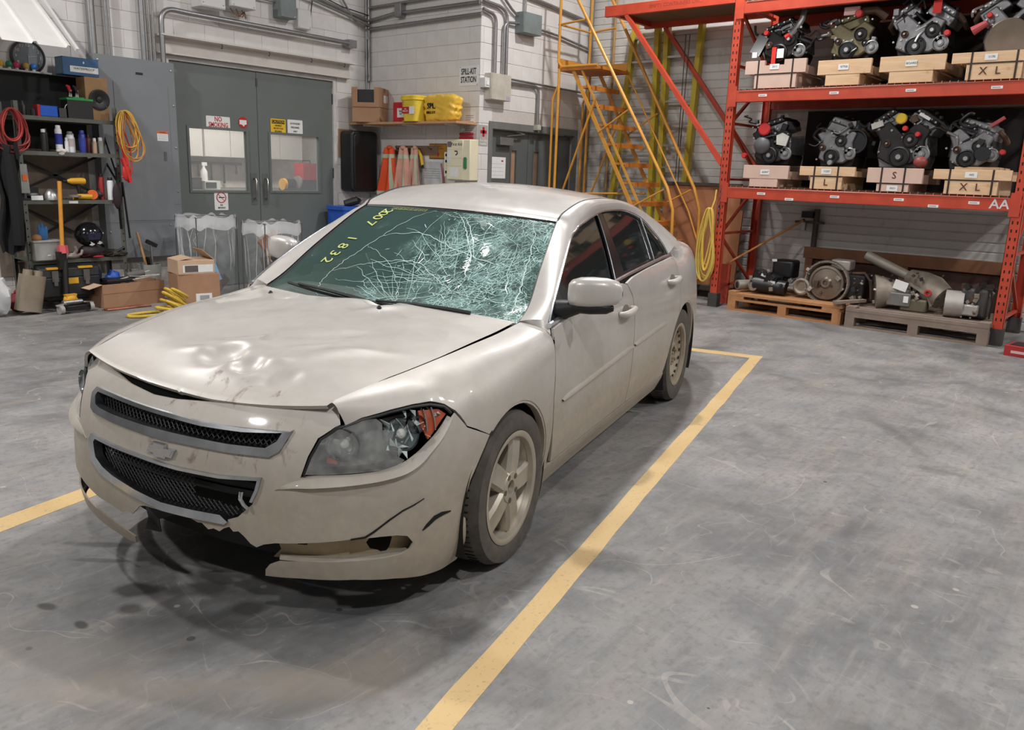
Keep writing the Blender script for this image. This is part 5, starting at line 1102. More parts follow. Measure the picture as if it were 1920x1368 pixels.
can('spray_can', 'white spray can with a blue label on second shelf', -1.515, Z2, .033, .25, WC, WC, BC); can('spray_can', 'all blue spray can on second shelf', -1.745, Z2, .033, .21, BC, BC, mat('blue can b', (60, 76, 168), .35)); can('bottle', 'white bottle with a grey cap on second shelf', -1.625, Z2, .037, .19, WC, mat('grey cap', (124, 126, 126), .5), mat('bottle print', (196, 186, 182), .5), cat='bottle'); can('bottle', 'tiny white bottle before the grey capped one', -1.575, Z2, .018, .12, WC, WC, None, -6.27, 'bottle'); can('bottle', 'plain white bottle behind the grey capped one', -1.675, Z2, .03, .17, WC, WC, None, -6.38, 'bottle'); can('bottle', 'orange bottle behind the tiny white bottle', -1.56, Z2, .02, .17, mat('orange plastic', (214, 110, 92), .5), mat('orange plastic'), None, -6.37, 'bottle'); can('spray_can', 'black spray can with a pale cap left on second shelf', -1.37, Z2, .028, .20, BLK, WC, None, FY); can('spray_can', 'plain black spray can left on second shelf', -1.41, Z2, .028, .21, BLK, BLK, None, -6.36); can('bottle', 'dark red bottle at the right end of second shelf', -1.83, Z2, .03, .17, mat('dark red', (96, 38, 36), .5), BLK, None, -6.36, 'bottle'); can('jar', 'small pale jar at the right end of second shelf', -1.86, Z2, .022, .13, mat('tan jar', (176, 150, 124), .5), WC, None, -6.28, 'jar'); can('bottle', 'clear bottle by the right post of second shelf', -1.93, Z2, .03, .14, mat('clear bottle', (150, 156, 150), .2), WC, None, -6.30, 'bottle')
clutter('rag', 'crumpled white rag hanging over second shelf edge', 'rag', (-1.52, -6.26, Z2), [('cloth', mat('rag white', (206, 200, 194), .9), lambda m: m.ball((0, 0, .012), (.05, .035, .02), 12, 8, lambda p: 1 + .35 * math.sin(7 * p.x + 5 * p.y))), ('corner', mat('rag white'), lambda m: m.ball((.01, .015, -.012), (.03, .008, .02)))])
# third shelf
clutter('black_tray', 'black parts tray with a white label on third shelf', 'tray', (-1.22, FY, Z3), [('tray', BLK, lambda m: m.box(-.09, .11, -.1, .06, 0, .02).box(-.09, .11, -.1, -.09, .02, .12).box(.10, .11, -.1, .06, .02, .12)), ('label', PAPER, lambda m: m.box(-.07, .04, .06, .063, .0, .045)), ('small_parts', mat('dull steel'), lambda m: m.ball((0, -.02, .05), (.08, .05, .035)))])
clutter('work_lamp', 'silver dome work lamp on third shelf', 'lamp', (-1.39, FY, Z3), [('dome', SILV, lambda m: m.lathe([(.075, .0), (.07, .05), (.045, .09), (.02, .11), (0, .112)])), ('wire', BLK, lambda m: m.tube([(-.06, .02, .02), (-.12, .03, .012), (-.15, 0, .012)], .006))])
def drill(label, x, y, z, m, flip=1):
    d = thing('cordless_drill', label, 'drill', (x, y, z)); MB().tube([(.09 * flip, 0, .19), (.05 * flip, 0, .19), (-.06 * flip, 0, .19), (-.09 * flip, 0, .19)], [.012, .03, .036, .03], 12).build('motor_housing', m, d); MB().tube([(-.02 * flip, 0, .16), (-.03 * flip, 0, .05)], [.024, .02], 8).build('grip', BLK, d); MB().box(-.07, .03, -.035, .035, 0, .05).build('battery_pack', m, d); MB().cyl((.09 * flip, 0, .19), (.13 * flip, 0, .19), .014).build('chuck', BLK, d)
drill('yellow cordless drill standing on third shelf', -1.66, FY - .03, Z3, YEL); 
clutter('angle_grinder', 'angle grinder with a yellow body on third shelf', 'grinder', (-1.72, -6.27, Z3), [('body', YEL, lambda m: m.tube([(.08, 0, .035), (-.02, 0, .035), (-.06, 0, .035)], [.026, .03, .03], 10)), ('guard', SILV, lambda m: m.lathe([(0, .02), (.06, .02), (.06, 0)], (.11, 0, .03))), ('switch', BLK, lambda m: m.box(-.04, .03, -.015, .015, .065, .075))])
clutter('tape_reel', 'orange faced reel on third shelf', 'reel', (-1.79, -6.28, Z3 + .055), [('face', ORG, lambda m: m.cyl((0, .0, 0), (0, .03, 0), .05, n=20)), ('drum', BLK, lambda m: m.cyl((-.02, -.06, 0), (-.02, -.001, 0), .055, n=20))])
can('bottle', 'white bottle with a black lid by the right post', -1.99, Z3, .032, .22, WC, BLK, None, -6.28, 'bottle'); can('extinguisher', 'small red cylinder hanging inside the right post', -1.93, Z3, .03, .26, mat('cylinder red', (148, 34, 36), .4), BLK, None, -6.36, 'cylinder')
clutter('power_tool', 'dark power tool lying behind the orange reel', 'tool', (-1.87, -6.36, Z3), [('body', mat('dark tool', (48, 46, 48), .5), lambda m: m.tube([(.08, 0, .05), (0, 0, .06), (-.06, 0, .05)], [.03, .045, .035], 10)), ('handle', BLK, lambda m: m.bar((-.02, 0, .05), (-.03, .0, .12), .03, .03))])
# fourth shelf
tub = thing('plastic_tub', 'grey plastic tub full of gloves on fourth shelf', 'tub', (-1.27, -6.27, Z4)); TG = mat('grey tub', (150, 150, 148), .5); MB().box(-.13, .13, -.12, .09, 0, .20).build('tub_body', TG, tub, bevel=.01); MB().box(-.14, .14, -.13, .10, .185, .205).build('tub_rim', TG, tub, bevel=.005); MB().box(-.02, .01, .09, .093, .05, .06).build('label', PAPER, tub)
clutter('work_gloves', 'blue work gloves heaped in the grey tub', 'gloves', (-1.27, -6.28, Z4 + .205), [('palm', mat('glove blue', (58, 110, 168), .8), lambda m: m.ball((0, 0, .05), (.05, .03, .08)).ball((.03, 0, .11), (.015, .012, .05)).ball((0, 0, .12), (.015, .012, .05)).ball((-.035, 0, .09), (.015, .012, .05))), ('cuff', mat('glove tan', (164, 116, 74), .8), lambda m: m.ball((.07, .02, .02), (.05, .04, .04)))])
wh = thing('welding_helmet', 'glossy black welding helmet with pale graphics on fourth shelf', 'helmet', (-1.72, -6.27, Z4 + .10)); GB = mat('gloss black', (20, 20, 22), .15)
MB().ball((0, 0, .13), (.145, .13, .145), 24, 16, lambda p: 1.0 - (.25 * max(0, -p.z))).build('shell', GB, wh, 60); MB().box(-.06, .06, .115, .128, .10, .17).build('visor', mat('visor dark', (36, 34, 60), .1), wh)
for x, z, r in ((-.07, .06, .03), (.02, .05, .03), (-.11, .16, .018)): MB().prism([(-r, 0), (0, -r * .5), (r, -.2 * r), (.3 * r, r * .3), (r * .5, r), (-.3 * r, r * .5)], (x, .118 - abs(x) * .45, z), (1, 0, 0), (0, 0, 1), (0, .004, 0)).build('pale_graphic', mat('grey paper', (196, 198, 198), .8), wh)
MB().ball((0, 0, -.03), (.12, .10, .07), 14, 8).build('chin', mat('helmet liner', (44, 34, 36), .7), wh)
clutter('leather_gloves', 'pale leather gloves under the welding helmet', 'gloves', (-1.52, -6.25, Z4), [('palm', mat('glove grey', (150, 140, 134), .9), lambda m: m.ball((0, 0, .03), (.08, .05, .03)).ball((.06, .02, .06), (.02, .02, .06))), ('fingers', mat('glove grey'), lambda m: m.tube([(-.03, .03, .03), (-.08, .04, .05), (-.10, .03, .09)], .014).tube([(-.02, .0, .04), (-.05, .01, .09), (-.04, .0, .13)], .014))])
clutter('red_cloth', 'dark red cloth heaped under the welding helmet', 'cloth', (-1.72, -6.29, Z4), [('heap', mat('dark red cloth', (104, 30, 38), .9), lambda m: m.ball((0, 0, .05), (.13, .10, .055), 16, 10, lambda p: 1 + .18 * math.sin(9 * p.x + 6 * p.z))), ('fold', mat('red cloth', (150, 36, 46), .9), lambda m: m.ball((-.05, .09, .015), (.06, .03, .014)))])
clutter('cable_heap', 'dark heap of cables and leather at the right of fourth shelf', 'cables', (-1.98, -6.30, Z4), [('heap', mat('dark leather', (58, 50, 44), .8), lambda m: m.ball((0, 0, .035), (.11, .10, .04), 16, 10, lambda p: 1 + .2 * math.sin(8 * p.x + 7 * p.y))), ('cable', BLK, lambda m: m.tube([(.1, .05, .02), (.0, .09, .06), (-.08, .08, .10), (-.10, .02, .05)], .012).tube([(.05, .06, .03), (-.05, .10, .02), (-.12, .06, .03)], .012))])
hang = thing('hanging_strap', 'black straps hanging at the right side of the shelf unit', 'straps', (-2.06, -6.22, .7)); MB().bar((0.02, 0, .75), (.01, 0, .1), .05, .012).bar((-.03, .01, .6), (-.07, .01, .0), .03, .01).build('strap', BLK, hang); MB().ball((.03, 0, .45), (.05, .03, .14), 12, 8).build('pouch', mat('strap pouch', (40, 26, 28), .7), hang)
# bottom: tool box
tb = thing('tool_box', 'black tool box with yellow latches under the shelf unit', 'toolbox', (-1.44, -6.24, .135)); MB().box(-.29, .30, -.16, .13, 0, .20).build('box_body', mat('tool box black', (34, 35, 37), .5), tb, bevel=.012); MB().prism([(-.15, 0), (.13, 0), (.12, .09), (.06, .12), (-.08, .12), (-.14, .09)], (-.29, 0, .20), (0, 1, 0), (0, 0, 1), (.59, 0, 0)).build('lid', mat('tool box black'), tb, bevel=.008)
for x in (-.15, .16): MB().box(x - .07, x + .07, .10, .135, .285, .305).build('yellow_grip', YEL, tb); MB().box(x - .03, x + .03, .13, .15, .16, .27).box(x - .018, x + .018, .13, .156, .12, .2).build('latch', mat('dull steel'), tb)
MB().box(-.07, .05, .13, .133, .13, .19).build('badge', YEL, tb)
clutter('blue_rag', 'blue bag pushed behind the tool box', 'bag', (-1.86, -6.33, .135), [('bag', BLUE, lambda m: m.ball((-.08, .06, .12), (.08, .06, .10), 12, 8, lambda p: 1 + .15 * math.sin(8 * p.x))), ('dark_bag', mat('navy', (22, 30, 62), .7), lambda m: m.ball((.08, 0, .16), (.06, .06, .14)))])
# cord bundles hanging on the posts
def coil(name, label, o, loops, m, cat='cord', seed=1, rx=.1, rz=.2, r=.008, extra=None):
    rr = random.Random(seed); t = thing(name, label, cat, o)
    for k in range(loops):
        a, b = rx * rr.uniform(.5, 1.1), rz * rr.uniform(.75, 1.1); dx, dy, tw = rr.uniform(-.02, .02), rr.uniform(-.03, .03), rr.uniform(-.3, .3)
        MB().tube([(dx + a * math.sin(q) * (1 - .35 * math.cos(q)) + tw * .1 * math.sin(2 * q), dy + .02 * math.sin(q + tw * 5), -b + b * math.cos(q)) for q in np.linspace(0, 2 * math.pi, 26)[:-1]], r, 6, True).build('loop', m[k % len(m)], t)
    return t
RH = mat('red air hose', (168, 56, 50), .55); RH2 = mat('dark red hose', (140, 46, 44), .55)
coil('air_hose', 'coil of red air hose hung on the left post', (-1.05, -6.20, 1.98), 8, [RH, RH2], 'hose', 2, .13, .19, .008)
YC = mat('yellow cord', (214, 172, 74), .5); OC = mat('orange cord', (196, 122, 58), .5)
cc = coil('extension_cord', 'bundle of yellow extension cord hung on the right post', (-2.13, -6.17, 2.04), 15, [YC, YC, OC], 'cord', 5, .11, .25, .0055); cc.rotation_euler = (0, R_(10), 0)
jc = thing('jumper_cable', 'red jumper cables with clamps hanging under the yellow cord', 'cable', (-2.10, -6.16, 1.70)); MB().bar((.0, 0, 0), (-.03, 0, -.22), .05, .03).bar((.02, .01, -.15), (-.05, .01, -.40), .045, .03).ball((-.02, 0, -.30), (.05, .03, .09)).build('clamp', mat('clamp red', (198, 44, 40), .5), jc); MB().tube([(.0, 0, 0), (.05, .01, .1), (.0, 0, .25), (-.03, 0, .3)], .009).tube([(.04, 0, -.35), (-.07, .02, -.3), (-.08, 0, -.05), (-.02, 0, .15)], .009).build('cable', RH, jc)
clutter('hanging_bag', 'clear bag with an orange packet hung on the left post', 'bag', (-1.12, -6.21, 1.18), [('bag', mat('hazy film', (150, 150, 146), .35), lambda m: m.prism([(-.04, .0), (.035, .0), (.03, .28), (-.03, .28)], (0, 0, 0), (1, 0, 0), (0, 0, 1), (0, .015, 0))), ('packet', ORG, lambda m: m.box(-.025, .02, .015, .022, .12, .18))])
clutter('black_jacket', 'black jacket hanging at the left edge of the shelf unit', 'jacket', (-.96, -6.2, .60), [('jacket_body', mat('black fabric', (18, 18, 19), .9), lambda m: m.grid(lambda u, v: (.10 - .19 * u + .03 * math.sin(9 * v + 3 * u), .03 * math.sin(14 * u) + .03 * v, 1.05 * v + .02 * math.sin(8 * u)), 12, 8)), ('sleeve', mat('black fabric'), lambda m: m.tube([(-.02, .05, .95), (-.04, .07, .5), (-.03, .06, .08)], [.05, .06, .05], 10))])
# awning sheet
aw = thing('roof_sheet', 'white ribbed metal awning sheet hanging over the shelf', 'sheet', (-.4, -6.3, 2.8)); m = MB(); prof = []; x = 1.1
while x > -1.27: prof += [(x, 0), (x - .05, 0), (x - .062, .028), (x - .085, .028), (x - .097, 0)]; x -= .305
def aw_pt(px_, h, t): y = YL + .06 + (.82 - .0) * t; z = 3.13 - .57 * t; return (px_ + .4 + -.4 + (.09 * t if 0 else 0) , y + 6.3 + h * .57, z - 2.8 + h * .8)
P = [(a, b) for a, b in prof]; n = len(P); m.add([aw_pt(a, b, t) for t in (0, 1) for a, b in P], [(i, i + 1, n + i + 1, n + i) for i in range(n - 1)])
aws = m.build('ribbed_sheet', mat('white roofing', (224, 222, 218), .4, .1, .04, 5), aw, None, solid=.004)
MB().bar((-1.22, -.38, .32), (-1.22, .36, -.24), .03, .03).build('edge_flashing', mat('white roofing'), aw)
# --- floor in front of the shelf
jk = thing('trolley_jack', 'low trolley jack with a yellow handle before the shelf unit', 'jack', (-1.36, -5.94, 0), R_(8)); JB = mat('jack black', (36, 34, 34), .4, .3)
MB().box(-.13, -.10, -.30, .10, .04, .10).box(.10, .13, -.30, .10, .04, .10).box(-.13, .13, .06, .10, .03, .075).build('side_frame', JB, jk, bevel=.005); MB().cyl((-.15, .06, .055), (.15, .06, .055), .012).build('axle', SILV, jk)
for sx_ in (-1, 1): w_ = MB().cyl((sx_ * .135, .06, .045), (sx_ * .175, .06, .045), .045, n=20).build('wheel', mat('grey wheel', (160, 156, 150), .5), jk); MB().bar((sx_ * .10, .06, .10), (sx_ * .19, .04, .085), .04, .012).build('wheel_arm', mat('worn aluminium', (176, 170, 164), .45, .4), jk)
MB().prism([(-.08, 0), (.08, 0), (.05, .06), (.06, .09), (-.06, .09), (-.05, .06)], (0, .0, .09), (1, 0, 0), (0, 0, 1), (0, -.05, 0)).ball((0, -.03, .13), (.07, .05, .05), 12, 8).build('saddle', YEL, jk); MB().cyl((-.10, .0, .10), (.10, 0, .10), .025, n=14).build('pump_roll', SILV, jk)
MB().cyl((0, -.10, .10), (-.05, -.16, .52), .03, n=12).box(-.06, .02, -.19, -.13, .42, .60).build('handle_socket', JB, jk); MB().cyl((-.045, -.16, .58), (-.045, -.17, .66), .05, n=6).build('pink_sleeve', mat('pink sleeve', (214, 92, 96), .5), jk); MB().cyl((-.045, -.17, .66), (-.105, -.22, 1.30), .02, n=12).build('handle', mat('handle yellow', (206, 140, 48), .45), jk)
mu = thing('metal_canister', 'beige metal canister leaning left of the tool box', 'canister', (-.97, -6.05, 0)); MU = mat('dull beige metal', (156, 144, 126), .42, .5, .12, 8); M2 = Matrix.Rotation(R_(-12), 4, 'Y')
MB(M2).prism(smooth_poly([(-.09, -.07), (.09, -.07), (.11, 0), (.09, .07), (-.09, .07), (-.11, 0)], 4), (0, 0, .035), (1, 0, 0), (0, 1, 0), (0, 0, .36)).build('shell', MU, mu, 60) if 'smooth_poly' in globals() else None
for dx in (-.048, .048): MB(M2).lathe([(.044, 0), (.042, .05), (.034, .05), (.034, .0)], (dx, 0, .395), (0, 0, 1), 16).build('neck', MU, mu); MB(M2).lathe([(.04, .03), (0, .03)], (dx, 0, .395), (0, 0, 1), 16).build('dark_mouth', BLK, mu)
clutter('white_bag', 'crumpled white plastic bag at the left edge on the floor', 'bag', (-.70, -6.10, 0), [('bag', mat('white film', (206, 208, 210), .4), lambda m: m.ball((0, 0, .20), (.16, .14, .20), 16, 10, lambda p: 1 + .16 * math.sin(9 * p.x + 4 * p.z) * math.sin(7 * p.y + 5 * p.z))), ('top', mat('white film'), lambda m: m.ball((0, 0, .42), (.05, .05, .07)))])
clutter('red_bag', 'dark red bag between the white bag and canister', 'bag', (-.98, -6.30, 0), [('bag', mat('dark red bag', (128, 34, 38), .6), lambda m: m.ball((0, 0, .09), (.12, .10, .09), 14, 8, lambda p: 1 + .12 * math.sin(7 * p.x))), ('knot', mat('dark red bag'), lambda m: m.ball((0, 0, .19), (.03, .03, .03)))])
# bucket with long tools
bk_ = thing('tool_bucket', 'grey bucket holding long tools beside the breaker panel', 'bucket', (-2.43, -6.42, 0)); MB().lathe([(0, .005), (.11, .005), (.125, .38), (.115, .38), (.10, .02)], n=20).build('pail', mat('bucket grey', (150, 152, 148), .5), bk_)
clutter('shovel', 'wooden handled shovel leaning in the grey bucket', 'shovel', (-2.40, -6.41, .02), [('shaft', mat('wood handle', (190, 146, 96), .6), lambda m: m.cyl((-.01, 0, .25), (.07, -.05, .72), .014)), ('blade', mat('dark blade', (52, 50, 50), .5, .5), lambda m: m.bar((-.07, .02, .0), (.0, .01, .44), .10, .006))])
clutter('hammer', 'hammer standing head up in the grey bucket', 'hammer', (-2.47, -6.43, .02), [('shaft', SILV, lambda m: m.cyl((0, 0, 0), (.0, 0, .58), .012)), ('head', BLK, lambda m: m.bar((.05, 0, .62), (-.06, 0, .56), .05, .04))])
# low cardboard box with paint trays
cb = thing('cardboard_box', 'long open cardboard box of paint trays on the floor', 'box', (-2.0, -6.10, 0), R_(3)); m = MB().box(-.35, .34, .15, .155, 0, .25).box(-.35, .34, -.155, -.15, 0, .25).box(-.35, -.345, -.15, .15, 0, .25).box(.335, .34, -.15, .15, 0, .25).box(-.35, .34, -.15, .15, 0, .005); m.build('carton', CARD, cb); MB().box(-.352, .342, .1555, .157, .15, .153).build('fold_line', mat('carton seam', (128, 96, 74), .9), cb); MB().add([(.34, -.15, .25), (.34, .15, .25), (.47, .13, .21), (.47, -.13, .21)], [(0, 1, 2, 3)]).build('flap', CARDL, cb, None, solid=.004)
clutter('paint_tray', 'black paint tray lying on the open cardboard box', 'tray', (-1.92, -6.12, .252), [('tray', BLK, lambda m: m.box(-.12, .16, -.12, .12, 0, .03)), ('lip', mat('dark tool'), lambda m: m.box(-.13, .17, .12, .13, .02, .04))])
clutter('paint_rollers', 'paint rollers and sticks across the cardboard box', 'rollers', (-2.12, -6.05, .255), [('sleeve', mat('roller grey', (104, 100, 96), .9), lambda m: m.cyl((.12, -.03, .05), (-.08, -.06, .07), .035)), ('stick', mat('pale stick', (200, 196, 186), .6), lambda m: m.bar((.25, .02, .02), (-.15, -.06, .09), .015, .008).bar((.10, .05, .02), (-.22, .02, .05), .025, .01)), ('frame', SILV, lambda m: m.tube([(.1, 0, .05), (.02, .06, .05), (-.15, .06, .06)], .005))])
cp = thing('copper_pipe', 'bent copper pipe lying on the floor by the box', 'pipe', (-1.75, -5.80, 0)); MB().tube([(-.35, .02, .014), (0, .03, .012), (.12, .03, .012), (.14, -.0, .012), (.10, -.03, .012), (-.3, -.04, .014)], .012, 8).build('tube', mat('copper', (168, 112, 90), .35, .7), cp); MB().cyl((.10, -.03, .012), (.14, -.045, .012), .014).build('end_fitting', mat('dull steel'), cp)
rp = thing('yellow_rope', 'heap of yellow rope on the floor beside the cartons', 'rope', (-2.03, -5.32, 0)); RPM = mat('rope yellow', (204, 172, 66), .75, 0, .2, 60)
def loop_pts(cx_, cy_, cz_, a, b, tl, n=22, ph=0): return [(cx_ + a * math.cos(q + ph), cy_ + b * math.sin(q + ph), max(.016, cz_ + tl * math.cos(q))) for q in np.linspace(0, 2 * math.pi, n)]
for k, q in enumerate(((.22, .05, .016, .20, .10, 0), (-.05, .05, .05, .15, .10, .02), (-.08, .0, .09, .12, .10, .05), (-.1, .02, .13, .13, .06, .09), (-.12, -.02, .17, .10, .08, .08), (.02, .08, .05, .12, .07, .03), (-.05, .1, .08, .09, .08, .06), (-.14, .04, .20, .08, .05, .05))): MB().tube(loop_pts(*q), .015, 7).build('strand', RPM, rp)
MB().tube([(-.02, .22, .012), (.06, .30, .012), (.16, .26, .012), (.10, .16, .03), (-.05, .16, .03), (-.08, .24, .012), (.0, .28, .012)], .010, 6).build('dark_strand', mat('dark rope', (74, 66, 54), .8), rp)
# stacked cartons
c1 = thing('carton', 'lower brown carton of the stack beside the yellow rope', 'box', (-2.50, -5.62, 0), R_(-14)); MB().box(-.24, .20, -.2, .2, 0, .36).build('carton_body', CARD, c1, bevel=.004); MB().box(-.15, .02, .2, .203, .06, .15).build('label', PAPER, c1); MB().box(-.12, -.02, .203, .204, .08, .13).build('barcode', mat('grey print'), c1)
c2 = thing('carton', 'upper pale carton with white label on the stack', 'box', (-2.46, -5.60, .3605), R_(-10)); MB().box(-.22, .17, -.17, .17, 0, .15).build('carton_body', CARDL, c2, bevel=.004); MB().box(-.20, .12, .17, .1725, .02, .10).build('label', PAPER, c2); MB().box(-.04, .10, .1725, .1735, .025, .095).build('label_print', mat('label print', (90, 82, 80), .7), c2); MB().add([(-.22, -.17, .15), (-.22, .17, .15), (-.10, .15, .26), (-.10, -.15, .26)], [(0, 1, 2, 3)]).add([(.17, -.17, .15), (.17, .17, .15), (.02, .16, .18), (.02, -.16, .18)], [(0, 1, 2, 3)]).build('open_flap', CARDL, c2, None, solid=.004)
# clear plastic waste bags on stands
FILM = NT('clear plastic film'); _n = FILM.noise(6, 5, .7, None, 1.0); FILM.set(Base_Color=srgb(200, 204, 206), Roughness=.22, Alpha=FILM.ramp(_n, [(.35, (.05, .05, .05)), (.7, (.26, .26, .26))]), Specular_IOR_Level=.6); FILM = FILM.m
CRS = NT('film crease'); CRS.set(Base_Color=srgb(228, 230, 232), Roughness=.25, Alpha=.5); CRS = CRS.m
def bin_bag(label, x, y, w, d, h, seed, trash):
    t = thing('waste_bag', label, 'bag', (x, y, 0), R_(4)); rr = random.Random(seed); ph = [rr.uniform(0, 6) for _ in range(4)]
    def sk(u, v):
        q = 2 * math.pi * u; e = .55; cx_, sy_ = math.cos(q), math.sin(q); fold = .012 * math.sin(11 * q + ph[0] + 3 * v) + .010 * math.sin(23 * q + ph[1] - 5 * v)
        k = 1 - .12 * (1 - v) + fold; return (w / 2 * math.copysign(abs(cx_) ** e, cx_) * k, d / 2 * math.copysign(abs(sy_) ** e, sy_) * k, .01 + v * h)
    MB().grid(sk, 72, 20, True).build('bag_film', FILM, t, 180)
    MB().grid(lambda u, v: (lambda p: (p[0] * (1.02 + .05 * v), p[1] * (1.02 + .05 * v), h + .012 - .14 * v + .02 * math.sin(9 * u * 6.28 + ph[2])))(sk(u, 1.0)), 72, 4, True).build('folded_collar', CRS, t, 180)
    for k in range(16):
        u = rr.random(); z0, z1 = rr.uniform(.1, .55), rr.uniform(.75, 1.0); P = [sk(u + .012 * math.sin(4 * q + k), z0 + (z1 - z0) * q) for q in (0, .25, .5, .75, 1)]; MB().tube([(a * 1.006, b * 1.006, c_) for a, b, c_ in P], [.001, .004, .005, .004, .002], 5).build('crease', CRS, t)  # pale lines painted in as the highlights along the film folds
    fr = MB(); c = [(s1 * w * .44, s2 * d * .44) for s1, s2 in ((1, 1), (1, -1), (-1, -1), (-1, 1))]
    for i in range(4): MB().tube([(c[i][0], c[i][1], 0), (c[i][0], c[i][1], h)], .006, 6).build('stand_leg', mat('dull steel'), t); MB().tube([(*c[i], h), (*c[(i + 1) % 4], h)], .006, 6).build('stand_rim', mat('dull steel'), t)
    for nm, m, sz, p, e in trash: MB().obox(p, sz, (Matrix.Rotation(R_(e[0]), 3, 'X') @ Matrix.Rotation(R_(e[1]), 3, 'Y'))).build(nm, m, t)
    return t
TR = mat('brown waste', (168, 110, 84), .8); TW = mat('white waste', (226, 224, 220), .8); TB = mat('blue waste', (120, 166, 204), .7); TD = mat('dark waste', (92, 80, 72), .8)
bin_bag('nearly empty clear waste bag on a stand before the doors', -2.95, -6.05, .60, .46, .93, 3, [('rubbish', TB, (.2, .2, .2), (.02, .0, .25), (20, 10)), ('rubbish', TD, (.18, .14, .1), (-.1, .05, .16), (10, 40)), ('rubbish', TW, (.2, .1, .1), (.1, .08, .12), (0, 30))])
bin_bag('clear waste bag full of cardboard and paper before the doors', -3.50, -5.56, .60, .48, .88, 8, [('rubbish', TR, (.26, .04, .3), (.08, .10, .62), (12, 34)), ('rubbish', TW, (.30, .14, .24), (-.06, .12, .30), (8, 20)), ('rubbish', TR, (.24, .08, .12), (-.04, .16, .52), (20, -20)), ('rubbish', TW, (.16, .06, .2), (.16, .06, .72), (0, 30)), ('rubbish', TD, (.14, .10, .18), (.16, .14, .42), (10, 10)), ('rubbish', TB, (.2, .1, .12), (.12, .12, .18), (0, 0)), ('rubbish', TW, (.2, .1, .14), (-.14, .14, .46), (16, -24)), ('rubbish', mat('tan bottle', (196, 172, 128), .5), (.09, .08, .14), (.14, .16, .52), (0, 0))])
# ---------------------------------------------------------------- spill kit corner and bay wall
SHZ = 2.155
sb = thing('wall_shelf', 'wooden wall shelf carrying the spill kits in the corner', 'shelf', (XS, -5.68, SHZ)); WOOD = mat('shelf plywood', (190, 148, 108), .6, 0, .08, 10)
MB().box(0, .39, -1.06, 1.04, -.028, 0).build('shelf_board', WOOD, sb)
for y in (-.8, 0, .8): MB().box(0, .02, y - .015, y + .015, -.12, -.028).box(.02, .34, y - .012, y + .012, -.045, -.029).build('bracket', WB, sb)
kb = thing('cardboard_box', 'brown cardboard bin box with a cut front on the shelf', 'box', (-5.74, -6.42, SHZ + .001), R_(30)); MB().box(-.18, .18, -.2, .2, 0, .20).build('carton_body', CARD, kb, bevel=.003)
m = MB(); m.box(.178, .185, -.2, -.12, .20, .46).box(.178, .185, .12, .2, .20, .46).box(.178, .185, -.12, .12, .20, .26).box(-.185, .185, .195, .202, .20, .46).box(-.185, .185, -.202, -.195, .20, .44).box(-.185, -.178, -.2, .2, .20, .46); m.build('upper_walls', CARD, kb); MB().box(-.1, .165, -.185, .185, .203, .43).build('dark_inside', BLK, kb)  # black block fills the carton in place of the shade inside
MB().box(-.08, .02, .202, .204, .27, .37).build('label', PAPER, kb); MB().box(-.14, -.115, .202, .2035, .28, .37).build('side_label', PAPER, kb); MB().prism([(-.06, .46), (.03, .46), (.01, .40), (-.05, .40)], (0, .2025, 0), (1, 0, 0), (0, 0, 1), (0, .002, 0)).build('cut_out', mat('carton seam'), kb)
MB().box(.186, .188, -.19, .19, .195, .203).box(-.18, .18, .2025, .204, .195, .203).build('seam', mat('carton seam'), kb)
rc_ = thing('red_case', 'red plastic case with a white label behind the pail', 'case', (-5.80, -5.80, SHZ + .001)); MB().box(-.08, .10, -.11, .13, 0, .26).build('case_body', mat('case red', (186, 34, 52), .4), rc_, bevel=.015); MB().tube([(.01, .04, .26), (.01, .04, .33), (.01, .12, .33), (.01, .12, .26)], .012).build('handle', mat('case red'), rc_); MB().box(.10, .102, -.02, .12, .06, .18).build('label', PAPER, rc_); text('lettering', 'SPILL\nKIT', .034, INK, rc_, (.1035, .055, .12), (0, 1, 0), (0, 0, 1))
yp = thing('yellow_pail', 'yellow lidded pail with a red and white label', 'pail', (-5.72, -5.47, SHZ + .001)); YP = mat('pail yellow', (222, 194, 66), .45); MB().prism(rect_round(.30, .30, .06), (0, 0, 0), (1, 0, 0), (0, 1, 0), (0, 0, .005)).build('pail_base', YP, yp)
MB().grid(lambda u, v: (lambda p: (p[0] * (.84 + .16 * v), p[1] * (.84 + .16 * v), .27 * v))(rect_round(.31, .31, .07, 6)[int(u * 28) % 28]), 28, 6, True).build('pail_wall', YP, yp, 60)
MB().prism(rect_round(.335, .335, .08, 6), (0, 0, .265), (1, 0, 0), (0, 1, 0), (0, 0, .035)).prism(rect_round(.325, .325, .08, 6), (0, 0, .30), (1, 0, 0), (0, 1, 0), (0, 0, .025)).build('lid', mat('lid yellow', (232, 200, 56), .45), yp, bevel=.006); MB().box(.146, .150, -.12, .02, .10, .18).build('red_label', REDI, yp); MB().box(.145, .149, .02, .11, .09, .185).build('white_label', PAPER, yp); text('lettering', 'OIL\nSPILL KIT', .026, PAPER, yp, (.1508, -.05, .14), (0, 1, 0), (0, 0, 1)); text('lettering', 'C', .06, mat('faint print', (150, 140, 60), .6), yp, (.154, -.09, .225), (0, 1, 0), (0, 0, 1))
yb = thing('yellow_bag', 'crumpled yellow spill kit bag at the right shelf end', 'bag', (-5.78, -5.03, SHZ + .001)); YBG = mat('bag yellow', (224, 182, 66), .4)
def bagpt(p):
    e = (abs(p.x) ** 7 + abs(p.y) ** 7 + abs(p.z) ** 7) ** (-1 / 7); return e * (1 + .035 * math.sin(9 * p.y + 4 * p.z + 2 * math.sin(7 * p.z)) + .03 * math.sin(17 * p.z - 8 * p.y + 3 * math.sin(9 * p.y)) + .02 * math.sin(29 * p.y + 13 * p.z))
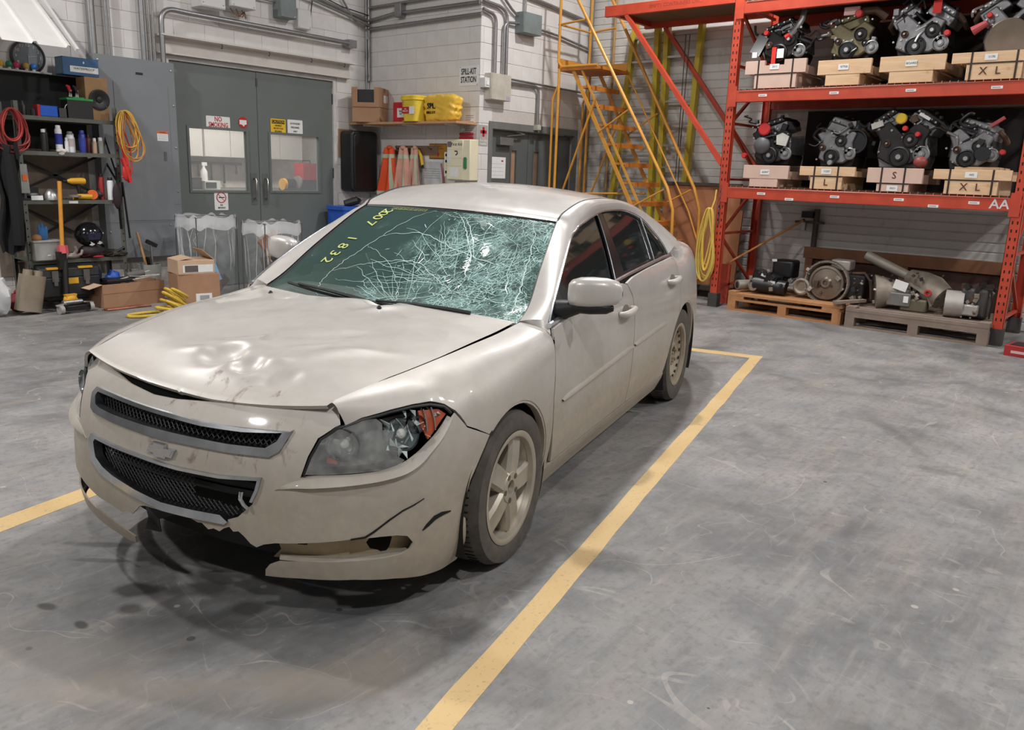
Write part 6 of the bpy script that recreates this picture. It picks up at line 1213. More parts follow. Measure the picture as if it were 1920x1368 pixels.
MB().ball((0, 0, .165), (.10, .27, .165), 64, 40, bagpt).build('bag_body', YBG, yb, 60); text('lettering', 'SPL', .10, INK, yb, (.104, -.12, .19), (0, 1, 0), (0, 0, 1), depth=.006); text('lettering', 'SPILL KIT', .042, INK, yb, (.104, -.12, .11), (0, 1, 0), (0, 0, 1), depth=.006)
sg = thing('sign', 'white SPILL-KIT STATION sign on the block wall', 'sign', (XS + .002, -4.80, 2.738)); MB().box(0, .004, -.165, .165, -.123, .123).build('sign_plate', PAPER, sg); text('lettering', 'SPILL-KIT', .105, INK, sg, (.0052, 0, .05), (0, 1, 0), (0, 0, 1), bold=.002, xs=.62); text('lettering', 'STATION', .105, INK, sg, (.0052, 0, -.05), (0, 1, 0), (0, 0, 1), bold=.002, xs=.62)
for y, z in ((-.15, .11), (.15, -.11)): MB().lathe([(.006, 0), (0, .004)], (.004, y, z), (1, 0, 0), 8).build('screw', INK, sg)
bc = thing('black_case', 'tall black plastic case hanging below the cardboard box', 'case', (-5.69, YL + .01, 1.62)); BCM = mat('matt black case', (22, 22, 24), .45)
MB().prism(rect_round(.48, .84, .06, 5), (0, 0, 0), (-1, 0, 0), (0, 0, 1), (0, .26, 0)).build('shell', BCM, bc, bevel=.03, seg=3); MB().prism(rect_round(.40, .76, .05, 5), (0, .255, 0), (-1, 0, 0), (0, 0, 1), (0, .02, 0)).build('lid_panel', BCM, bc, bevel=.015)
clutter('brown_board', 'small brown backing board behind the black case', 'board', (-5.55, YL, 1.67), [('plate', CARD, lambda m: m.box(-.14, .12, 0, .008, 0, .39)), ('screw', SILV, lambda m: m.lathe([(.006, 0), (0, .004)], (.10, .008, .36), (0, 1, 0), 8))])
ho = thing('coat_rail', 'wooden coat rail with hooks under the wall shelf', 'rail', (XS, -5.75, 1.80)); MB().box(0, .02, -.42, .42, -.06, .06).build('rail_board', mat('dark wood rail', (120, 96, 78), .6), ho)
for y in (-.35, -.12, .08, .3): MB().tube([(.02, y, .02), (.07, y, .02), (.09, y, .05)], .007, 6).build('hook', hook_m, ho)
def vest(label, y, w, h, m, stripe, seed, off=.0):
    t = thing('safety_vest', label, 'vest', (XS + .09 + off, y, 1.83)); rr = random.Random(seed); a = rr.uniform(0, 6)
    def pt(u, v): ww = w * (.40 + .60 * min(1, v * 1.25)) * (1 + .05 * math.sin(9 * v + a)); return (.05 * math.sin(u * 12 + a + 2 * v) * (.3 + v) * .7 + .02, (u - .5) * ww + .05 * v * (rr.random() * 0), -v * h)
    MB().grid(pt, 28, 16).build('cloth', m, t, 180, solid=.004)
    for v0 in (.12, .80): MB().grid(lambda u, v: (lambda p: (p[0] + .006, p[1], p[2]))(pt(u, v0 + .07 * v)), 28, 2).build('reflective_stripe', stripe, t, 180)
    MB().grid(lambda u, v: (lambda p: (p[0] + .007, p[1], p[2]))(pt(.55 + .12 * u, .15 + .65 * v)), 4, 8).build('upright_stripe', stripe, t, 180); MB().ball((.02, 0, .0), (.03, w * .12, .03)).build('collar', m, t)
SLV = mat('reflective silver', (190, 196, 170), .35)
vest('bright orange safety vest hanging from the rail', -6.20, .46, .76, mat('vest orange', (226, 84, 42), .7), SLV, 1); vest('faded pink safety vest with a broad stripe', -5.90, .40, .80, mat('vest faded pink', (214, 160, 140), .8), SLV, 2, .02); vest('narrow pale pink vest folded beside the faded one', -5.68, .28, .78, mat('vest pale', (206, 158, 142), .8), SLV, 3)
clutter('yellow_earmuff', 'yellow strap hanging on the coat rail', 'strap', (XS + .07, -5.60, 1.60), [('strap', YPAINT, lambda m: m.tube([(0, -.06, .2), (0, .0, .12), (0, .03, .0)], .022, 8)), ('loop', BLK, lambda m: m.tube([(0, .03, 0), (.0, .02, -.04), (0, .05, -.04), (0, .04, .01)], .008))])
pq = thing('plaque', 'gold framed plaque on the block wall under the shelf', 'plaque', (XS, -5.33, 1.79)); MB().box(0, .012, -.17, .17, -.10, .10).build('frame', mat('dark frame', (66, 46, 40), .5), pq); MB().box(.012, .014, -.16, .16, -.09, .09).build('gold_face', mat('gold face', (176, 128, 44), .4, .3), pq); text('lettering', 'EMERGENCY\nMEETING AREA', .03, mat('brown ink', (110, 70, 30), .6), pq, (.0148, 0, .05), (0, 1, 0), (0, 0, 1)); MB().prism([(0, -.06), (.03, -.02), (0, .01), (-.03, -.02)], (.014, 0, -.02), (0, 1, 0), (0, 0, 1), (.001, 0, 0)).build('mark', REDI, pq)
pp_ = thing('plastic_pouch', 'clear pouch of papers hung beside the first aid cabinet', 'pouch', (XS + .005, -5.42, 1.49)); MB().grid(lambda u, v: (.02 + .02 * math.sin(8 * u) * v, (u - .5) * .5, (.18 - .34 * v) + .015 * math.sin(9 * u)), 14, 8).build('film', FILM, pp_, 180); MB().box(0, .012, -.22, .18, -.15, .16).build('paper_sheets', mat('grey paper', (196, 198, 198), .8), pp_)
for k in range(5): MB().box(.012, .0125, -.18, .14, .06 - k * .03, .068 - k * .03).build('print_line', mat('grey print'), pp_)
MB().bar((.016, .16, .14), (.016, .22, -.16), .03, .004).build('red_strap', RH, pp_)
fa_ = thing('first_aid_cabinet', 'cream first aid cabinet on the corner of the block wall', 'cabinet', (XS, -4.80, 1.68)); CRM = mat('cream plastic', (226, 218, 190), .5, 0, .03, 6)
MB().box(0, .16, -.215, .20, -.26, .26).build('cabinet_body', CRM, fa_, bevel=.012); MB().box(.16, .175, -.205, .08, -.25, .25).build('front_panel', CRM, fa_, bevel=.004); MB().box(.175, .177, -.195, -.125, .16, .23).build('logo_square', mat('mauve square', (116, 100, 112), .6), fa_); text('lettering', 'First Aid', .056, INK, fa_, (.1765, -.03, .195), (0, 1, 0), (0, 0, 1))
MB().prism(rect_round(.05, .15, .02), (.162, .12, -.04), (0, 1, 0), (0, 0, 1), (.012, 0, 0)).build('green_handle', mat('green handle', (62, 128, 84), .5), fa_); MB().box(.175, .177, -.15, -.0, -.22, -.10).build('info_card', PAPER, fa_); MB().box(.175, .1765, -.195, -.14, -.06, .13).build('pale_label', mat('pale blue label', (204, 214, 216), .7), fa_); MB().tube([(.178, -.06, .11), (.178, -.02, .11), (.178, -.01, .08), (.178, -.04, .06)], .007, 6).build('arrow_mark', INK, fa_)
for z in (.13, .02, -.08): MB().box(.176, .1775, -.2, .07, z, z + .003).build('panel_line', mat('cream line', (196, 186, 154), .6), fa_)
er = thing('side_cabinet', 'narrow cream box with black icons left of the first aid cabinet', 'box', (XS, -5.08, 1.62)); MB().box(0, .10, -.05, .055, -.16, .16).build('box_body', CRM, er, bevel=.008)
for k, z in enumerate((.12, .04, -.1)): MB().prism(rect_round(.05, .035, .008), (.10, 0, z), (0, 1, 0), (0, 0, 1), (.002, 0, 0)).build('icon', INK, er)
rs = thing('red_reel', 'dark red double reel lying on the first aid cabinet', 'reel', (XS + .09, -4.74, 1.941)); 
for z in (0.02, .065): MB().cyl((0, -.11, z), (0, .11, z), .02, n=12).build('roller', mat('reel red', (150, 26, 46), .4), rs)
MB().ball((.0, -.07, .16), (.04, .035, .075), 12, 8).build('clear_bottle', mat('clear bottle'), rs)
nt = thing('notice', 'white printed notice above the first aid cabinet', 'notice', (XS + .001, -4.77, 2.16)); MB().box(0, .002, -.105, .105, -.14, .14).build('sheet', PAPER, nt)
for k in range(9): MB().box(.002, .0025, -.07, .07 - .05 * (k % 3 == 2), .08 - k * .026, .088 - k * .026).build('print_line', mat('grey print'), nt)
bb2 = thing('blue_bin', 'blue bin of parts standing below the black case', 'bin', (-5.35, -6.45, 0)); MB().prism(rect_round(.44, .40, .04), (0, 0, .0), (1, 0, 0), (0, 1, 0), (0, 0, 1.0)).build('bin_body', BLUE, bb2); MB().prism(rect_round(.47, .43, .05), (0, 0, .96), (1, 0, 0), (0, 1, 0), (0, 0, .05)).build('bin_rim', BLUE, bb2)
clutter('black_bottles', 'black bottles heaped in the blue bin', 'bottles', (-5.35, -6.40, 1.011), [('bottle', BLK, lambda m: m.tube([(.1, 0, .03), (-.05, .08, .08), (-.10, .1, .09)], [.05, .06, .02], 10)), ('cap', mat('grey cap'), lambda m: m.tube([(-.1, .1, .09), (-.13, .11, .1)], .02, 8)), ('roll', WHT, lambda m: m.cyl((-.10, -.05, .09), (-.17, .05, .06), .045))])
# conduits around the corner and on the bay wall
conduit([(-5.965, YL + .045, 4.0), (-5.965, YL + .045, 2.75)], .02, 'upright conduit in the inside corner beside the shelf'); conduit([(-5.93, YL + .03, 4.0), (-5.93, YL + .03, 2.62)], .014, 'thin upright conduit in the inside corner')
conduit([(XS + .04, -6.7, 3.44), (XS + .04, -4.66, 3.46), (XS + .04, -4.56, 3.46)], .024, 'lower conduit along the top of the spill wall'); conduit([(XS + .04, -6.7, 3.55), (XS + .04, -6.2, 3.60), (XS + .04, -4.6, 3.60)], .024, 'middle conduit along the top of the spill wall'); conduit([(XS + .04, -6.7, 3.72), (XS + .04, -4.6, 3.74)], .02, 'upper conduit along the top of the spill wall')
fb = thing('conduit_box', 'grey fitting box on the middle conduit of the spill wall', 'box', (XS + .0, -6.05, 3.63)); MB().box(0, .10, -.06, .06, -.09, .09).build('box_body', CONDUIT, fb, bevel=.006); MB().box(.10, .106, -.055, .055, -.08, .08).build('cover', CONDUIT, fb)
ye = YB + .045
conduit([(XS + .02, ye, 3.52), (-6.12, ye, 3.50)] + bend((-6.12, ye, 3.50), (-6.24, ye, 3.48), (-6.24, ye, 3.3), .1, 6) + [(-6.24, ye, 2.77)], .022, 'left conduit dropping into the beige box')
conduit([(XS + .02, ye, 3.62), (-6.3, ye, 3.60)] + bend((-6.3, ye, 3.60), (-6.46, ye, 3.56), (-6.46, ye, 3.4), .12, 6) + [(-6.46, ye, 2.77)], .022, 'right conduit dropping into the beige box')
conduit([(-6.41, ye, 2.77), (-6.41, ye, 3.28)] + bend((-6.41, ye, 3.28), (-6.41, ye, 3.43), (-6.55, ye, 3.44), .1, 6) + [(-6.68, ye + .02, 3.45)], .018, 'conduit bending from the beige box to the grey box')
conduit([(XS + .02, ye, 3.76), (-6.35, ye, 3.74), (-6.55, ye, 3.60), (-6.68, ye, 3.54)], .018, 'conduit curving down into the grey junction box'); conduit([(-6.82, ye, 3.6), (-6.82, ye, 4.0)], .016, 'conduit standing on the grey junction box')
conduit([(-6.3, ye, 3.85), (-7.4, ye, 3.78), (-8.38, ye, 3.70)], .022, 'high conduit running along the bay wall'); conduit([(-7.05, ye, 3.45), (-7.6, ye, 3.42), (-8.35, ye, 3.34)], .016, 'lower conduit running along the bay wall')
conduit([(-6.49, ye, 2.70), (-7.02, ye, 2.705)] + bend((-7.02, ye, 2.705), (-7.17, ye, 2.70), (-7.17, ye, 2.56), .1, 6) + [(-7.17, ye, 2.19)], .02, 'conduit bending from beige box down to the door'); conduit([(-6.49, ye, 2.745), (-8.38, ye, 2.72)], .014, 'straight thin conduit right of the beige box')
conduit([(XB + .06, YB + .05, 4.1), (XB + .06, YB + .05, 1.0)], .03, 'upright conduit in the corner behind the stairs'); conduit([(XB + .05, YB + .45, 4.1), (XB + .05, YB + .45, .9)], .02, 'brownish upright conduit behind the stairs', mat('tan pipe', (176, 140, 92), .5))
eb = thing('electrical_box', 'beige electrical box on the bay wall above the door', 'box', (-6.29, YB, 2.61)); MB().box(-.195, .195, 0, .12, -.16, .165).build('box_body', mat('beige box', (188, 182, 170), .5), eb, bevel=.006); MB().box(-.19, .19, .12, .126, -.155, .16).build('cover', mat('beige box'), eb); MB().box(-.17, -.10, .126, .1275, -.145, -.105).build('label', mat('mauve label', (170, 160, 190), .6), eb)
tsw = thing('thermostat', 'small white switch box left of the beige box', 'switch', (-6.10, YB + .12, 2.65)); MB().box(.0, .09, -.12, -.03, -.06, .06).build('box_body', WB, tsw, bevel=.006); MB().box(.02, .07, -.03, -.02, -.03, .02).build('dial_plate', PAPER, tsw)
gb_ = thing('junction_box', 'grey green junction box high on the bay wall', 'box', (-6.86, YB, 3.46)); MB().box(-.19, .19, 0, .15, -.125, .135).build('box_body', mat('switch grey'), gb_, bevel=.006); MB().box(-.185, .185, .15, .156, -.12, .13).build('cover', mat('switch grey'), gb_)
ad = thing('sign', 'grey first aid sign with a red cross beside the door', 'sign', (-6.095, YB + .001, 2.0)); MB().box(-.085, .085, 0, .004, -.13, .13).build('sign_plate', mat('sign grey', (168, 166, 160), .6), ad); MB().box(-.06, .06, .004, .006, .025, .065).box(-.02, .02, .004, .006, -.015, .105).build('red_cross', REDI, ad); text('lettering', 'First Aid\nSupplies', .040, PAPER, ad, (0, .0052, -.085), (-1, 0, 0), (0, 0, 1))
pn = thing('paper_sheet', 'white paper sheet taped to the grey bay door', 'paper', (-6.46, YB - .074, 1.60)); MB().box(-.19, .17, 0, .002, -.14, .14).build('sheet', PAPER, pn); MB().box(-.14, -.1, .002, .0025, .08, .1).build('mark', REDI, pn)
for k in range(4): MB().box(-.15, .13, .002, .0025, .05 - k * .05, .053 - k * .05).build('drawn_line', mat('grey print'), pn)
gt = thing('beige_box', 'small beige conduit fitting on top of the bay door frame', 'box', (-7.17, YB + .012, 2.16)); MB().box(-.04, .04, 0, .07, -.03, .04).build('box_body', mat('beige box'), gt); MB().box(-.035, .035, .07, .074, -.025, .035).build('cover', mat('beige box'), gt)
# ---------------------------------------------------------------- stairs, ladders, rack, engines, pallets
YS = mat('stair yellow', (206, 146, 58), .42, .1, .1, 9)
YSD = mat('stair tread', (190, 116, 44), .55, .1, .15, 9)
st = thing('rolling_stairs', 'yellow rolling warehouse stairs with handrails before the back wall', 'stairs', (-7.56, -3.0, 0)); NX, FX_ = .36, -.36
def S(x, y, z): return (x, y + 3.0, z)
for x, (ry0, rz0) in ((NX, (-4.05, 3.88)), (FX_, (-3.98, 3.98))):
    MB().tube([S(x, ry0, rz0), S(x, -2.46, 1.42), S(x, -2.36, 1.15), S(x, -2.35, .95), S(x, -2.33, .08)], .021, 10).build('handrail', YS, st)
    MB().tube([S(x, -3.62, 2.93), S(x, -2.52, 1.12), S(x, -2.36, .75)], .012, 8).build('mid_rail', YS, st) if x == FX_ else None
    MB().bar(S(x * .9, -4.06, 2.95), S(x * .9, -2.32, .06), .014, .05).build('stringer', YS, st)
    MB().bar(S(x * .9, -3.92, 2.95), S(x * .9, -2.75, .98), .014, .03).build('second_stringer', YS, st) if x == NX else None
    for a, b in (((-3.55, 2.10), (-3.10, 2.38)), ((-2.98, 1.15), (-2.50, 1.40))): MB().tube([S(x, a[0], a[1]), S(x, b[0], b[1])], .012, 8).build('rail_strut', YS, st)
    MB().tube([S(x, -4.26, 3.95), S(x, -4.26, 3.02), S(x, -4.20, 2.95), S(x, -3.62, 2.95)], .019, 8).build('platform_rail', YS, st)
    MB().tube([S(x, -4.28, 3.49), S(x, -3.84, 3.52)], .014, 8).build('rail_bar', YS, st)
    MB().tube([S(x, -4.24, 2.93), S(x, -4.24, .06)], .019, 8).build('back_post', YS, st); MB().tube([S(x, -4.24, 2.72), S(x, -4.33, 2.55), S(x, -4.33, .06)], .017, 8).build('back_post', YS, st)
    MB().tube([S(x, -4.24, 1.28), S(x, -3.2, 1.32)], .012, 8).build('frame_bar', YS, st); MB().bar(S(x, -4.22, 1.0), S(x, -3.62, 2.55), .02, .02).build('frame_brace', YS, st); MB().tube([S(x, -4.3, .10), S(x, -2.33, .10)], .019, 8).build('base_bar', YS, st)
    for y in (-4.28, -2.33): MB().cyl(S(x - .02, y, .05), S(x + .02, y, .05), .05, n=14).build('castor', BLK, st)
MB().tube([S(NX, -4.26, 3.49), S(FX_, -4.26, 3.49)], .014, 8).build('rail_bar', YS, st); MB().tube([S(NX, -4.24, 1.28), S(FX_, -4.24, 1.28)], .012, 8).build('frame_bar', YS, st)
MB().box(FX_, NX, -4.26 + 3.0, -3.58 + 3.0, 2.90, 2.935).build('platform', YSD, st); MB().box(FX_, NX, -4.27 + 3.0, -4.26 + 3.0, 2.93, 3.06).box(FX_ - .005, FX_ + .005, -4.26 + 3, -3.62 + 3, 2.93, 3.05).build('toe_board', YS, st)
for k in range(1, 12):
    z = 2.915 - .245 * k; y = -4.02 + (2.915 - z) / 1.66; MB().box(FX_ * .9, NX * .9, y - .02 + 3, y + .17 + 3, z, z + .028).box(FX_ * .9, NX * .9, y + .155 + 3, y + .17 + 3, z - .03, z).build('tread', YSD, st)
# ladders
LY = mat('fibreglass yellow', (190, 170, 50), .5, 0, .1, 8)
def ladder(label, foot, top, xb, xt, rungs, rope=False, w=.07, cat='ladder'):
    t = thing('ladder', label, cat, (xb, (foot[0] + foot[1]) / 2, 0)); c = (foot[0] + foot[1]) / 2; H = 3.62
    P = [[(0, y - c, .02), (xt - xb, q - c, H)] for y, q in zip(foot, top)]
    for a, b in P: MB().bar(a, b, w, .085, (1, 0, 0)).build('rail', LY, t); MB().box(-.04, .04, a[1] - .03, a[1] + .03, 0, .04).build('foot', BLK, t)
    for k in range(rungs):
        f = (k + .7) / (rungs + .3); p = [Vector(a) + (Vector(b) - Vector(a)) * f for a, b in P]; MB().bar(p[0], p[1], .07, .028).build('rung', SILV, t)
    if rope: MB().tube([(.03, .06, 3.4), (.03, .07, 2.0), (.03, .05, .9)], .006).tube([(.03, .12, 3.4), (.03, .10, 1.9), (.03, .13, .8)], .006).build('pull_rope', mat('dark rope'), t)
    return t
ladder('tapered yellow step ladder leaning on the back wall', (-4.04, -3.24), (-3.78, -3.42), -8.20, -8.33, 11)
ladder('straight yellow extension ladder right of the step ladder', (-3.11, -2.80), (-3.27, -2.75), -8.20, -8.33, 12, True)
# brown board on a cart
bd = thing('board_cart', 'cart carrying large brown boards behind the stairs', 'cart', (-8.02, -2.42, 0), 0); MB().bar((0, -.02, .12), (-.12, -.02, 1.46), 1.12, .035, (1, 0, 0)).build('brown_board', mat('hardboard', (150, 98, 64), .6, 0, .08, 3), bd); MB().box(-.06, .14, -.62, .62, .10, .16).build('cart_base', mat('dark cart', (66, 58, 50), .7), bd)
MB().bar((.04, .40, .16), (-.03, .40, 1.16), .44, .03, (1, 0, 0)).build('second_board', mat('hardboard'), bd); MB().bar((-.10, -.6, 1.475), (-.10, .54, 1.475), .05, .04).build('top_rail', mat('dark cart'), bd)
for y in (-.55, .55): MB().cyl((0, y, .05), (.06, y, .05), .05, n=14).build('castor', BLK, bd)
# --- pallet rack
RM = NT('rack orange red'); _n = RM.noise(6, 5); RM.set(Base_Color=RM.ramp(_n, [(.3, srgb(176, 60, 38)), (.7, srgb(194, 72, 46))]), Roughness=.45); RM = RM.m
rk = thing('pallet_rack', 'orange red pallet rack of engines against the back wall', 'rack', (-7.27, 0, 0)); PL, PR, RD_ = -1.725, 1.385, -1.03
PB = mat('post base grey', (72, 70, 68), .6, .4)
for y in (PL, PR):
    for x in (0, RD_):
        p = MB().box(x - .035, x + .035, y - .05, y - .046, .16, 4.0).box(x - .035, x + .035, y + .046, y + .05, .16, 4.0).box(x + (.031 if x == 0 else -.035), x + (.035 if x == 0 else -.031), y - .05, y + .05, .16, 4.0).build('upright', RM, rk)
        MB().box(x - .05, x + .05, y - .06, y + .06, 0, .17).build('post_base', PB, rk)
        if x == 0:
            m = MB()
            for k in range(46):
                for dy in (-.022, .022): m.box(.0345, .0362, y + dy - .006, y + dy + .006, .25 + k * .08, .28 + k * .08)
            m.build('upright_slots', DARK, p)['kind'] = 'stuff'
    for k, z in enumerate((.25, .9, 1.55, 2.2, 2.85, 3.5)):
        MB().bar((-.03, y, z), (RD_ + .03, y, z), .03, .03).build('upright_tie', RM, rk)
        if k < 5: MB().bar((-.03, y, z if k % 2 else z + .62), (RD_ + .03, y, z + .62 if k % 2 else z), .03, .03).build('upright_brace', RM, rk)
for i, z in enumerate((1.33, 2.43, 3.40)):
    for x in (.012, RD_ - .012):
        b = MB().box(x - .03, x + .03, PL + .05, PR - .05, z, z + .13).build('beam', RM, rk, bevel=.006)
        if x > 0:
            for y in (PL + .05, PR - .05): MB().box(.028, .046, y - .05 * (y < 0) - .022, y + .05 * (y > 0) + .022, z - .05, z + .18).build('beam_clip', RM, b)
    MB().box(RD_, 0, PL + .05, PR - .05, z + .131, z + .145).build('deck_board', mat('dark deck', (78, 62, 52), .8), rk)
    m = MB()
    for k in range(40): y = PL + .1 + k * (PR - PL - .2) / 39; m.tube([(-.1, y, z + .148), (.03, y, z + .148), (.046, y, z + .12)], .003, 4)
    m.tube([(.046, PL + .1, z + .122), (.046, PR - .1, z + .122)], .003, 4); m.build('wire_deck_edge', mat('wire', (150, 110, 96), .5, .5), rk)['kind'] = 'stuff'
    if i < 2:
        for y, dz in (((-1.33, 0), (-.52, .0), (.26, 0), (1.04, 0)) if i else ((-1.23, 0), (-.89, -.05), (-.38, 0), (.29, -.0), (.63, -.05), (1.0, 0))):
            l = MB().box(.0425, .0445, y - .05, y + .05, z + .055 + dz, z + .082 + dz).build('shelf_label', PAPER, rk); MB().box(.0445, .0450, y - .04, y + .03, z + .064 + dz, z + .073 + dz).build('print_line', mat('grey print'), l)
text('lettering', 'AA', .13, mat('rack lettering', (206, 200, 204), .6), rk, (.0435, 1.225, 1.392), (0, 1, 0), (0, 0, 1), bold=.002)
# overhead wing of the rack
for x in (.0, RD_ + .05):
    MB().box(x - .025, x + .03, -3.58, PL - .05, 3.53, 3.66).build('wing_beam', RM, rk, bevel=.005); MB().bar((x, -3.26, 3.53), (x, PL - .05, 1.72), .05, .06, (1, 0, 0)).build('wing_brace', RM, rk)
MB().box(RD_ + .06, -.03, -3.55, PL - .05, 3.60, 3.63).build('wing_deck', mat('wing plywood', (122, 96, 72), .8), rk); MB().box(-.9, -.03, -3.5, -3.44, 3.54, 3.60).build('wing_cross_bar', RM, rk)
text('lettering', 'EMPTY CONTAINERS ONLY', .06, mat('faint lettering', (150, 56, 44), .7), rk, (.0308, -2.55, 3.60), (0, 1, 0), (0, 0, 1))
cn = thing('steel_chain', 'grey chain hanging on the left rack post', 'chain', (-7.225, -1.74, 1.46))
for k in range(12): MB().tube([(.016 * math.sin(q) * (k % 2), .014 * math.sin(q) * (1 - k % 2), -.04 * k + .024 * math.cos(q)) for q in np.linspace(0, 6.28, 11)[:-1]], .004, 5, True).build('link', mat('dull steel'), cn)
hs = coil('yellow_hose', 'coil of yellow hose hanging on the left rack post', (-7.18, -1.84, 1.20), 9, [YC, mat('hose yellow', (206, 180, 86), .5)], 'hose', 9, .10, .42, .011); hs.rotation_euler = (0, 0, R_(80))
MB().tube([(0, .02, -.04), (.02, .06, .10), (.0, .10, .22)], .011, 6).build('tail', YC, hs)
clutter('broom_handle', 'thin orange pole leaning inside the rack', 'pole', (-7.75, -1.35, .0), [('pole', mat('pole orange', (196, 130, 72), .5), lambda m: m.cyl((.12, -.42, .50), (-.42, .30, 1.08), .014)), ('tip', BLK, lambda m: m.cyl((-.42, .30, 1.08), (-.43, .315, 1.09), .016)), ('stand', RM, lambda m: m.box(.10, .14, -.5, -.36, 0, .50))])
# --- wooden engine skids
PINE = NT('pine plank'); _a = PINE.noise(3, 4, .6, None, .6, (6, 1, 9)); _b = PINE.noise(5, 3); PINE.set(Base_Color=PINE.mix(PINE.ramp(_b, [(.66, (0, 0, 0)), (.74, (.7, .7, .7))]), PINE.ramp(_a, [(.3, srgb(206, 168, 128)), (.7, srgb(224, 192, 156))]), srgb(150, 104, 68)), Roughness=.65); PINE = PINE.m
PINK = mat('pinkish plank', (206, 176, 160), .7, 0, .06, 6); STRAP = mat('steel strap', (58, 44, 40), .5, .4)
def skid(label, y0, y1, z, hu, b0, b1, hb, m, mark=None, tagtext='', straps=True, notch=None, tz=.0, tdy=0):
    t = thing('engine_skid', label, 'skid', (-7.30, (y0 + y1) / 2, z)); c = (y0 + y1) / 2; f = .055
    if notch:
        a, b = notch; MB().box(f - .04, f, y0 - c, y1 - c, hb, hb + hu * .62).box(f - .04, f, y0 - c, a - c, hb + hu * .62, hb + hu).box(f - .04, f, b - c, y1 - c, hb + hu * .62, hb + hu).build('upper_plank', m, t)
    else: MB().box(f - .04, f, y0 - c, y1 - c, hb, hb + hu).build('upper_plank', m, t, bevel=.003)
    MB().box(f - .04, f - .002, b0 - c, b1 - c, 0.001, hb - .003).build('base_plank', m, t, bevel=.003)
    MB().box(-.72, -.68, y0 - c, y1 - c, hb, hb + hu).build('rear_plank', m, t)
    for yy in (b0 - c, b1 - c - .04): MB().box(-.7, f - .04, yy, yy + .04, .001, hb).build('runner', m, t)
    for yy in (y0 - c + .03, y1 - c - .07): MB().box(-.68, f - .04, yy, yy + .04, hb, hb + hu * .6).build('side_plank', m, t)
    if straps:
        for yy in (b0 - c + .03, b1 - c - .06): MB().box(f, f + .002, yy, yy + .018, .002, hb + hu + .001).box(f - .045, f + .002, yy, yy + .018, hb + hu, hb + hu + .002).build('steel_band', STRAP, t)
        MB().box(f, f + .0015, b0 - c, b1 - c, hb - .012, hb + .002).build('cross_band', STRAP, t)
    tg = MB().box(f + .002, f + .004, tdy - .06, tdy + .05, hb + hu * .5 - .03 + tz, hb + hu * .5 + .028 + tz).build('part_tag', PAPER, t)
    if tagtext: text('lettering', tagtext, .030, mat('pencil', (96, 96, 100), .8), tg, (f + .0046, tdy, hb + hu * .5 + tz), (0, 1, 0), (0, 0, 1))
    if mark: text('lettering', mark, .10, mat('stencil brown', (84, 50, 36), .7), t, (f + .001, 0, hb * .5 if not mark.startswith('S') else hb + hu * .5), (0, 1, 0), (0, 0, 1), bold=.001, space=1.4)
    return z + hb + hu
ZA, ZB = 2.5755, 1.4755
skid('notched pinkish skid with a hanging tag, far left on upper shelf', -1.58, -.87, ZA, .145, -1.46, -.97, .16, PINK, None, '2011', True, (-1.35, -1.12))
skid('plain pine skid second from the left on upper shelf', -.735, -.17, ZA, .15, -.64, -.28, .115, PINE, None, '97758', False)
skid('wide pine skid third from the left on upper shelf', -.085, .545, ZA, .15, .02, .44, .115, PINE, None, 'BOARE7', False)
skid('pine skid stencilled XL at the right of upper shelf', .60, 1.30, ZA, .10, .74, 1.22, .16, PINE, 'X L', '1170', True)
skid('plain pale skid far left on lower shelf', -1.485, -.94, ZB, .15, -1.40, -1.06, .095, PINK, None, '#2847', False)
skid('pine skid stencilled L on lower shelf', -.81, -.20, ZB, .10, -.68, -.33, .145, PINE, 'L', '10287', True)
skid('pale skid stencilled S on lower shelf', -.07, .485, ZB, .155, .04, .36, .09, PINK, 'S', '3021', True, None, -.13)
skid('wide pine skid stencilled XL on lower shelf', .585, 1.29, ZB, .10, .70, 1.18, .145, PINE, 'X L', '445', True)
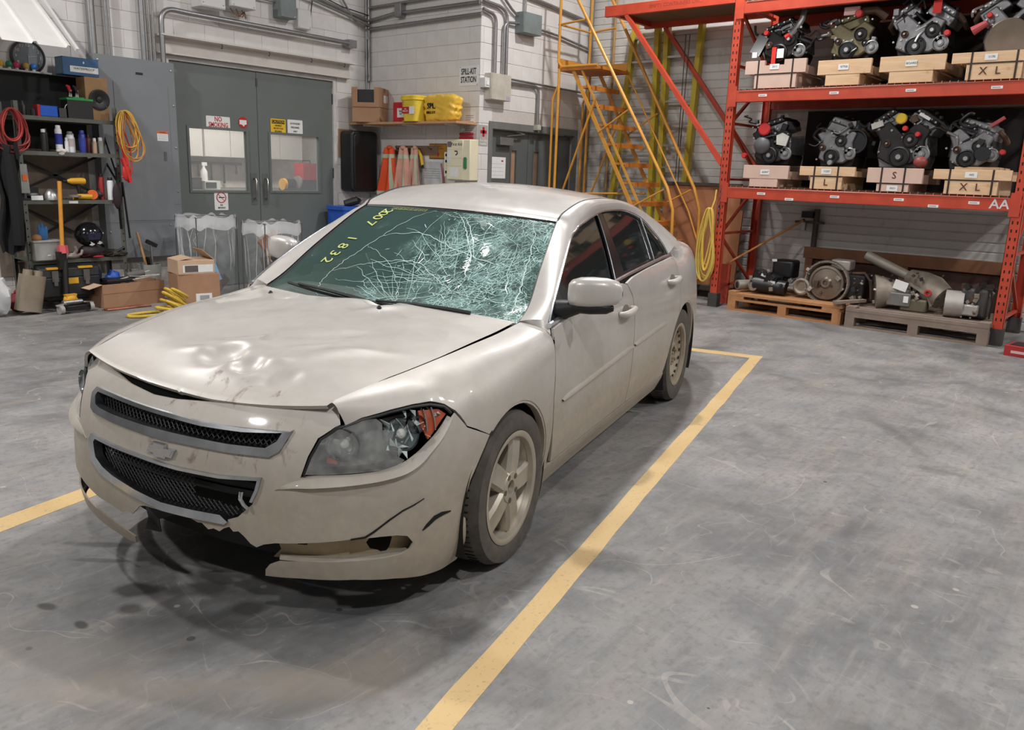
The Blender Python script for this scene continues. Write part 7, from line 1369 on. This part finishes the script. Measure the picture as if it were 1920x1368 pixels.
# --- engines
E_SIL = mat('cast aluminium', (132, 132, 134), .45, .6, .18, 16, .002); E_DRK = mat('oily iron', (40, 38, 38), .55, .3, .3, 14, .002); E_OLV = mat('olive casting', (112, 104, 78), .5, .5, .2, 14, .002); E_BLK = mat('black engine plastic', (22, 22, 24), .4); E_RED = mat('red cap', (190, 40, 36), .45); BRASSY = mat('brownish part', (84, 62, 50), .6, .3)
def engine(label, y, z, w, h, seed, main, style):
    """engine seen from its front: block, sump, heads, covers, pulleys, belt, pipes, bolts"""
    t = thing('engine', label, 'engine', (-7.62, y, z + .002)); r = random.Random(seed); D = .40; sec = E_DRK if main is not E_DRK else E_SIL
    poly = lambda P, x, d, m, nm, bev=.012: MB().prism(P, (x, 0, 0), (0, 1, 0), (0, 0, 1), (d, 0, 0)).build(nm, m, t, bevel=bev)
    hw = w / 2
    poly([(-hw * .62, .0), (hw * .62, .0), (hw * .70, h * .18), (hw * .55, h * .30), (-hw * .55, h * .30), (-hw * .7, h * .18)], -.22, D, E_DRK if style != 'v' else sec, 'oil_sump')
    poly([(-hw * .72, h * .22), (hw * .72, h * .22), (hw * .66, h * .58), (-hw * .66, h * .58)], -.24, D + .04, sec, 'engine_block')
    cov = [(-hw * .66, h * .16), (-hw * .30, h * .06), (hw * .34, h * .06), (hw * .70, h * .22), (hw * .60, h * .46), (hw * .74, h * .62), (hw * .40, h * .74), (0, h * .56), (-hw * .42, h * .76), (-hw * .78, h * .64), (-hw * .58, h * .44)]
    poly([(a * r.uniform(.92, 1.06), b * r.uniform(.96, 1.04)) for a, b in cov], .19, .06, main, 'timing_cover', .016)
    for s in ((-1, 1) if style == 'v' else (r.choice((-1, 1)),)):
        ang = s * (R_(34) if style == 'v' else R_(18)); c, sn = math.cos(ang), math.sin(ang); cy_, cz_ = s * hw * (.50 if style == 'v' else .12), h * (.74 if style == 'v' else .72)
        def hp(a, b, k): return (cy_ + a * c + b * sn, cz_ - a * sn + b * c)
        W_ = hw * (.42 if style == 'v' else .62)
        MB().prism([hp(-W_, -h * .10, 0), hp(W_, -h * .10, 0), hp(W_, h * .07, 0), hp(-W_, h * .07, 0)], (-.22, 0, 0), (0, 1, 0), (0, 0, 1), (D + .01, 0, 0)).build('cylinder_head', E_SIL if main is not E_OLV else E_OLV, t, bevel=.01)
        vc = MB().prism([hp(-W_ * .95, h * .07, 0), hp(W_ * .95, h * .07, 0), hp(W_ * .80, h * .18, 0), hp(-W_ * .80, h * .18, 0)], (-.21, 0, 0), (0, 1, 0), (0, 0, 1), (D + .02, 0, 0)).build('valve_cover', main if style != 'dark' else E_BLK, t, bevel=.015)
        for k in range(5): p = hp(-W_ * .7 + W_ * .35 * k, h * .12, 0); MB().cyl((.215, p[0], p[1]), (.235, p[0], p[1]), .010, n=8).build('bolt', SILV, vc)
        for k in range(3): p = hp(-W_ * .6 + W_ * .6 * k, h * .185, 0); MB().cyl((-.1 + .1 * k, p[0], p[1]), (-.1 + .1 * k, p[0], p[1] + .03), .022, n=10).build('filler_cap', E_BLK, vc)
        MB().tube([(.1, cy_ + s * W_ * 1.0, cz_), (.05, cy_ + s * (W_ + .05), cz_ - .06), (-.1, cy_ + s * (W_ + .05), cz_ - .10)], .028, 8).build('exhaust_pipe', RUST, t)
    for nm, a, b, rr_, m in (('crank_pulley', -.05 * w, h * .17, .085 * w / .55, E_BLK), ('water_pump_pulley', .14 * w, h * .46, .062 * w / .55, E_DRK), ('idler_pulley', .26 * w, h * .30, .035, E_BLK), ('tensioner', -.22 * w, h * .40, .036, BRASSY), ('alternator', .34 * w, h * .24, .065 * w / .55, E_SIL)):
        a += r.uniform(-.03, .03); b += r.uniform(-.02, .02); MB().lathe([(rr_, 0), (rr_, .02), (rr_ * .86, .026), (rr_ * .8, .012), (rr_ * .45, .012), (rr_ * .4, .03), (0, .03)], (.25, a, b), (1, 0, 0), 20).build(nm, m, t); MB().cyl((.27, a, b), (.288, a, b), rr_ * .25, n=8).build('pulley_bolt', SILV, t)
    for k in range(14):
        a, b = r.uniform(-hw * .8, hw * .8), r.uniform(h * .08, h * .8); MB().cyl((.24, a, b), (.262, a, b), r.uniform(.007, .013), n=7).build('bolt', SILV, t)
    for k in range(5):
        a, b = r.uniform(-hw * .9, hw * .9), r.uniform(h * .3, h * .85); P = [(.24, a, b)]
        for j in range(4): P.append((P[-1][0] + r.uniform(-.02, .03), P[-1][1] + r.uniform(-.10, .10), P[-1][2] + r.uniform(-.07, .09)))
        MB().tube(smooth_poly(P, 4, False), r.uniform(.006, .016), 7).build('hose', r.choice((E_BLK, E_BLK, E_DRK, SILV)), t)
    for k in range(6):
        a, b, sz = r.uniform(-hw * .85, hw * .85), r.uniform(h * .25, h * .9), r.uniform(.03, .07); MB().obox((r.uniform(.16, .25), a, b), (.06, sz, sz * r.uniform(.6, 1.3)), Matrix.Rotation(r.uniform(-.5, .5), 3, 'X')).build('bracket', r.choice((main, E_SIL, E_DRK, BRASSY)), t, bevel=.006)
    MB().ball((-.08, 0, h * .86), (.16, hw * .55, h * .13), 16, 10, lambda p: 1 + .06 * math.sin(9 * p.y)).build('intake_manifold', E_BLK if style != 'olive' else BRASSY, t, 60)
    return t
def cap(t, y, z, r_, m, nm='red_cap', x=.27): MB().lathe([(r_, 0), (r_, .035), (r_ * .8, .045), (0, .045)], (x, y, z), (1, 0, 0), 18).build(nm, m, t)
e = engine('dark engine with red and white hose ends, far left on upper shelf', -1.24, 2.885, .62, .47, 21, E_DRK, 'dark'); cap(e, -.16, .30, .03, E_RED); MB().tube([(.25, .10, .26), (.25, .17, .34), (.24, .22, .42), (.2, .22, .52)], [.04, .038, .036, .034], 10).build('white_pipe', SILV, e); MB().tube([(.255, .06, .235), (.25, .11, .27)], .042, 10).build('red_collar', E_RED, e); MB().box(.30, .304, -.07, -.02, -.06, .14).build('red_tag', mat('red tag', (214, 44, 34), .6), e); MB().box(.30, .303, -.01, .07, .02, .12).build('white_tag', PAPER, e); MB().bar((.26, -.29, .08), (.24, -.20, .27), .13, .05, (1, 0, 0)).build('control_module', GB, e); MB().box(.29, .293, -.31, -.25, .04, .10).build('module_label', PAPER, e)
e = engine('olive toned engine with a red wrapped pipe on upper shelf', -.46, 2.845, .60, .52, 22, E_OLV, 'olive'); MB().box(.22, .26, -.10, .06, .46, .54).build('white_wrap', mat('wrap', (210, 170, 168), .6), e); cap(e, .07, .46, .04, E_RED); MB().tube([(.2, .08, .50), (.2, .22, .50), (.16, .32, .42)], .045, 10).build('crossover_pipe', BRASSY, e)
e = engine('silver v engine with a red tag on upper shelf', .23, 2.845, .66, .54, 23, E_SIL, 'v'); MB().box(.26, .268, .10, .18, .40, .52).build('red_tag', mat('red tag'), e); cap(e, .27, .20, .03, E_RED, 'red_plug')
e = engine('engine with a broad flywheel at the right end of upper shelf', 1.03, 2.84, .62, .55, 24, E_SIL, 'v'); MB().lathe([(.20, 0), (.20, .03), (.19, .036), (.06, .02), (0, .02)], (.27, .02, .10), (1, 0, 0), 32).build('flywheel', mat('flywheel brown', (112, 98, 84), .5, .4), e); MB().tube([(.3, -.30, .20), (.3, -.18, .27)], [.045, .03], 10).build('pink_sleeve', mat('faded red sleeve', (176, 72, 76), .5), e); cap(e, -.17, .34, .026, E_RED)
e = engine('dark engine with a big red cap, far left on lower shelf', -1.23, 1.728, .62, .56, 25, E_DRK, 'dark'); cap(e, -.08, .40, .072, E_RED); MB().ball((.27, -.10, .22), (.07, .10, .10), 16, 10).build('grey_dome', mat('grey dome', (88, 88, 90), .5), e); MB().prism([(-.06, -.05), (.05, -.07), (.08, .04), (.0, .08), (-.07, .05)], (.27, .14, .28), (0, 1, 0), (0, 0, 1), (.02, 0, 0)).build('white_cover', mat('pale cover', (196, 192, 184), .5), e); cap(e, -.30, .10, .03, E_RED, 'red_plug')
e = engine('slim silver engine with a large black pulley on lower shelf', -.48, 1.724, .56, .56, 26, E_SIL, 'inline'); MB().lathe([(.13, 0), (.13, .06), (.115, .06), (.10, .02), (0, .02)], (.20, .20, .27), (1, 0, 0), 30).build('black_drum', E_BLK, e); cap(e, -.03, .04, .03, SILV, 'bright_plug')
e = engine('large cluttered v engine with a yellow cap on lower shelf', .20, 1.725, .70, .62, 27, E_DRK, 'v'); cap(e, -.02, .50, .055, YPAINT, 'yellow_cap'); cap(e, .03, .40, .028, E_RED); cap(e, .16, .34, .026, E_RED, 'red_plug'); MB().obox((.27, -.26, .44), (.02, .12, .06), Matrix.Rotation(R_(20), 3, 'X')).build('pale_plate', mat('pale cover'), e); MB().obox((.27, .20, .52), (.01, .12, .03), Matrix.Rotation(R_(-30), 3, 'X')).build('white_label', PAPER, e); MB().ball((.28, .22, .06), (.06, .07, .06)).build('oil_filter', mat('brick red', (140, 62, 56), .5), e)
e = engine('silver engine with a reddish lug on lower shelf', .86, 1.724, .58, .52, 28, E_SIL, 'inline'); MB().bar((.27, .16, .42), (.27, .27, .50), .05, .03).build('red_lug', mat('faded red sleeve'), e); cap(e, .30, .17, .026, E_RED, 'red_plug'); MB().lathe([(.07, 0), (.07, .03), (0, .03)], (.28, .13, .15), (1, 0, 0), 20).build('dark_pulley', E_BLK, e)
MB().box(-7.95, -7.35, .75, 1.15, 1.7235, 1.75).build('wood_block', PINE); tag(bpy.data.objects['wood_block'], 'flat pine board under the rightmost lower engine', 'board')
for nm, lab, z0, z1, y0, cc in (('hanging_tarp', 'black tarp hung behind the engines of lower shelf', 1.49, 2.40, -1.22, (34, 30, 28)), ('hanging_tarp', 'dark brown tarp hung behind the engines of upper shelf', 2.60, 3.38, -1.0, (52, 46, 42))):
    tt = thing(nm, lab, 'tarp', (-8.385, 0, z0)); MB().grid(lambda u, v: (.012 * math.sin(30 * u) + .008 * math.sin(57 * u + 4 * v), y0 + (1.33 - y0) * u, (z1 - z0) * v), 60, 6).build('tarp_cloth', mat('tarp ' + lab[:4], cc, .8), tt, 180); MB().tube([(.0, y0, z1 - z0), (0, 1.33, z1 - z0)], .008, 6).build('hem_rope', mat('dark rope'), tt)
tp = thing('dark_tarp', 'dark green tarp bundle lying on the topmost rack deck', 'tarp', (-7.75, .2, 3.546)); MB().ball((0, 0, .20), (.40, 1.35, .22), 30, 14, lambda p: 1 + .08 * math.sin(9 * p.y + 4 * p.x) + .05 * math.sin(17 * p.y)).build('tarp_cloth', mat('dark green tarp', (26, 36, 36), .6), tp, 60); MB().tube([(.41, -.6, .10), (.44, -.5, .3), (.30, -.45, .42)], .01).build('tie_rope', mat('dark rope'), tp)
# --- pallets on the floor
def pallet(label, x, y0, y1, m, boards):
    t = thing('pallet', label, 'pallet', (x, (y0 + y1) / 2, 0)); w = (y1 - y0) / 2; d = 1.0
    for xx in (0, -.45, -.90): MB().box(xx - .10, xx, -w, w, .0, .022).build('bottom_board', m, t)
    for yy in (-w, -.05, w - .10):
        for xx in (0, -.45, -.90): MB().box(xx - .10, xx, yy, yy + .10, .0225, .12).build('block', m, t)
    for xx in (0, -.45, -.90): MB().box(xx - .10, xx, -w, w, .1205, .145).build('stringer_board', m, t)
    if boards: 
        for yy in (-w, w - .22): MB().box(-.99, 0, yy, yy + .20, .1455, .18).build('spacer', m, t)
        MB().box(-.10, .0, -w, w, .1805, .215).build('front_board', m, t, bevel=.003)
    else: MB().box(-.06, .0, -w, w, .1455, .18).box(-.06, .002, -w, w, .182, .215).build('front_board', m, t)
    for k in range(6): MB().box(-.22 - .15 * k, -.11 - .15 * k, -w, w, .2155 - .035, .215).build('top_board', m, t)
    for yy in ((-w, w - .1) if 1 else ()): MB().box(-.13, -.0, yy, yy + .1, .2155, .235).build('cleat', m, t)
    return t
pallet('orange brown wooden pallet of gearboxes under the rack', -7.16, -1.49, -.13, mat('fresh pallet wood', (172, 122, 80), .75, 0, .15, 8), True); pallet('weathered grey pallet of gearboxes under the rack', -7.08, -.06, 1.34, mat('grey pallet wood', (132, 116, 104), .85, 0, .15, 8), False)
def bolts(t, c, r_, n, x, m=SILV):
    for k in range(n): a = 2 * math.pi * k / n; MB().cyl((x, c[0] + r_ * math.cos(a), c[1] + r_ * math.sin(a)), (x + .014, c[0] + r_ * math.cos(a), c[1] + r_ * math.sin(a)), .009, n=7).build('bolt', m, t)
GC = mat('dirty gearbox casting', (140, 130, 118), .6, .35, .2, 12, .002)
g = thing('gearbox', 'gearbox showing its round converter on the brown pallet', 'gearbox', (-7.50, -.44, .2355)); MB().lathe([(.20, -.26), (.24, -.1), (.26, .08), (.25, .10), (.235, .10), (.21, .02)], (0, .02, .19), (1, 0, 0), 36).build('bell_housing', GC, g); MB().lathe([(.20, .07), (.195, .095), (.17, .10), (.16, .085), (.07, .10), (.05, .125), (.03, .125), (.02, .10), (0, .10)], (0, .02, .19), (1, 0, 0), 36).build('torque_converter', mat('converter steel', (128, 116, 104), .4, .6), g); MB().lathe([(.10, 0), (.10, .05), (.08, .06), (.05, .03), (0, .03)], (.05, -.26, .115), (1, 0, 0), 24).build('output_flange', GC, g); MB().obox((-.05, .14, .40), (.2, .22, .12)).build('valve_body', mat('worn aluminium'), g, bevel=.02); MB().obox((-.1, .32, .17), (.3, .22, .28)).build('dark_case', E_DRK, g, bevel=.02); bolts(g, (.02, .19), .245, 16, .10); MB().tube([(.0, .28, .32), (.05, .42, .34), (.0, .48, .25), (-.02, .50, .05)], .014).build('linkage', RUST, g)
g = thing('starter_cluster', 'black motor cluster with white labels on the brown pallet', 'motor', (-7.40, -1.10, .2355)); MB().cyl((.06, -.16, .10), (.0, .22, .07), .09, n=18).build('motor_body', E_BLK, g); MB().obox((.0, -.02, .19), (.18, .30, .10), Matrix.Rotation(R_(-16), 3, 'X')).build('control_case', GB, g, bevel=.012); MB().obox((-.25, .1, .28), (.24, .26, .22)).build('rear_case', E_BLK, g, bevel=.03); MB().cyl((.1, -.16, .07), (.13, -.13, .065), .05, n=16).build('gear_end', SILV, g)
for p, e in (((.095, -.03, .21), -16), ((.095, .09, .14), -10), ((-.12, -.0, .38), 5)): MB().obox(p, (.004, .06, .03), Matrix.Rotation(R_(e), 3, 'X')).build('white_label', PAPER, g)
for k in range(5): MB().obox((.03 - .03 * k, -.2 + .11 * k, .16 + .02 * (k % 2)), (.05, .05, .05), Matrix.Rotation(k, 3, 'X')).build('connector', E_BLK if k % 2 else SILV, g)
g = thing('drive_shaft', 'short thick grey shaft lying at the left pallet corner', 'shaft', (-7.42, -1.30, .30)); MB().cyl((.14, -.14, 0), (-.4, .26, .02), .06, n=18).build('tube', mat('shaft grey', (142, 136, 126), .55, .3), g); MB().cyl((.145, -.145, 0), (.14, -.14, 0), .04, n=12).build('end_hole', E_DRK, g)
g = thing('exhaust_tube', 'dull tube slanting up behind the black motor cluster', 'tube', (-7.75, -.72, .2355)); MB().cyl((.1, -.14, .10), (-.1, .30, .34), .055, n=18).build('tube', mat('dull tube', (128, 116, 102), .6, .3), g); MB().lathe([(.07, 0), (.07, .03)], (.1, -.14, .10), (-.2, .44, .24), 18).build('flange', RUST, g)
g = thing('gearbox', 'large gearbox with a long shaft tube on the grey pallet', 'gearbox', (-7.50, .42, .2155)); MB().tube([(.06, -.30, .16), (.03, -.22, .17), (-.02, -.08, .18), (-.05, .04, .19)], [.20, .17, .12, .11], 24).build('bell_housing', GC, g); MB().tube([(-.2, -.52, .54), (-.2, .0, .33)], .055, 18).build('tail_tube', mat('shaft grey'), g); MB().tube([(-.18, -.02, .34), (-.12, .12, .30), (-.05, .25, .24), (.0, .38, .17)], [.09, .13, .16, .13], 20).build('main_case', GC, g); MB().obox((.12, -.03, .12), (.06, .24, .14)).build('grey_module', mat('module grey', (112, 110, 108), .5), g, bevel=.01); MB().obox((.155, .05, .13), (.004, .05, .07)).build('module_label', PAPER, g); MB().obox((.12, -.03, .27), (.01, .14, .10), Matrix.Rotation(R_(-14), 3, 'X')).build('paper_tag', PAPER, g); MB().lathe([(.035, 0), (.035, .03), (.02, .03), (.02, .0)], (.10, .25, .22), (1, 0, 0), 14).build('red_seal', E_RED, g); MB().bar((.08, .05, .30), (.09, .24, .2), .04, .03).bar((.08, .24, .2), (.06, .28, .08), .04, .03).build('casting_rib', GC, g); MB().obox((.05, .12, .07), (.16, .26, .14)).build('sump_pan', mat('olive pan', (104, 98, 80), .6, .3), g, bevel=.02); MB().box(.20, .204, -.28, -.20, .20, .22).build('white_label', PAPER, g); bolts(g, (-.30, .16), .19, 10, .05)
g = thing('gearbox', 'dark compact gearbox at the right end of the grey pallet', 'gearbox', (-7.42, 1.02, .2155)); MB().cyl((.05, -.17, .14), (.02, .0, .14), .14, n=20).build('ribbed_end', mat('worn aluminium'), g); MB().obox((-.05, .10, .17), (.26, .26, .30)).build('main_case', mat('dark casting', (74, 72, 70), .6, .4, .2, 12, .002), g, bevel=.03); MB().obox((.09, .06, .10), (.08, .2, .12)).build('side_cover', mat('worn aluminium'), g, bevel=.02); 
for k in range(9): MB().obox((.06 * math.sin(k * 2), -.02 + .035 * k, .33 + .03 * math.sin(k * 3)), (.06, .04, .06), Matrix.Rotation(k * .7, 3, 'X')).build('connector', E_DRK if k % 3 else BRASSY, g)
MB().tube([(.06, .24, .32), (.09, .27, .18), (.08, .26, .03)], .009).build('wiring', E_BLK, g); bolts(g, (.06, .10), .085, 6, .13)
clutter('loose_plank', 'loose plank end bridging the two pallets', 'plank', (-7.2, -.09, .236), [('plank', mat('grey pallet wood'), lambda m: m.bar((.1, -.10, .02), (-.2, .12, .04), .07, .03)), ('end', mat('grey pallet wood'), lambda m: m.bar((.1, -.10, .02), (.104, -.103, .02), .071, .031))])
gr_ = random.Random(5)
for g_ in [o for o in bpy.data.objects if o.name.startswith(('gearbox', 'starter_cluster')) and o.type == 'EMPTY']:
    bb_ = [v for ch in g_.children for v in ch.bound_box]; y0_, y1_, z1_ = min(v[1] for v in bb_), max(v[1] for v in bb_), max(v[2] for v in bb_)
    for k in range(22):
        yy = gr_.uniform(y0_ * .85, y1_ * .85); zz = gr_.uniform(.04, z1_ * .72); s_ = gr_.uniform(.015, .05); MB().obox((gr_.uniform(.02, .12), yy, zz), (.05, s_, s_ * gr_.uniform(.5, 1.6)), Matrix.Rotation(gr_.uniform(-1, 1), 3, 'X')).build('casting_boss', gr_.choice((GC, GC, E_DRK, BRASSY, mat('worn aluminium'))), g_, bevel=.004)
wf = thing('timber_stand', 'brown wooden frame standing behind the pallets', 'frame', (-8.22, .15, 0)); FW = mat('old frame wood', (124, 84, 56), .75, 0, .15, 6)
MB().box(0, .05, -1.15, 1.17, .62, .76).build('top_rail', FW, wf, bevel=.004); MB().box(-.02, 0, -1.12, 1.14, .02, .62).build('dark_panel', mat('dark brown panel', (66, 42, 34), .8), wf)
for y in (-1.12, 0, 1.08): MB().box(0, .05, y, y + .09, 0, .62).build('frame_post', FW, wf)
wp = thing('wall_pipe', 'upright dark pipe with a valve on the back wall', 'pipe', (XB + .07, -.95, 0)); MB().cyl((0, 0, .3), (0, 0, 1.22), .035, n=12).build('pipe', mat('dark pipe', (74, 68, 64), .6), wp); MB().obox((.03, -.10, 1.15), (.08, .14, .08)).build('valve', E_DRK, wp); MB().obox((.03, -.14, 1.0), (.06, .05, .10)).build('bright_fitting', SILV, wp); MB().box(-.02, .03, -.26, .10, 1.04, 1.07).build('bracket', mat('dark pipe'), wp)
# right edge of the frame
rb_ = thing('red_box', 'red printed box lying at the right edge of the frame', 'box', (-6.88, 1.72, 0), R_(-8)); MB().box(-.16, .14, -.16, .34, 0, .10).build('carton', mat('print red', (160, 36, 40), .5), rb_, bevel=.004); MB().box(.141, .143, -.10, .2, .03, .055).build('pale_strip', mat('pale strip', (206, 170, 168), .6), rb_); MB().box(-.12, .1, -.13, .3, .10, .104).build('lid_print', BLK, rb_); text('lettering', 'MOTO', .06, PAPER, rb_, (.1435, .10, .06), (0, 1, 0), (0, 0, 1))
gp = thing('grey_cart', 'grey handled cart cut off by the right edge of the frame', 'cart', (-7.05, 1.95, 0)); MB().tube([(.0, -.22, .12), (.02, -.26, .3), (.0, -.22, .62), (-.02, -.10, .74), (-.02, .2, .76)], .03, 10).build('tube_frame', mat('cart grey', (104, 110, 118), .5), gp); MB().box(-.2, .1, -.15, .4, .10, .5).build('dark_load', E_DRK, gp); MB().cyl((.05, -.1, .05), (.09, -.1, .05), .05, n=14).build('wheel', BLK, gp)
